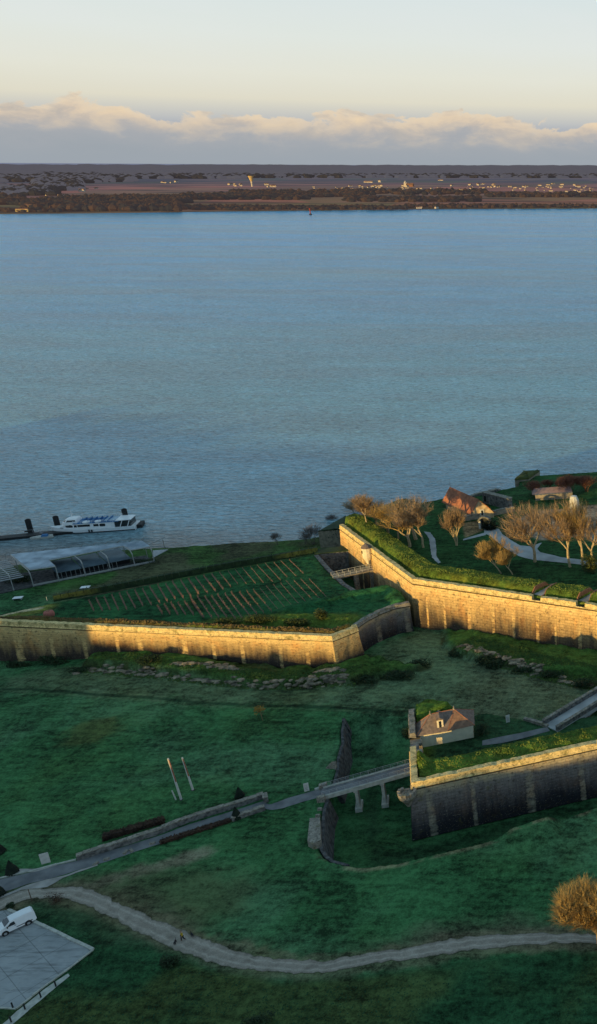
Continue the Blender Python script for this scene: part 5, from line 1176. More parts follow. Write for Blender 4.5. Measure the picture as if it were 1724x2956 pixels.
# parapet-top rough grass and bushes on the vineyard bastion
for i, (x, y, r_, lab) in enumerate([(560, 1526, (3.6, 1.5, 1.3), 'low olive bush behind the golden parapet, leftmost'), (640, 1520, (4.5, 1.8, 1.8), 'broad olive bush behind the golden parapet'), (720, 1524, (4.2, 1.6, 1.4), 'olive bush between the broad one and the tip bush'), (790, 1513, (2.0, 1.5, 2.3), 'tall rounded olive bush near the bastion tip')]):
    bush('rampart_bush', ong(x, y+10, 13.5), r_, M['leaf_olive'], lab, n=1500, size=.3, lumps=7)
# bank bushes
bl = [(995, 1655, (3.2, 1.8, 1.7)), (1030, 1640, (3.4, 1.6, 1.8)), (960, 1668, (3.0, 1.6, 1.4)), (900, 1678, (3.5, 1.5, 1.5)), (1190, 1622, (3.4, 1.8, 2.2)), (1215, 1628, (2.6, 1.6, 1.8)), (370, 1630, (3.0, 1.5, 1.7)), (130, 1632, (4.0, 1.6, 1.8)), (40, 1640, (4.0, 1.4, 1.2)), (200, 1650, (3.2, 1.2, 1.0)), (1360, 1665, (3.2, 1.6, 1.6)), (1440, 1690, (3.4, 1.6, 1.8)), (1120, 1605, (2.6, 1.2, 1.1)), (1290, 1655, (3.5, 1.2, 1.1))]
where = ['in the middle of the small bank point', 'at the tip of the bank below the curved wall', 'left of the bank point', 'below the bastion tip', 'the largest on the bank below the tall wall', 'just right of the largest on the right bank', 'halfway along the rocky bank', 'at the foot of the wall far left', 'at the foot of the wall by the left edge', 'where the rocky bank begins at left', 'on the right bank near the stone bridge', 'above the far end of the stone bridge', 'at the left end of the right bank', 'on the lip of the right bank']
for (x, y, r_), w_ in zip(bl, where): bush('bank_bush', ong(x, y, 5.5), r_, M['leaf_dark'], 'dark scrubby bush '+w_, n=900, size=.32, lumps=6)
# outcrops of rock along the banks
def outcrop(line, n, label, size=(.3, .9), seed=1):
    rr = random.Random(seed); mb = MB()
    for k in range(n):
        f = rr.random()*(len(line)-1); i = int(f); f -= i; a, b = line[i], line[i+1]
        x = a[0]+(b[0]-a[0])*f+rr.gauss(0, .5); y = a[1]+(b[1]-a[1])*f+rr.gauss(0, .45); s = rr.uniform(*size); z = hz(x, y)+rr.uniform(-.2, .15)*s
        bm = bmesh.new(); bmesh.ops.create_icosphere(bm, subdivisions=1, radius=1)
        ang = rr.uniform(0, 3.1); vs = []
        for v in bm.verts:
            q = rr.uniform(.75, 1.15); x_, y_, z_ = v.co.x*s*1.5*q, v.co.y*s*.8*q, v.co.z*s*.55*q
            vs.append((x+x_*math.cos(ang*.2)-y_*math.sin(ang*.2), y+x_*math.sin(ang*.2)+y_*math.cos(ang*.2), z+z_))
        fs = [tuple(v.index for v in f_.verts) for f_ in bm.faces]; bm.free(); mb.mesh(vs, fs)
    o = mb.build('rock_outcrop', M['rock']); tag(o, label, 'rocks', kind='stuff')
outcrop([g(205, 1648, 5.5), g(300, 1652, 5.5), g(420, 1665, 5.5)], 60, 'pale rock ledge under the left half of the bastion wall', seed=2)
outcrop([g(420, 1640, 6.5), g(520, 1645, 6.5), g(590, 1650, 6.5)], 70, 'upper rock ledge with orange stone below the golden wall', seed=3)
outcrop([g(430, 1668, 5.5), g(600, 1686, 5.5), g(760, 1688, 5.5), g(850, 1680, 5.5)], 130, 'long line of pale stones along the foot of the bank', seed=4)
outcrop([g(790, 1655, 6.5), g(850, 1655, 6.5)], 26, 'short rock shelf below the bastion tip', seed=5)
outcrop([g(1130, 1600, 6), g(1230, 1630, 5.5), g(1320, 1655, 5.5), g(1470, 1692, 5.5)], 120, 'broken rocky edge of the bank below the tall wall', seed=6)

NOG = []
def tufts(name, pts_fn, n, m, label, size=.42, seed=3):
    rr = random.Random(seed); mb = MB()
    for _ in range(n):
        q = pts_fn(rr)
        if q is None: continue
        x, y = q; z = hz(x, y); a = rr.uniform(0, 6.28); s_ = size*rr.uniform(.5, 1.3); dx, dy = math.cos(a)*s_*.5, math.sin(a)*s_*.5; lx, ly = rr.uniform(-.25, .25)*s_, rr.uniform(-.25, .25)*s_
        mb.face([(x-dx, y-dy, z-.05), (x+dx, y+dy, z-.05), (x+lx+dx*.5, y+ly+.4*s_+dy*.3, z+s_*.5), (x+lx-dx*.6, y+ly+.4*s_-dy*.4, z+s_*.42)])
    o = mb.build(name, m); tag(o, label, 'grass', kind='stuff'); return o
def along_band(line, lo_, hi_, side=1):
    Ls = [math.dist(line[i], line[i+1]) for i in range(len(line)-1)]
    def f(rr):
        s_ = rr.random()*sum(Ls); i = 0
        while s_ > Ls[i] and i < len(Ls)-1: s_ -= Ls[i]; i += 1
        a, b = line[i], line[i+1]; t_ = s_/Ls[i]; d = ((b[0]-a[0])/Ls[i], (b[1]-a[1])/Ls[i]); o_ = rr.uniform(lo_, hi_)
        p = (a[0]+(b[0]-a[0])*t_-d[1]*o_*side, a[1]+(b[1]-a[1])*t_+d[0]*o_*side)
        if any(sdp(q4, np.array([p[0]]), np.array([p[1]]))[0] > -.2 for q4 in EMB+NOG): return None
        return p
    return f
ml2 = [CF, CC, (CC[0]+(cR[0]-CC[0])*1.25, CC[1]+(cR[1]-CC[1])*1.25)]
tufts('rampart_grass', along_band(ml2, 1.5, 9.5), 14000, M['grass_olive'], 'rough olive grass on the rampart behind the tall wall', .30, 3)
tufts('rampart_grass', along_band([RC, (RC[0]+(rR[0]-RC[0])*1.3, RC[1]+(rR[1]-RC[1])*1.3)], 1.3, 12), 8000, M['grass_olive'], 'rough grass bank behind the parapet of the near outwork', .28, 4)
tufts('rampart_grass', along_band([tip, (tip[0]-88, tip[1]+6.9)], .6, 3.6, -1), 5000, M['grass_dry'], 'dry brown grass along the golden parapet of the vineyard', .5, 5)
tufts('bank_grass', along_band([g(205, 1640, 6), g(600, 1680, 6), g(880, 1676, 6)], -2, 5), 5000, M['grass_green'], 'rough green grass on the bank below the long wall', .45, 6)
tufts('bank_grass', along_band([g(1120, 1605, 6), g(1300, 1655, 6), g(1480, 1695, 6)], -1, 7), 5000, M['grass_green'], 'rough green grass on the bank below the tall wall', .45, 7)
NOG = [[p[:2] for p in cp], [W('E', 480, 1490)[:2], W('E', 500, 1520)[:2], W('E', 60, 1900)[:2], W('E', -20, 1870)[:2]]]
tufts('slope_grass', along_band([W('E', 330, 1000)[:2], W('E', 900, 1260)[:2], g(640, 2420, 5.5), g(900, 2415, 5.5), g(1200, 2375, 5.5), g(1480, 2350, 5.5)], -18, -1.0, 1), 9000, M['grass_deep'], 'dark rough grass on the slope below the gravel track', .22, 8)
# ------------------------------------------------------------------ vineyard rows
def vine_mesh():
    rr = random.Random(5); v = MB(); ps = MB(); n = 14
    for k in range(n):
        x = 8*k/(n-1); 
        v.tube((x, 0, 0), (x+rr.uniform(-.01, .01), rr.uniform(-.05, .05), .5), .05, .035, 4)
        for _ in range(7): 
            v.tube((x, 0, .45), (x+rr.uniform(-.06, .06), rr.uniform(-.18, .18), rr.uniform(.5, .9)), .025, .012, 3, caps=False)
        v.tube((x-.3, 0, .5), (x+.3, 0, .52), .045, .045, 4)
    for k in range(4): ps.tube((8*k/3, .08, 0), (8*k/3, .08, .95), .04, n=4)
    ps.tube((0, .08, .6), (8, .08, .6), .012, n=3)
    return v, ps
vm, pm = vine_mesh(); vproto = None
def interp_pl(pl, t):
    L = [0]
    for i in range(len(pl)-1): L.append(L[-1]+math.dist(pl[i], pl[i+1]))
    s = t*L[-1]
    for i in range(len(pl)-1):
        if s <= L[i+1] or i == len(pl)-2:
            f = (s-L[i])/(L[i+1]-L[i]); return (pl[i][0]+(pl[i+1][0]-pl[i][0])*f, pl[i][1]+(pl[i+1][1]-pl[i][1])*f)
def A_(u, v): return ((0+u*600/1470)/S, (1420+v*600/1470)/S)
def C_(u, v): return ((500+u*700/1470)/S, (1500+v*700/1470)/S)
blocks = [([A_(612, 775), A_(830, 728), A_(1030, 688), A_(1228, 650), C_(0, 385), C_(160, 350), C_(365, 305), C_(590, 255), C_(755, 235)], [A_(648, 840), A_(885, 838), A_(1095, 800), A_(1300, 755), C_(175, 455), C_(285, 430), C_(385, 390), C_(560, 385), C_(700, 350), C_(805, 318)], 27, 'upper'),
          ([A_(1105, 815), A_(1240, 790), A_(1385, 765), C_(60, 480), C_(200, 470), C_(320, 455), C_(480, 430), C_(690, 370), C_(860, 355)], [A_(1130, 865), A_(1300, 878), A_(1470, 885), C_(205, 588), C_(345, 592), C_(415, 602), C_(590, 565), C_(760, 540), C_(985, 495)], 25, 'lower')]
_a, _b = G(*A_(1030, 688), 13.2), G(*A_(1095, 800), 13.2); VANG = math.atan2(_b[1]-_a[1], _b[0]-_a[0])
for (ta, tb_, n, nm2) in blocks:
    for k in range(n):
        a = interp_pl(ta, (k+.3)/n); b = interp_pl(tb_, (k+.3)/n); p = G(*a, 13.2); q = G(*b, 13.2); L = math.dist(p[:2], q[:2])*random.uniform(.86, 1.0)
        if vproto is None:
            vproto = empty('vine_row', (0, 0, 0)); vm.build('vines', M['vine'], vproto); pm.build('stakes', M['post'], vproto); o = vproto
        else: o = copy_tree(vproto)
        L *= 1.0; ang = VANG+random.uniform(-.015, .015); mx, my = (p[0]+q[0])/2, (p[1]+q[1])/2; px_, py_ = mx-math.cos(ang)*L/2, my-math.sin(ang)*L/2
        o.location = (px_, py_, hz(mx, my)-.03); o.rotation_euler = (0, 0, ang); vf = 1.5 if k < n*.6 else .8; o.scale = (L/8, vf, random.uniform(.8, 1.1)*(1.15 if k < n*.65 else .6))
        tag(o, 'short row of leafless reddish vines in the '+nm2+' block of the vineyard', 'vine row', 'vine rows in the '+nm2+' block')

# ------------------------------------------------------------------ masts, boards, posts
def mast(c, u, v, vt, label):
    p = onto(c, u, v); h = H2(c, u, v, p[2], vt); root = empty('mast', p)
    mb = MB(); mb.tube((0, 0, 0), (-.6, .0, h), .22, .16, 10); mb.build('pole', M['offwhite'], root)
    mb = MB(); mb.tube((-.08, -.12, h*.45), (-.42, -.12, h*.97), .10, .08, 6); mb.build('banner_strip', mat('rust_strip', (.40, .13, .05), (.25, .08, .04), 2, .8), root)
    mb = MB(); mb.box((0, 0, .05), (.5, .5, .2)); mb.build('base', M['stone_dark'], root); tag(root, label, 'pole', 'two tall masts in the meadow')
mast('F', 260, 543, 293, 'left and thicker of the two tall white masts in the meadow'); mast('F', 331, 485, 288, 'right and slimmer of the two tall white masts in the meadow')
p = onto('F', 228, 543); mb = MB(); mb.tube((0, 0, 0), (-.35, 0, 2.1), .13, .11, 6); o = mb.build('short_post', M['offwhite']); o.location = p; tag(o, 'short pale post just left of the thicker white mast', 'post')
def board(c, u0, v0, u1, v1, z, label, w=1.3, h=1.9, lean=.0, rz=.5):
    p = onto(c, (u0+u1)/2, v1, z); root = empty('notice_board', p, rz); mb = MB(); mb.box((0, 0, h*.55), (w, .1, h*.9)); mb.build('panel', M['offwhite'], root)
    mb = MB()
    for k in range(4): mb.box((-.1*k*w*.3, -.056, h*(.3+.15*k)), (w*.55, .01, .05))
    mb.build('text_lines', M['dark'], root) if w < 1.0 else None
    mb = MB(); [mb.box((s_*w*.4, .08, h*.5), (.08, .06, h)) for s_ in (-1, 1)]; mb.build('posts', M['steel'], root); tag(root, label, 'sign'); return root
board('E', 305, 655, 355, 722, 5.5, 'white panel standing at the upper roadside by the far left yew', 1.3, 2.3)
board('F', 1010, 450, 1036, 496, 5.5, 'narrow white notice beside the near end of the long footbridge', .9, 2.0)
board('D', 855, 280, 876, 322, 8.0, 'narrow white notice on the grass right of the guardhouse', .8, 1.9)
for c, u, v, lab in (('A', 125, 765, 'flat white panel lying in the riverside lawn, left one'), ('A', 602, 690, 'flat white panel lying in the riverside lawn, right one')):
    p = onto(c, u, v, 3.6); root = empty('lawn_panel', p, .25); mb = MB(); mb.box((0, .5, .55), (2.3, 1.5, .1)); mb.build('plate', M['white'], root); mb = MB(); [mb.box((x, .5, .22), (.12, 1.2, .5)) for x in (-.9, .9)]; mb.build('legs', M['steel'], root); tag(root, lab, 'panel', 'white panels on the riverside lawn')
for k, (c, u, v, vt, lab) in enumerate((('E', 228, 985, 900, 'dark leaning post on the verge above the van'), ('A', 335, 768, 742, 'small pale marker post at the left end of the long hedge'), ('A', 443, 742, 728, 'tiny marker post on the lawn right of the hedge end'))):
    z = 5.5 if c == 'E' else 13.0
    p = onto(c, u, v, z) if c == 'E' else (*W(c, u, v, 13)[:2], 13.0); h = H2(c, u, v, p[2], vt); mb = MB(); mb.tube((0, 0, -.1), (0, 0, h), .07, .06, 6); o = mb.build('marker_post', M['wood'] if c == 'E' else M['offwhite']); o.location = p; tag(o, lab, 'post')
fpn = [('E', 398, 1588, 'topmost'), ('E', 292, 1665, 'second from the top'), ('E', 180, 1750, 'third from the top'), ('E', 95, 1742, 'at the bottom corner of the car park'), ('E', 82, 1840, 'lowest')]
for c, u, v, w_ in fpn:
    p = onto(c, u, v); mb = MB(); mb.box((0, 0, .5), (.14, .14, 1.15)); mb.box((0, 0, 1.1), (.17, .17, .06), taper=.6); o = mb.build('fence_post', M['dark']); o.location = p; tag(o, 'thin dark car park post, '+w_, 'post', 'posts beside the car park')
cbx = empty('clay_drum', onto('G', 352, 195, 13.0)); tag(cbx, 'round pink clay coloured drum at the left corner of the vineyard', 'drum'); mb = MB(); lathe(mb, [(1.0, -.1), (1.15, .3), (1.2, .9), (1.0, 1.4), (.4, 1.55)], 12); mb.build('body', M['pink'], cbx, smooth=True); mb = MB(); lathe(mb, [(.5, 1.5), (.35, 1.62)], 10); mb.build('lid', M['brickwood'], cbx)
bush('verge_shrub', onto('E', 395, 985), (1.6, 1.2, 1.5), M['leaf_brown'], 'reddish bare shrub at the bend of the gravel track', n=350, size=.18, lumps=4)
bush('verge_shrub', onto('E', 85, 1025), (1.0, .8, .9), M['leaf_dark'], 'small dark shrub just above the parked van', n=350, size=.2)
bush('slope_bush', onto('E', 1230, 1430), (2.0, 1.6, 1.5), M['leaf_dark'], 'dark bush on the slope below the walker', n=900, size=.25, lumps=5)
bush('slope_bush', ong(640, 2515), (2.2, 1.4, 1.2), M['leaf_dark'], 'dark bush at the bottom edge of the view', n=700, size=.25, lumps=5)
bush('gate_ivy', (RB[0]+1.2, RB[1]-5.5, 9), (1.2, 1.4, 2.4), M['leaf_dark'], 'dark ivy on the wall left of the guardhouse', n=700, size=.25, lumps=5)
bush('wall_bush', onto('D', 690, 400, 8), (1.5, 2.4, 2.4), M['leaf_dark'], 'dark shrub hugging the right end of the guardhouse', n=900, size=.25, lumps=5)

# ------------------------------------------------------------------ van
def build_van():
    p0 = W('E', 18, 1232, 5.65); p1 = W('E', 235, 1130, 5.65)   # wheel line, camera side, front to rear
    d = (p1[0]-p0[0], p1[1]-p0[1]); rz = math.atan2(d[1], d[0])
    rt_ = empty('van', (0, 0, 0)); tag(rt_, 'white panel van parked at the upper left corner of the car park', 'van')
    # local x: front is -x, rear is +x ; y away from camera
    Lw = 2.7; w = .92
    prof = [(-1.75, .35), (-2.15, .5), (-2.2, .95), (-2.0, 1.12), (-1.25, 1.30), (-.55, 1.78), (-.2, 1.86), (1.2, 1.90), (2.1, 1.82), (2.28, 1.5), (2.32, .5), (2.2, .35)]
    mb = MB(); n = len(prof); rings = []
    for yy, s_, dz in ((-w, .0, 0), (-w*1.0, 1, 0), (w, 1, 0), (w, 0, 0)): pass
    def sec(yf):
        out = []
        for x, z in prof:
            inn = max(0, (z-1.0)/.9)*.20; out.append((x, yf*(w-inn), z))
        return out
    lv = [-1, -.93, -.5, 0, .5, .93, 1]
    vs = []
    for q in lv:
        for (x, y_, z) in sec(q):
            if abs(q) == 1: x *= .985; z = .35+(z-.35)*.965
            vs.append((x, y_, z))
    fs = [(j*n+k, j*n+(k+1) % n, (j+1)*n+(k+1) % n, (j+1)*n+k) for j in range(len(lv)-1) for k in range(n)]+[tuple(range(n-1, -1, -1)), tuple(range((len(lv)-1)*n, len(lv)*n))]
    mb.mesh(vs, fs); body = mb.build('body', M['white'], rt_)
    mb = MB(); 
    def wy(z): return w-max(0, (z-1.0)/.9)*.20
    mb.mesh([(-1.27, -.75, 1.33), (-1.27, .75, 1.33), (-.60, .62, 1.79), (-.60, -.62, 1.79)], [(0, 1, 2, 3)]); mb.build('windscreen', M['glass'], rt_)
    for s_ in (-1, 1):
        mb = MB(); a = [(-1.05, 1.16), (-.60, 1.55), (-.12, 1.60), (-.05, 1.12)]
        mb.mesh([(x, s_*(wy(z)+.004), z) for x, z in a], [(0, 1, 2, 3)]); dr = mb.build('side_window', M['glass'], rt_)
        mb = MB(); a = [(-1.2, .5), (-1.12, 1.1), (.0, 1.08), (.05, .5)]
        mb.mesh([(x, s_*(wy(z)+.002), z) for x, z in a]+[(x, s_*(wy(z)-.02), z) for x, z in a], [(0, 1, 2, 3), (0, 4, 5, 1), (2, 6, 7, 3)]); dd = mb.build('door', M['white'], rt_)
        mb = MB(); mb.box((-.12, s_*(w+.02), .98), (.2, .03, .04)); mb.build('handle', M['dark'], dd)
        mb = MB(); mb.box((-1.02, s_*(w+.1), 1.2), (.12, .22, .2)); mb.build('mirror', M['dark'], rt_)
        mb = MB(); mb.box((-2.12, s_*.68, .86), (.16, .34, .18)); mb.build('headlight', M['glass'], rt_)
        mb = MB(); mb.box((.9, s_*(w+.008), .62), (1.9, .03, .10)); mb.build('side_strip', M['dark'], rt_)
        for x in (-1.4, 1.3):
            mb = MB(); mb.tube((x, s_*(w-.2), .33), (x, s_*(w+.03), .33), .335, n=20); wh = mb.build('wheel', M['rubber'], rt_); mb = MB(); mb.tube((x, s_*(w+.02), .33), (x, s_*(w+.045), .33), .2, n=12); mb.build('rim', M['steel'], wh)
            mb = MB(); mb.tube((x, s_*(w-.1), .36), (x, s_*(w+.012), .36), .42, n=20); mb.build('wheel_arch', M['dark'], rt_)
    mb = MB(); mb.box((-2.17, 0, .48), (.14, 1.6, .2)); mb.build('bumper', M['dark'], rt_); mb = MB(); mb.box((-2.2, 0, .78), (.05, .9, .14)); mb.build('grille', M['dark'], rt_)
    sc_ = 1.12
    mid = ((p0[0]+p1[0])/2, (p0[1]+p1[1])/2); nn = (-math.sin(rz), math.cos(rz))
    rt_.location = (mid[0]+nn[0]*w*sc_, mid[1]+nn[1]*w*sc_, hz(*mid)+.1); rt_.rotation_euler = (0, 0, rz); rt_.scale = (sc_,)*3
build_van()

# ------------------------------------------------------------------ ferry, quay, boats
def build_ferry():
    a = W('A', 352, 300, .4); b = W('A', 955, 262, .4); d = (b[0]-a[0], b[1]-a[1]); L = math.hypot(*d); rz = math.atan2(d[1], d[0])
    r = empty('ferry', ((a[0]+b[0])/2-math.sin(rz)*2.6, (a[1]+b[1])/2+math.cos(rz)*2.6, 0), rz); tag(r, 'white passenger ferry with blue upper deck moored at the pontoon', 'ferry')
    hl = L/2; st = []
    N = 22
    for i in range(N+1):
        t = i/N; x = -hl+L*t; bw = 3.0*min(1, (t/.34))**.62 if t < .34 else 3.0*(1-.10*max(0, (t-.8)/.2)); sh_ = 1.55+.75*max(0, 1-t/.35)**1.5
        st.append((x, max(bw, .04), sh_))
    mb = MB(); vs = []
    for x, bw, sh_ in st:
        rk = (sh_-.0)*.0
        vs += [(x+ (.6 if x < -hl+.5 else 0), 0, -.6), (x+(.35 if x < -hl+.5 else 0), -bw*.72, -.3), (x, -bw*.95, .35), (x-(.6 if x < -hl+.5 else 0), -bw, sh_), (x-(.6 if x < -hl+.5 else 0), bw, sh_), (x, bw*.95, .35), (x+(.35 if x < -hl+.5 else 0), bw*.72, -.3)]
    n = 7; fs = [(j*n+k, j*n+(k+1) % n, (j+1)*n+(k+1) % n, (j+1)*n+k) for j in range(N) for k in range(n)]+[tuple(range(n-1, -1, -1)), tuple(range(N*n, N*n+n))]
    mb.mesh(vs, fs); mb.build('hull', M['white'], r)
    mb = MB()
    for s_ in (-1, 1):
        for j in range(N):
            (x0, b0, h0), (x1, b1, h1_) = st[j], st[j+1]
            mb.face([(x0, s_*(b0*.955+.02), .12), (x1, s_*(b1*.955+.02), .12), (x1, s_*(b1*.96+.02), .42), (x0, s_*(b0*.96+.02), .42)])
    mb.build('waterline_stripe', M['dark'], r)
    # saloon: follows the hull, slightly inset
    x0, x1 = -hl*.80, hl*.55; z0, z1 = 1.5, 3.5; K = 16; vs = []
    def cw(x):
        t = (x+hl)/L; return (3.0*min(1, (t/.34))**.62 if t < .34 else 3.0)*.95
    for i in range(K+1):
        x = x0+(x1-x0)*i/K; w_ = cw(x); sl_ = min(1, max(.12, (x-x0)/3.2)); zt_ = z0+.25+(z1-z0-.25)*sl_
        vs += [(x, -w_, z0), (x, -w_*.93, zt_), (x, w_*.93, zt_), (x, w_, z0)]
    mb = MB(); mb.mesh(vs, [(j*4+k, j*4+(k+1) % 4, (j+1)*4+(k+1) % 4, (j+1)*4+k) for j in range(K) for k in range(4)]+[(3, 2, 1, 0), tuple(range(K*4, K*4+4))]); cab = mb.build('saloon', M['white'], r)
    def pane(xa, xb, za, zb, s_, oval=False):
        mb = MB(); m_ = 12 if oval else 4; P_ = []
        for k in range(m_):
            if oval: t = 6.283*k/m_; e_ = .5; cx_ = abs(math.cos(t))**e_*(1 if math.cos(t) > 0 else -1); cz_ = abs(math.sin(t))**e_*(1 if math.sin(t) > 0 else -1)
            else: cx_, cz_ = [(-1, -1), (1, -1), (1, 1), (-1, 1)][k]
            x = (xa+xb)/2+cx_*(xb-xa)/2; z = (za+zb)/2+cz_*(zb-za)/2; w_ = cw(x)*(1-.07*(z-z0)/(z1-z0))+.03; P_.append((x, s_*w_, z))
        mb.face(P_ if s_ < 0 else P_[::-1]); mb.build('window', M['glass'], cab)
    for s_ in (-1, 1):
        for (xa, xb, za, zb, ov) in ((-.62, -.43, 2.2, 3.1, True), (-.40, -.33, 2.3, 3.1, False), (-.31, -.02, 2.4, 3.15, False), (.06, .18, 2.3, 3.1, False), (.20, .34, 2.15, 3.15, True), (-.86, -.72, 1.75, 2.15, True)):
            if xa < -.8: xa, xb = -.78, -.68
            pane(xa*hl, xb*hl, za, zb, s_, ov)
    mb = MB(); q = [(-hl*.42, -2.75), (hl*.66, -2.8), (hl*.66, 2.8), (-hl*.42, 2.75)]; mb.prism(q, 3.5, 3.62); mb.build('upper_deck', M['blue'], r)
    mb = MB()
    for s_ in (-1, 1):
        mb.tube((-hl*.40, s_*2.75, 3.6), (-hl*.40, s_*2.75, 4.6), .04, n=5); k = 12
        for i in range(k+1): mb.tube((-hl*.40+hl*1.05*i/k, s_*2.72, 3.6), (-hl*.40+hl*1.05*i/k, s_*2.72, 4.5), .035, n=4)
        for h_ in (4.1, 4.5): mb.tube((-hl*.40, s_*2.72, h_), (hl*.65, s_*2.72, h_), .035, n=4)
    mb.build('railing', M['white'], r)
    for i in range(6):
        for s_ in (-1, 1):
            mb = MB(); x = -hl*.22+i*1.6; mb.box((x, s_*1.2, 3.85), (.55, 1.7, .35)); mb.box((x+.28, s_*1.2, 4.1), (.1, 1.7, .5)); mb.build('bench', M['blue'], r)
    for x, w_ in ((-hl*.12, 1.3), (hl*.16, 1.1)):
        mb = MB(); lathe(mb, [(.9*w_, 3.6), (.9*w_, 4.0), (.5*w_, 4.15)], 12, (x, -1.9)); mb.build('life_raft', M['white'], r)
    # wheelhouse
    xw = -hl*.50; vs = []
    for z, fx, bx, w_ in ((3.0, -2.9, 2.2, 2.2), (3.9, -2.6, 2.2, 2.1), (4.8, -1.5, 2.0, 1.75), (5.0, -1.0, 1.8, 1.5)):
        vs += [(xw+fx, -w_*.45, z), (xw+fx*.6, -w_, z), (xw+bx, -w_, z), (xw+bx, w_, z), (xw+fx*.6, w_, z), (xw+fx, w_*.45, z)]
    mb = MB(); mb.mesh(vs, [(j*6+k, j*6+(k+1) % 6, (j+1)*6+(k+1) % 6, (j+1)*6+k) for j in range(3) for k in range(6)]+[tuple(range(18, 24))]); wh = mb.build('wheelhouse', M['white'], r)
    def lerp(a_, b_, t): return tuple(a_[i]+(b_[i]-a_[i])*t for i in range(3))
    for k in range(6):
        if k == 2: continue
        a_, b_, c_, d_ = vs[6+k], vs[6+(k+1) % 6], vs[12+(k+1) % 6], vs[12+k]
        cx = (xw, 0, 4.3); quad = [lerp(lerp(a_, d_, .2), lerp(b_, c_, .2), .1), lerp(lerp(a_, d_, .2), lerp(b_, c_, .2), .9), lerp(lerp(a_, d_, .85), lerp(b_, c_, .85), .9), lerp(lerp(a_, d_, .85), lerp(b_, c_, .85), .1)]
        quad = [tuple(p[i]+(p[i]-cx[i])*.015 for i in range(3)) for p in quad]; mb = MB(); mb.face(quad); mb.build('window', M['glass'], wh)
    mb = MB(); mb.tube((xw+.3, 0, 5), (xw+.3, 0, 7.6), .07, .03, 6); mb.tube((xw-.5, 0, 6.3), (xw+1.1, 0, 6.3), .05, n=5); mb.box((xw+.3, 0, 6.5), (.9, .2, .15)); mb.tube((xw+.3, -.7, 5.9), (xw+.3, .7, 5.9), .04, n=5); mb.build('mast', M['white'], r)
    # stern cabin with white canopy roof
    xs_ = hl*.56; xe = hl*.92
    mb = MB(); mb.prism([(xs_, -2.6), (xe, -2.3), (xe, 2.3), (xs_, 2.6)], 1.5, 3.55); sc_ = mb.build('stern_cabin', M['glass'], r)
    mb = MB()
    for x in (xs_-.5, (xs_+xe)/2, xe-.1):
        for s_ in (-1, 1): mb.tube((x-.9, s_*2.85, 1.5), (x, s_*2.6, 3.7), .13, n=5)
    mb.build('pillar', M['white'], sc_)
    mb = MB(); mb.prism([(xs_+.3, -2.7), (xe+.3, -2.3), (xe+.3, 2.3), (xs_+.3, 2.7)], 3.72, 3.92); mb.build('canopy', M['white'], r)
    mb = MB(); mb.prism([(hl*.30, -2.0), (hl*.55, -2.0), (hl*.62, 1.9), (hl*.30, 1.9)], 3.64, 3.9); mb.build('deck_cover', M['bluewhite'], r)
    for i, x in enumerate((-.75, -.35, -.1, .35)):
        pass
    mb = MB(); mb.tube((0, -3.05, 1.2), (0, -3.05, .3), .22, n=8); mb.tube((-.8, -3.05, 1.3), (-.8, -3.05, .3), .22, n=8); mb.build('fender', M['dark'], r)
    return rz
rzf = build_ferry()
# pontoon
pn = empty('pontoon', (0, 0, 0)); tag(pn, 'long dark floating pontoon behind the ferry', 'pontoon')
pa_, pb_ = W('A', -250, 345, .8), W('A', 1015, 222, .8); 
mb = MB(); plank(mb, pa_, pb_, 0, .66, -1.6, 1.6, -1.2, 0); mb.build('float', M['dark'], pn)
mb = MB(); plank(mb, pa_, pb_, .8, 1.0, -2.4, 2.0, -1.5, .4); o_ = along(pa_, pb_, 1.0); mb.build('end_float', M['dark'], pn)
mb = MB(); plank(mb, pa_, pb_, .665, .795, -1.4, 1.4, -1.2, .05); mb.build('link_float', M['dark'], pn)
mb = MB()
for k in range(22): mb.tube(along(pa_, pb_, k/22, 1.4, 0), along(pa_, pb_, k/22, 1.4, 1.1), .05, n=4)
mb.tube(along(pa_, pb_, 0, 1.4, 1.1), along(pa_, pb_, .98, 1.4, 1.1), .04, n=4); mb.build('railing', M['steel'], pn)
for k in (.42, .62): 
    mb = MB(); p = along(pa_, pb_, k, 0, .4); mb.box(p, (.9, .7, .9), rzf); mb.build('locker', M['steel'], pn)
for c, u, v, vt, lab in (('A', 222, 292, 198, 'thick dark mooring pile left of the ferry'), ('A', 415, 262, 176, 'dark mooring pile behind the ferry bow'), ('A', 903, 232, 124, 'tallest dark mooring pile behind the ferry stern')):
    p = W(c, u, v, 0); h = H2(c, u, v, 0, vt); r = empty('mooring_pile', p); mb = MB(); mb.tube((0, 0, -3), (0, 0, h), .85, n=14); mb.build('pile', M['dark'], r, smooth=False); mb = MB(); lathe(mb, [(.87, h), (.5, h+.3), (.1, h+.4)], 14); mb.build('cap', M['rubber'], r)
    mb = MB(); mb.box((0, -1.0, 1.1), (2.2, .5, .4), rzf); mb.build('collar', M['dark'], r); tag(r, lab, 'pile', 'mooring piles at the pontoon')
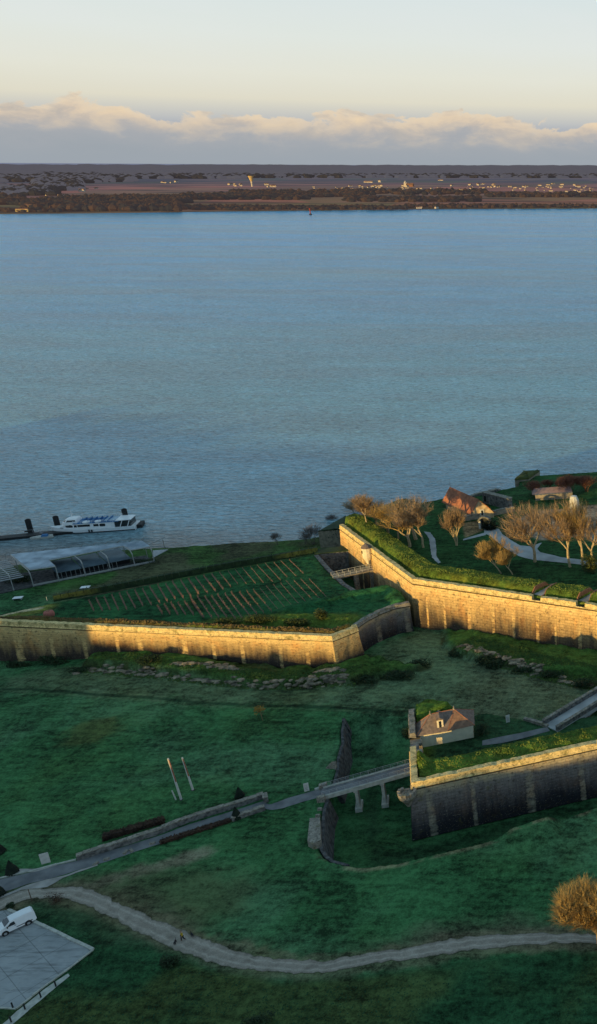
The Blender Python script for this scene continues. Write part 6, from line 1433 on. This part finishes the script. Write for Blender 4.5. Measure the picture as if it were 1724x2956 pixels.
def small_boat(c, u0, v0, u1, v1):
    a = W(c, u0, v0, .3); b = W(c, u1, v1, .3); L = math.dist(a[:2], b[:2]); rz = math.atan2(b[1]-a[1], b[0]-a[0]); r = empty('motor_boat', ((a[0]+b[0])/2, (a[1]+b[1])/2+.6, 0), rz); tag(r, 'small pale open boat with blue cover between pontoon and ferry', 'boat')
    vs = []; N = 10
    for i in range(N+1):
        t = i/N; x = -L/2+L*t; w_ = 1.1*min(1, (t/.4))**.6*1.0 if t < .4 else 1.1; w_ = max(w_, .03); vs += [(x, -w_, .75), (x, -w_*.7, -.1), (x, w_*.7, -.1), (x, w_, .75), (x, w_*.82, .72), (x, w_*.6, .3), (x, -w_*.6, .3), (x, -w_*.82, .72)]
    mb = MB(); mb.mesh(vs, [(j*8+k, j*8+(k+1) % 8, (j+1)*8+(k+1) % 8, (j+1)*8+k) for j in range(N) for k in range(8)]+[tuple(range(N*8, N*8+8))]); mb.build('hull', M['offwhite'], r)
    mb = MB(); mb.box((.9, 0, 1.0), (1.9, 1.5, .6), taper=.75); mb.build('cover', M['blue'], r); mb = MB(); mb.box((L/2+.2, 0, .9), (.4, .45, .9)); mb.build('outboard', M['dark'], r)
small_boat('A', 205, 335, 372, 318)

M['pavgrey'] = mat('painted_steel', (.46, .46, .45), (.34, .34, .34), 1, .6)
# ------------------------------------------------------------------ landing pavilion
pv = empty('landing_pavilion', (0, 0, 0)); tag(pv, 'open steel framed landing pavilion with pale sloping roof on the river bank', 'pavilion')
ZP = 3.6
f0 = W('A', 100, 697, ZP); f1 = W('A', 1095, 497, ZP); du = (f1[0]-f0[0], f1[1]-f0[1]); Lp = math.hypot(*du); du = (du[0]/Lp, du[1]/Lp)
# depth direction from the left roof edge
hp = H2('A', 1093, 497, ZP, 392)
zt_ = ZP+hp
rfl = W('A', 215, 555, zt_); rbl = W('A', 78, 445, zt_); dvv = (rbl[0]-rfl[0], rbl[1]-rfl[1]); Dp = math.hypot(*dvv); dvv = (dvv[0]/Dp, dvv[1]/Dp)
def PV(a, b, z): return (f0[0]+du[0]*a+dvv[0]*b, f0[1]+du[1]*a+dvv[1]*b, z)
def up_at(u): # distance along the front line at a reading
    q = W('A', *u, ZP); return (q[0]-f0[0])*du[0]+(q[1]-f0[1])*du[1]
fr_u = [0, up_at((240, 668)), up_at((422, 628)), up_at((605, 588)), up_at((785, 556)), up_at((957, 524)), Lp]
mb = MB(); mb.prism([PV(-14, 0, 0), PV(Lp+.3, 0, 0), PV(Lp+.3, Dp*.45, 0), PV(-14, Dp, 0)], ZP-1.2, ZP+.05); mb.build('platform', M['stone_dark'], pv)
def bent(a, back=Dp, nm='portal_frame', full=True):
    mb = MB(); w_ = .15
    mb.tube(PV(a, 0, ZP), PV(a, .2, zt_-.9), w_, n=4); mb.tube(PV(a, .2, zt_-1.0), PV(a, 1.2, zt_-.1), w_, n=4)
    mb.tube(PV(a, 1.1, zt_-.15), PV(a, back, zt_), w_*.9, n=4)
    if full: mb.tube(PV(a, back, 0), PV(a, back, zt_+.1), w_*.8, n=4)
    mb.build(nm, M['pavgrey'], pv)
for a in fr_u: bent(a, Dp*(.80-.5*a/Lp))
for a in (-4.5, -9): bent(a)
# roof: tapering strip, set back over the middle bays
mroof = mat('zinc_roof', (.36, .46, .56), (.11, .17, .23), .30, .35, spec=.6)
def AP(u, v, dz=0): return W('A', u, v, zt_+dz)
RL0, RL1 = AP(215, 553), AP(78, 445, .3); RR0, RR1 = AP(1062, 388), AP(1008, 350, .3); S0, S1 = AP(345, 485, .1), AP(872, 384, .1); K0, K1 = AP(392, 528), AP(932, 412)
def onl(p, q, r): # point on p-q at the same fraction that r lies along the left part
    f = ((r[0]-p[0])*(q[0]-p[0])+(r[1]-p[1])*(q[1]-p[1]))/((q[0]-p[0])**2+(q[1]-p[1])**2); return tuple(p[i]+(q[i]-p[i])*f for i in range(3))
T0, T1 = onl(RL1, RR1, S0), onl(RL1, RR1, S1)
for q in ((RL0, K0, S0, T0, RL1), (S0, S1, T1, T0), (K1, RR0, RR1, T1, S1)):
    mb = MB(); n = len(q); mb.mesh([(p[0], p[1], p[2]+.1) for p in q]+[(p[0], p[1], p[2]+.24) for p in q], [tuple(range(n-1, -1, -1)), tuple(range(n, 2*n))]+[(k, (k+1) % n, n+(k+1) % n, n+k) for k in range(n)]); mb.build('roof_panel', mroof, pv)
mb = MB()
for p, q in ((RL0, K0), (K0, S0), (S0, S1), (S1, K1), (K1, RR0), (RL0, RL1), (RR0, RR1)): mb.tube(p, q, .17, n=4)
mb.build('roof_edge', M['pavgrey'], pv)
Dp = Dp*.55; sbk = Dp
mb = MB(); mb.prism([PV(fr_u[1], .1, 0), PV(Lp, .1, 0), PV(Lp, .45, 0), PV(fr_u[1], .45, 0)], ZP+.06, ZP+.5); mb.build('bottom_rail', M['pavgrey'], pv)
# glazed lean-to inside, lower than the main roof
for i in range(2, 5):
    mb = MB(); slab(mb, PV(fr_u[i]+.1, 1.4, ZP+hp*.42), PV(fr_u[i+1]-.1, 1.4, ZP+hp*.42), PV(fr_u[i+1]-.1, sbk+.6, ZP+hp*.62), PV(fr_u[i]+.1, sbk+.6, ZP+hp*.62), .08); mb.build('glass_panel', mat('smoky_panel', (.10, .14, .17), (.06, .085, .11), .4, .2, spec=.6), pv)
mb = MB()
for k in range(14): mb.tube(PV(fr_u[2]+k*1.15, 1.4, ZP), PV(fr_u[2]+k*1.15, 1.4, ZP+hp*.42), .07, n=4)
mb.build('mullions', M['steel'], pv)
mb = MB(); mb.prism([PV(fr_u[2], 3.8, 0), PV(fr_u[5], 3.8, 0), PV(fr_u[5], 4.0, 0), PV(fr_u[2], 4.0, 0)], ZP+.06, ZP+1.9); mb.build('inner_wall', M['dark'], pv)
# slatted open stair bays at the left
for k in range(11):
    mb = MB(); b0_ = 2.0+k*(Dp/.55-2.5)/11; mb.prism([PV(-14, b0_, 0), PV(fr_u[1]-1.2, b0_, 0), PV(fr_u[1]-1.2, b0_+.55, 0), PV(-14, b0_+.55, 0)], zt_-2.2+.12*k, zt_-2.05+.12*k); mb.build('slat', M['steel'], pv)
# zigzag rail towards the water
mb = MB(); nz_ = 13; zz_ = zt_-1.2; za_, zb2 = W('A', -60, 445, zz_), W('A', 1085, 322, zz_)
def ZL_(f, dz=0): return (za_[0]+(zb2[0]-za_[0])*f, za_[1]+(zb2[1]-za_[1])*f, zz_+dz)
for k in range(nz_):
    mb.tube(ZL_(k/nz_), (*ZL_(k/nz_)[:2], -1), .08, n=4); mb.tube(ZL_(k/nz_, -.5), ZL_((k+.22)/nz_, .35), .10, n=4); mb.tube(ZL_((k+.22)/nz_, .35), ZL_((k+1)/nz_, -.3), .09, n=4)
mb.build('water_side_rail', M['steel'], pv)
mb = MB(); p_, q_ = ZL_(0), ZL_(1); mb.prism([(p_[0], p_[1]-2.2), (q_[0], q_[1]-2.2), q_[:2], p_[:2]], .5, 1.0); mb.build('lower_walk', M['stone_dark'], pv)
# boom and landing plate at the right end
bA = W('A', 1042, 375, zt_); bB = W('A', 1168, 318, zt_); mb = MB(); mb.tube(bA, bB, .25, n=4); mb.tube(W('A', 1165, 400, ZP), W('A', 1152, 335, zt_), .09, n=4); mb.build('boom', M['steel'], pv)
mb = MB(); q = [W('A', 1080, 470, ZP), W('A', 1190, 408, ZP), W('A', 1085, 415, ZP)]; mb.prism(q, ZP-.3, ZP+.1); mb.build('landing_plate', M['steel'], pv)
bush('bank_shrub', onto('A', 150, 640, 3.6), (4.5, 2.0, 1.8), M['leaf_dark'], 'dark shrubs growing round the left posts of the pavilion', n=1200, size=.3, lumps=6)
bush('bank_shrub', onto('A', 1000, 500, 3.6), (5.0, 1.2, 1.0), M['leaf_dark'], 'low dark scrub along the right foot of the pavilion', n=900, size=.25, lumps=7)
for a_, b_, lab in (((520, 590), (520, 560), 'small wooden gate frame under the pavilion'),):
    pass

# ------------------------------------------------------------------ person and dogs
def skin_fig(name, nodes, edges, m, parent, lv=1):
    me = bpy.data.meshes.new(name); me.from_pydata([n[0] for n in nodes], edges, []); me.materials.append(m)
    o = bpy.data.objects.new(name, me); col.objects.link(o)
    md = o.modifiers.new('Skin', 'SKIN'); 
    sv = me.skin_vertices[0].data if me.skin_vertices else None
    if sv is None:
        bpy.context.view_layer.objects.active = o; bpy.ops.mesh.customdata_skin_add(); sv = me.skin_vertices[0].data
    for i, n in enumerate(nodes): sv[i].radius = (n[1], n[1]*(n[2] if len(n) > 2 else 1))
    sv[0].use_root = True
    s = o.modifiers.new('Sub', 'SUBSURF'); s.levels = lv; s.render_levels = lv
    dg = bpy.context.evaluated_depsgraph_get(); me2 = bpy.data.meshes.new_from_object(o.evaluated_get(dg)); o.modifiers.clear(); o.data = me2
    me2.polygons.foreach_set('use_smooth', [True]*len(me2.polygons)); o.parent = parent; return o
pp = onto('E', 1297, 1262); per = empty('person', pp, -.6, 1.12); tag(per, 'walker in a yellow jacket and dark trousers on the gravel track', 'person')
nb_ = [((0, 0, .95), .14, .8), ((0, .01, 1.15), .13, .8), ((0, .0, 1.38), .16, .7), ((0, -.01, 1.53), .06), ((0, -.03, 1.64), .085, 1.1), ((0, -.03, 1.74), .075), ((-.19, 0, 1.43), .06), ((-.25, .03, 1.18), .045), ((-.24, -.10, .95), .035), ((-.24, -.15, .86), .03), ((.19, 0, 1.43), .06), ((.25, .0, 1.18), .045), ((.24, -.12, .98), .035), ((.24, -.17, .9), .03),
       ((-.10, 0, .86), .10), ((-.11, -.14, .48), .07), ((-.11, -.16, .09), .045), ((-.11, -.30, .05), .04), ((.10, 0, .86), .10), ((.11, .06, .48), .07), ((.11, .26, .12), .045), ((.11, .16, .05), .04)]
ed_ = [(0, 1), (1, 2), (2, 3), (3, 4), (4, 5), (2, 6), (6, 7), (7, 8), (8, 9), (2, 10), (10, 11), (11, 12), (12, 13), (0, 14), (14, 15), (15, 16), (16, 17), (0, 18), (18, 19), (19, 20), (20, 21)]
skin_fig('body', nb_, ed_, M['skin'], per, 2)
jk = [(n[0], n[1]*1.28, n[2] if len(n) > 2 else 1) for n in nb_]
skin_fig('jacket', [jk[0], jk[1], jk[2], jk[6], jk[7], jk[8], jk[10], jk[11], jk[12]], [(0, 1), (1, 2), (2, 3), (3, 4), (4, 5), (2, 6), (6, 7), (7, 8)], M['yellow'], per, 2)
skin_fig('trousers', [((0, 0, .93), .16), jk[14], jk[15], jk[16], jk[18], jk[19], jk[20]], [(0, 1), (1, 2), (2, 3), (0, 4), (4, 5), (5, 6)], M['cloth_dark'], per, 2)
mb = MB(); leaf_cloud(mb, (0, -.0, 1.72), (.085, .1, .09), 160, .06); mb.build('hair', M['trunk'], per)
mb = MB(); [mb.tube((s_*.032, -.118, 1.665), (s_*.032, -.127, 1.665), .012, n=6) for s_ in (-1, 1)]; mb.tube((-.025, -.118, 1.60), (.025, -.118, 1.60), .008, n=4); mb.tube((0, -.11, 1.65), (0, -.14, 1.63), .014, n=5); mb.build('face', M['trunk'], per)
for s_, hp_ in ((-1, (-.24, -.16, .85)), (1, (.24, -.18, .89))):
    mb = MB(); 
    for k in range(4): mb.tube((hp_[0]+(k-1.5)*.018*0, hp_[1]+(k-1.5)*.02, hp_[2]), (hp_[0], hp_[1]+(k-1.5)*.024-.02, hp_[2]-.075+abs(k-1.4)*.01), .009, .007, 5)
    mb.tube((hp_[0], hp_[1]-.03, hp_[2]+.02), (hp_[0]-s_*.02, hp_[1]-.07, hp_[2]-.02), .01, .008, 5); mb.build('hand', M['skin'], per)
def dog(u, v, rz, label):
    r = empty('dog', onto('E', u, v), rz); tag(r, label, 'dog')
    nd = [((0, 0, .42), .10), ((.22, 0, .43), .11), ((-.22, 0, .45), .14), ((-.38, 0, .54), .08), ((-.50, 0, .66), .075), ((-.62, 0, .64), .045), ((-.70, 0, .62), .03), ((.34, 0, .47), .04), ((.48, 0, .60), .025), ((.58, 0, .70), .015),
          ((-.24, -.09, .30), .055), ((-.25, -.09, .16), .03), ((-.24, -.09, .03), .028), ((-.24, .09, .30), .055), ((-.20, .09, .16), .03), ((-.23, .09, .03), .028),
          ((.20, -.09, .33), .075), ((.17, -.09, .22), .045), ((.27, -.09, .14), .028), ((.25, -.09, .03), .028), ((.24, .09, .33), .075), ((.22, .09, .22), .045), ((.32, .09, .14), .028), ((.30, .09, .03), .028)]
    ee = [(0, 1), (0, 2), (2, 3), (3, 4), (4, 5), (5, 6), (1, 7), (7, 8), (8, 9), (2, 10), (10, 11), (11, 12), (2, 13), (13, 14), (14, 15), (1, 16), (16, 17), (17, 18), (18, 19), (1, 20), (20, 21), (21, 22), (22, 23)]
    skin_fig('body', nd, ee, M['cloth_dark'], r, 2); mb = MB(); [mb.mesh([(-.46, s_*.04, .70), (-.50, s_*.07, .71), (-.47, s_*.075, .80)], [(0, 1, 2)]) for s_ in (-1, 1)]; mb.build('ears', M['cloth_dark'], r)
    r.scale = (1.1,)*3
dog(1243, 1285, 1.9, 'black dog walking ahead, below left of the walker'); dog(1362, 1232, 2.4, 'black dog trailing behind, right of the walker')

# ------------------------------------------------------------------ unseen rising town behind the viewpoint, its skyline shaped to throw the long shadow
sdir = (-.5, -.866); wdir = (.866, -.5)
def TW(t, w): return (-sdir[0]*t+wdir[0]*w, -sdir[1]*t+wdir[1]*w)
prof = [(-520, 28), (-300, 30), (-264, 31), (-236, 26.4), (-215, 25.6), (-205, 26.2), (-190, 26.2), (-183, 27.4), (-176, 29.4), (-160, 29.0), (-147, 29.8), (-139, 28.8), (-135, 26.2), (-127, 26.2), (-124, 29.4), (-118, 30.4), (-108, 30.2), (-98, 29.4), (-90, 27), (-75, 24), (-40, 23), (60, 22), (300, 20)]  # ridge heights fitted to where the shadow edges fall
ws = np.arange(-520, 300, 3.0); hs = np.interp(ws, [p[0] for p in prof], [p[1] for p in prof])+(fbm(ws*.11, ws*0, 4, 55)-.5)*3.6
mb = MB(); rows = [(-60, .0), (-100, .35), (-135, .85), (-150, 1.0), (-165, .97), (-260, .7), (-420, 0)]; n = len(ws)
vs = []
for t, k in rows:
    for w_, h_ in zip(ws, hs): x, y = TW(t, w_); vs.append((x, y, 4.0+(h_-4.0)*k))
mb.mesh(vs, [(j*n+i, (j+1)*n+i, (j+1)*n+i+1, j*n+i+1) for j in range(len(rows)-1) for i in range(n-1)])
o = mb.build('hill', mat('hill_grass', (.03, .07, .03), (.02, .04, .02), .1, .95)); o['kind'] = 'structure'
x, y = TW(-150, -249.5); th = empty('town_house', (x, y, 27), math.atan2(wdir[1], wdir[0])); tag(th, 'tall pale town house on the hill behind the viewpoint', 'house')  # unseen house placed where a sharp shadow edge implies a building
mb = MB(); mb.box((0, 0, 2), (21, 10, 9)); mb.build('wall', M['render'], th); mb = MB(); mb.mesh([(-10.8, -5.4, 6.5), (10.8, -5.4, 6.5), (10.8, 5.4, 6.5), (-10.8, 5.4, 6.5), (-10.6, 0, 9.5), (10.6, 0, 9.5)], [(0, 1, 5, 4), (2, 3, 4, 5), (1, 2, 5), (3, 0, 4), (3, 2, 1, 0)]); mb.build('roof', M['roof_tile'], th)
for k, (w_, hh, r_) in enumerate(((-155.5, 5.0, 1.5), (-172, 3.0, 3), (-197, 3.2, 2.5), (-146, 2.0, 2.2))):  # first tree read from its shadow; the others added to roughen the shadow edge
    x, y = TW(-150, w_); z = float(np.interp(w_, ws, hs)); r = empty('hill_cypress', (x, y, z-.5)); mb = MB(); lathe(mb, [(r_*.7, .3), (r_, hh*.3), (r_*.6, hh*.7), (.1, hh)], 9)
    leaf_cloud(mb, (0, 0, hh*.45), (r_*1.1, r_*1.1, hh*.5), 400, .35); mb.build('foliage', M['yew'], r); mb = MB(); mb.tube((0, 0, -.5), (0, 0, 1), .2, n=6); mb.build('trunk', M['trunk'], r); tag(r, 'dark cypress on the hill behind the viewpoint, '+['the tallest', 'a broad one added for its shadow', 'on the left, added for its shadow', 'a low one added for its shadow'][k], 'tree')

# ------------------------------------------------------------------ sky and light
w = bpy.data.worlds.new('World'); scn.world = w; w.use_nodes = True; nt = w.node_tree; bg = nt.nodes['Background']; t = NT(w)
dirv = t.n('ShaderNodeTexCoord').outputs['Generated']; sp = t.n('ShaderNodeSeparateXYZ'); t.l(dirv, sp.inputs[0]); z = sp.outputs[2]
def lin(r, g_, b): 
    f_ = lambda c: ((c/255+.055)/1.055)**2.4 if c/255 > .04045 else c/255/12.92
    return (f_(r), f_(g_), f_(b))
el = t.math('MULTIPLY', z, 1/.30)     # 0..~17 degrees
grad = t.ramp(el, [(0.0, lin(155, 160, 170)), (.10, lin(176, 180, 186)), (.17, lin(219, 215, 197)), (.24, lin(223, 223, 209)), (.34, lin(220, 226, 220)), (.49, lin(211, 223, 224)), (.60, lin(186, 210, 220)), (.85, lin(128, 168, 200)), (1.0, lin(105, 148, 188))])
sky = t.n('ShaderNodeTexSky'); sky.sky_type = 'NISHITA'; sky.sun_disc = False; SUN_EL = R(4.1)
az = math.atan2(sdir[0], sdir[1]); sky.sun_elevation = SUN_EL; sky.sun_rotation = az
nsky = t.mix(1.0, sky.outputs[0], (.055, .055, .06), 'MULTIPLY')
nsky = t.mix(.75, nsky, (.19, .38, .51))
upm = t.ramp(z, [(.24, 0.0), (.5, 1.0)])
c = t.mix(upm, grad, nsky)
# cloud bank low over the horizon
v1 = t.mapping(dirv, (17, 17, 34)); n1 = t.noise(v1, 1.0, 6, .58, .35)
v2 = t.mapping(dirv, (5, 5, 8)); n2 = t.noise(v2, 1.0, 3, .5)
edge = t.math('ADD', t.math('MULTIPLY', t.math('SUBTRACT', n1, .5), .058), t.math('ADD', .0405, t.math('MULTIPLY', t.math('SUBTRACT', n2, .5), .014)))
dpt = t.math('SUBTRACT', edge, z)
mask = t.ramp(t.math('MULTIPLY', dpt, 90.0), [(0.0, 0.0), (.18, .8), (.6, 1.0)])
cl = t.ramp(t.math('MULTIPLY', dpt, 22.0), [(0.0, lin(228, 208, 180)), (.22, lin(204, 190, 174)), (.5, lin(172, 172, 174)), (.85, lin(160, 165, 170)), (1.0, lin(154, 161, 167))])
puff = t.noise(t.mapping(dirv, (24, 24, 60)), 1.0, 6, .6, .4)
puffk = t.math('MULTIPLY', t.ramp(puff, [(.45, 0.0), (.68, .75)]), t.ramp(t.math('MULTIPLY', dpt, 30.0), [(0.0, 1.0), (.6, .8), (.9, 0.0)]))
cl = t.mix(puffk, cl, lin(236, 212, 176))
dk_ = t.math('MULTIPLY', t.ramp(puff, [(.32, .65), (.48, 0.0)]), t.ramp(t.math('MULTIPLY', dpt, 30.0), [(0.0, .8), (.9, .1)]))
cl = t.mix(dk_, cl, lin(142, 152, 162))
hzn = t.ramp(t.math('MULTIPLY', z, 1/.035), [(0.0, 0.0), (1.0, 1.0)])
c = t.mix(mask, c, cl)
c = t.mix(t.ramp(z, [(0.0, 1.0), (.012, .6), (.035, 0.0)]), c, lin(154, 162, 170))
# thin high veil
veil = t.noise(t.mapping(dirv, (3, 3, 14)), 1.0, 5, .6, .5)
c = t.mix(t.math('MULTIPLY', t.ramp(veil, [(.42, 0.0), (.7, .35)]), t.ramp(z, [(.05, 0.0), (.1, 1.0)])), c, lin(224, 227, 228))
# below the horizon
c = t.mix(t.ramp(t.math('ADD', z, .05), [(.040, 0.0), (.045, 1.0)]), (.04, .05, .06), c)
t.l(c, bg.inputs['Color']); bg.inputs['Strength'].default_value = 1.04
ld = bpy.data.lights.new('sun', 'SUN'); ld.energy = 5.0; ld.angle = R(.5); ld.color = (1.0, .67, .22)
lo = bpy.data.objects.new('sun', ld); col.objects.link(lo)
from mathutils import Vector, Matrix
sv = Vector((sdir[0]*math.cos(SUN_EL), sdir[1]*math.cos(SUN_EL), math.sin(SUN_EL))); lo.rotation_euler = sv.to_track_quat('Z', 'Y').to_euler(); lo.location = (-100, -150, 200)

# ------------------------------------------------------------------ camera
cd = bpy.data.cameras.new('camera'); cam = bpy.data.objects.new('camera', cd); col.objects.link(cam); scn.camera = cam
Hs, Ws = 2520.0, 1470.0
cd.sensor_fit = 'VERTICAL'; cd.sensor_height = 24; cd.lens = 24*F/Hs
cd.shift_x = (Ws/2-PX)/Hs; cd.shift_y = (PY-Hs/2)/Hs
cd.clip_start = 1; cd.clip_end = 60000
rot = Matrix((RT, UP, tuple(-a for a in FW))).transposed(); cam.matrix_world = Matrix.Translation((0, 0, CAMH)) @ rot.to_4x4()
scn.view_settings.view_transform = 'Standard'; scn.view_settings.look = 'None'; scn.view_settings.exposure = 0
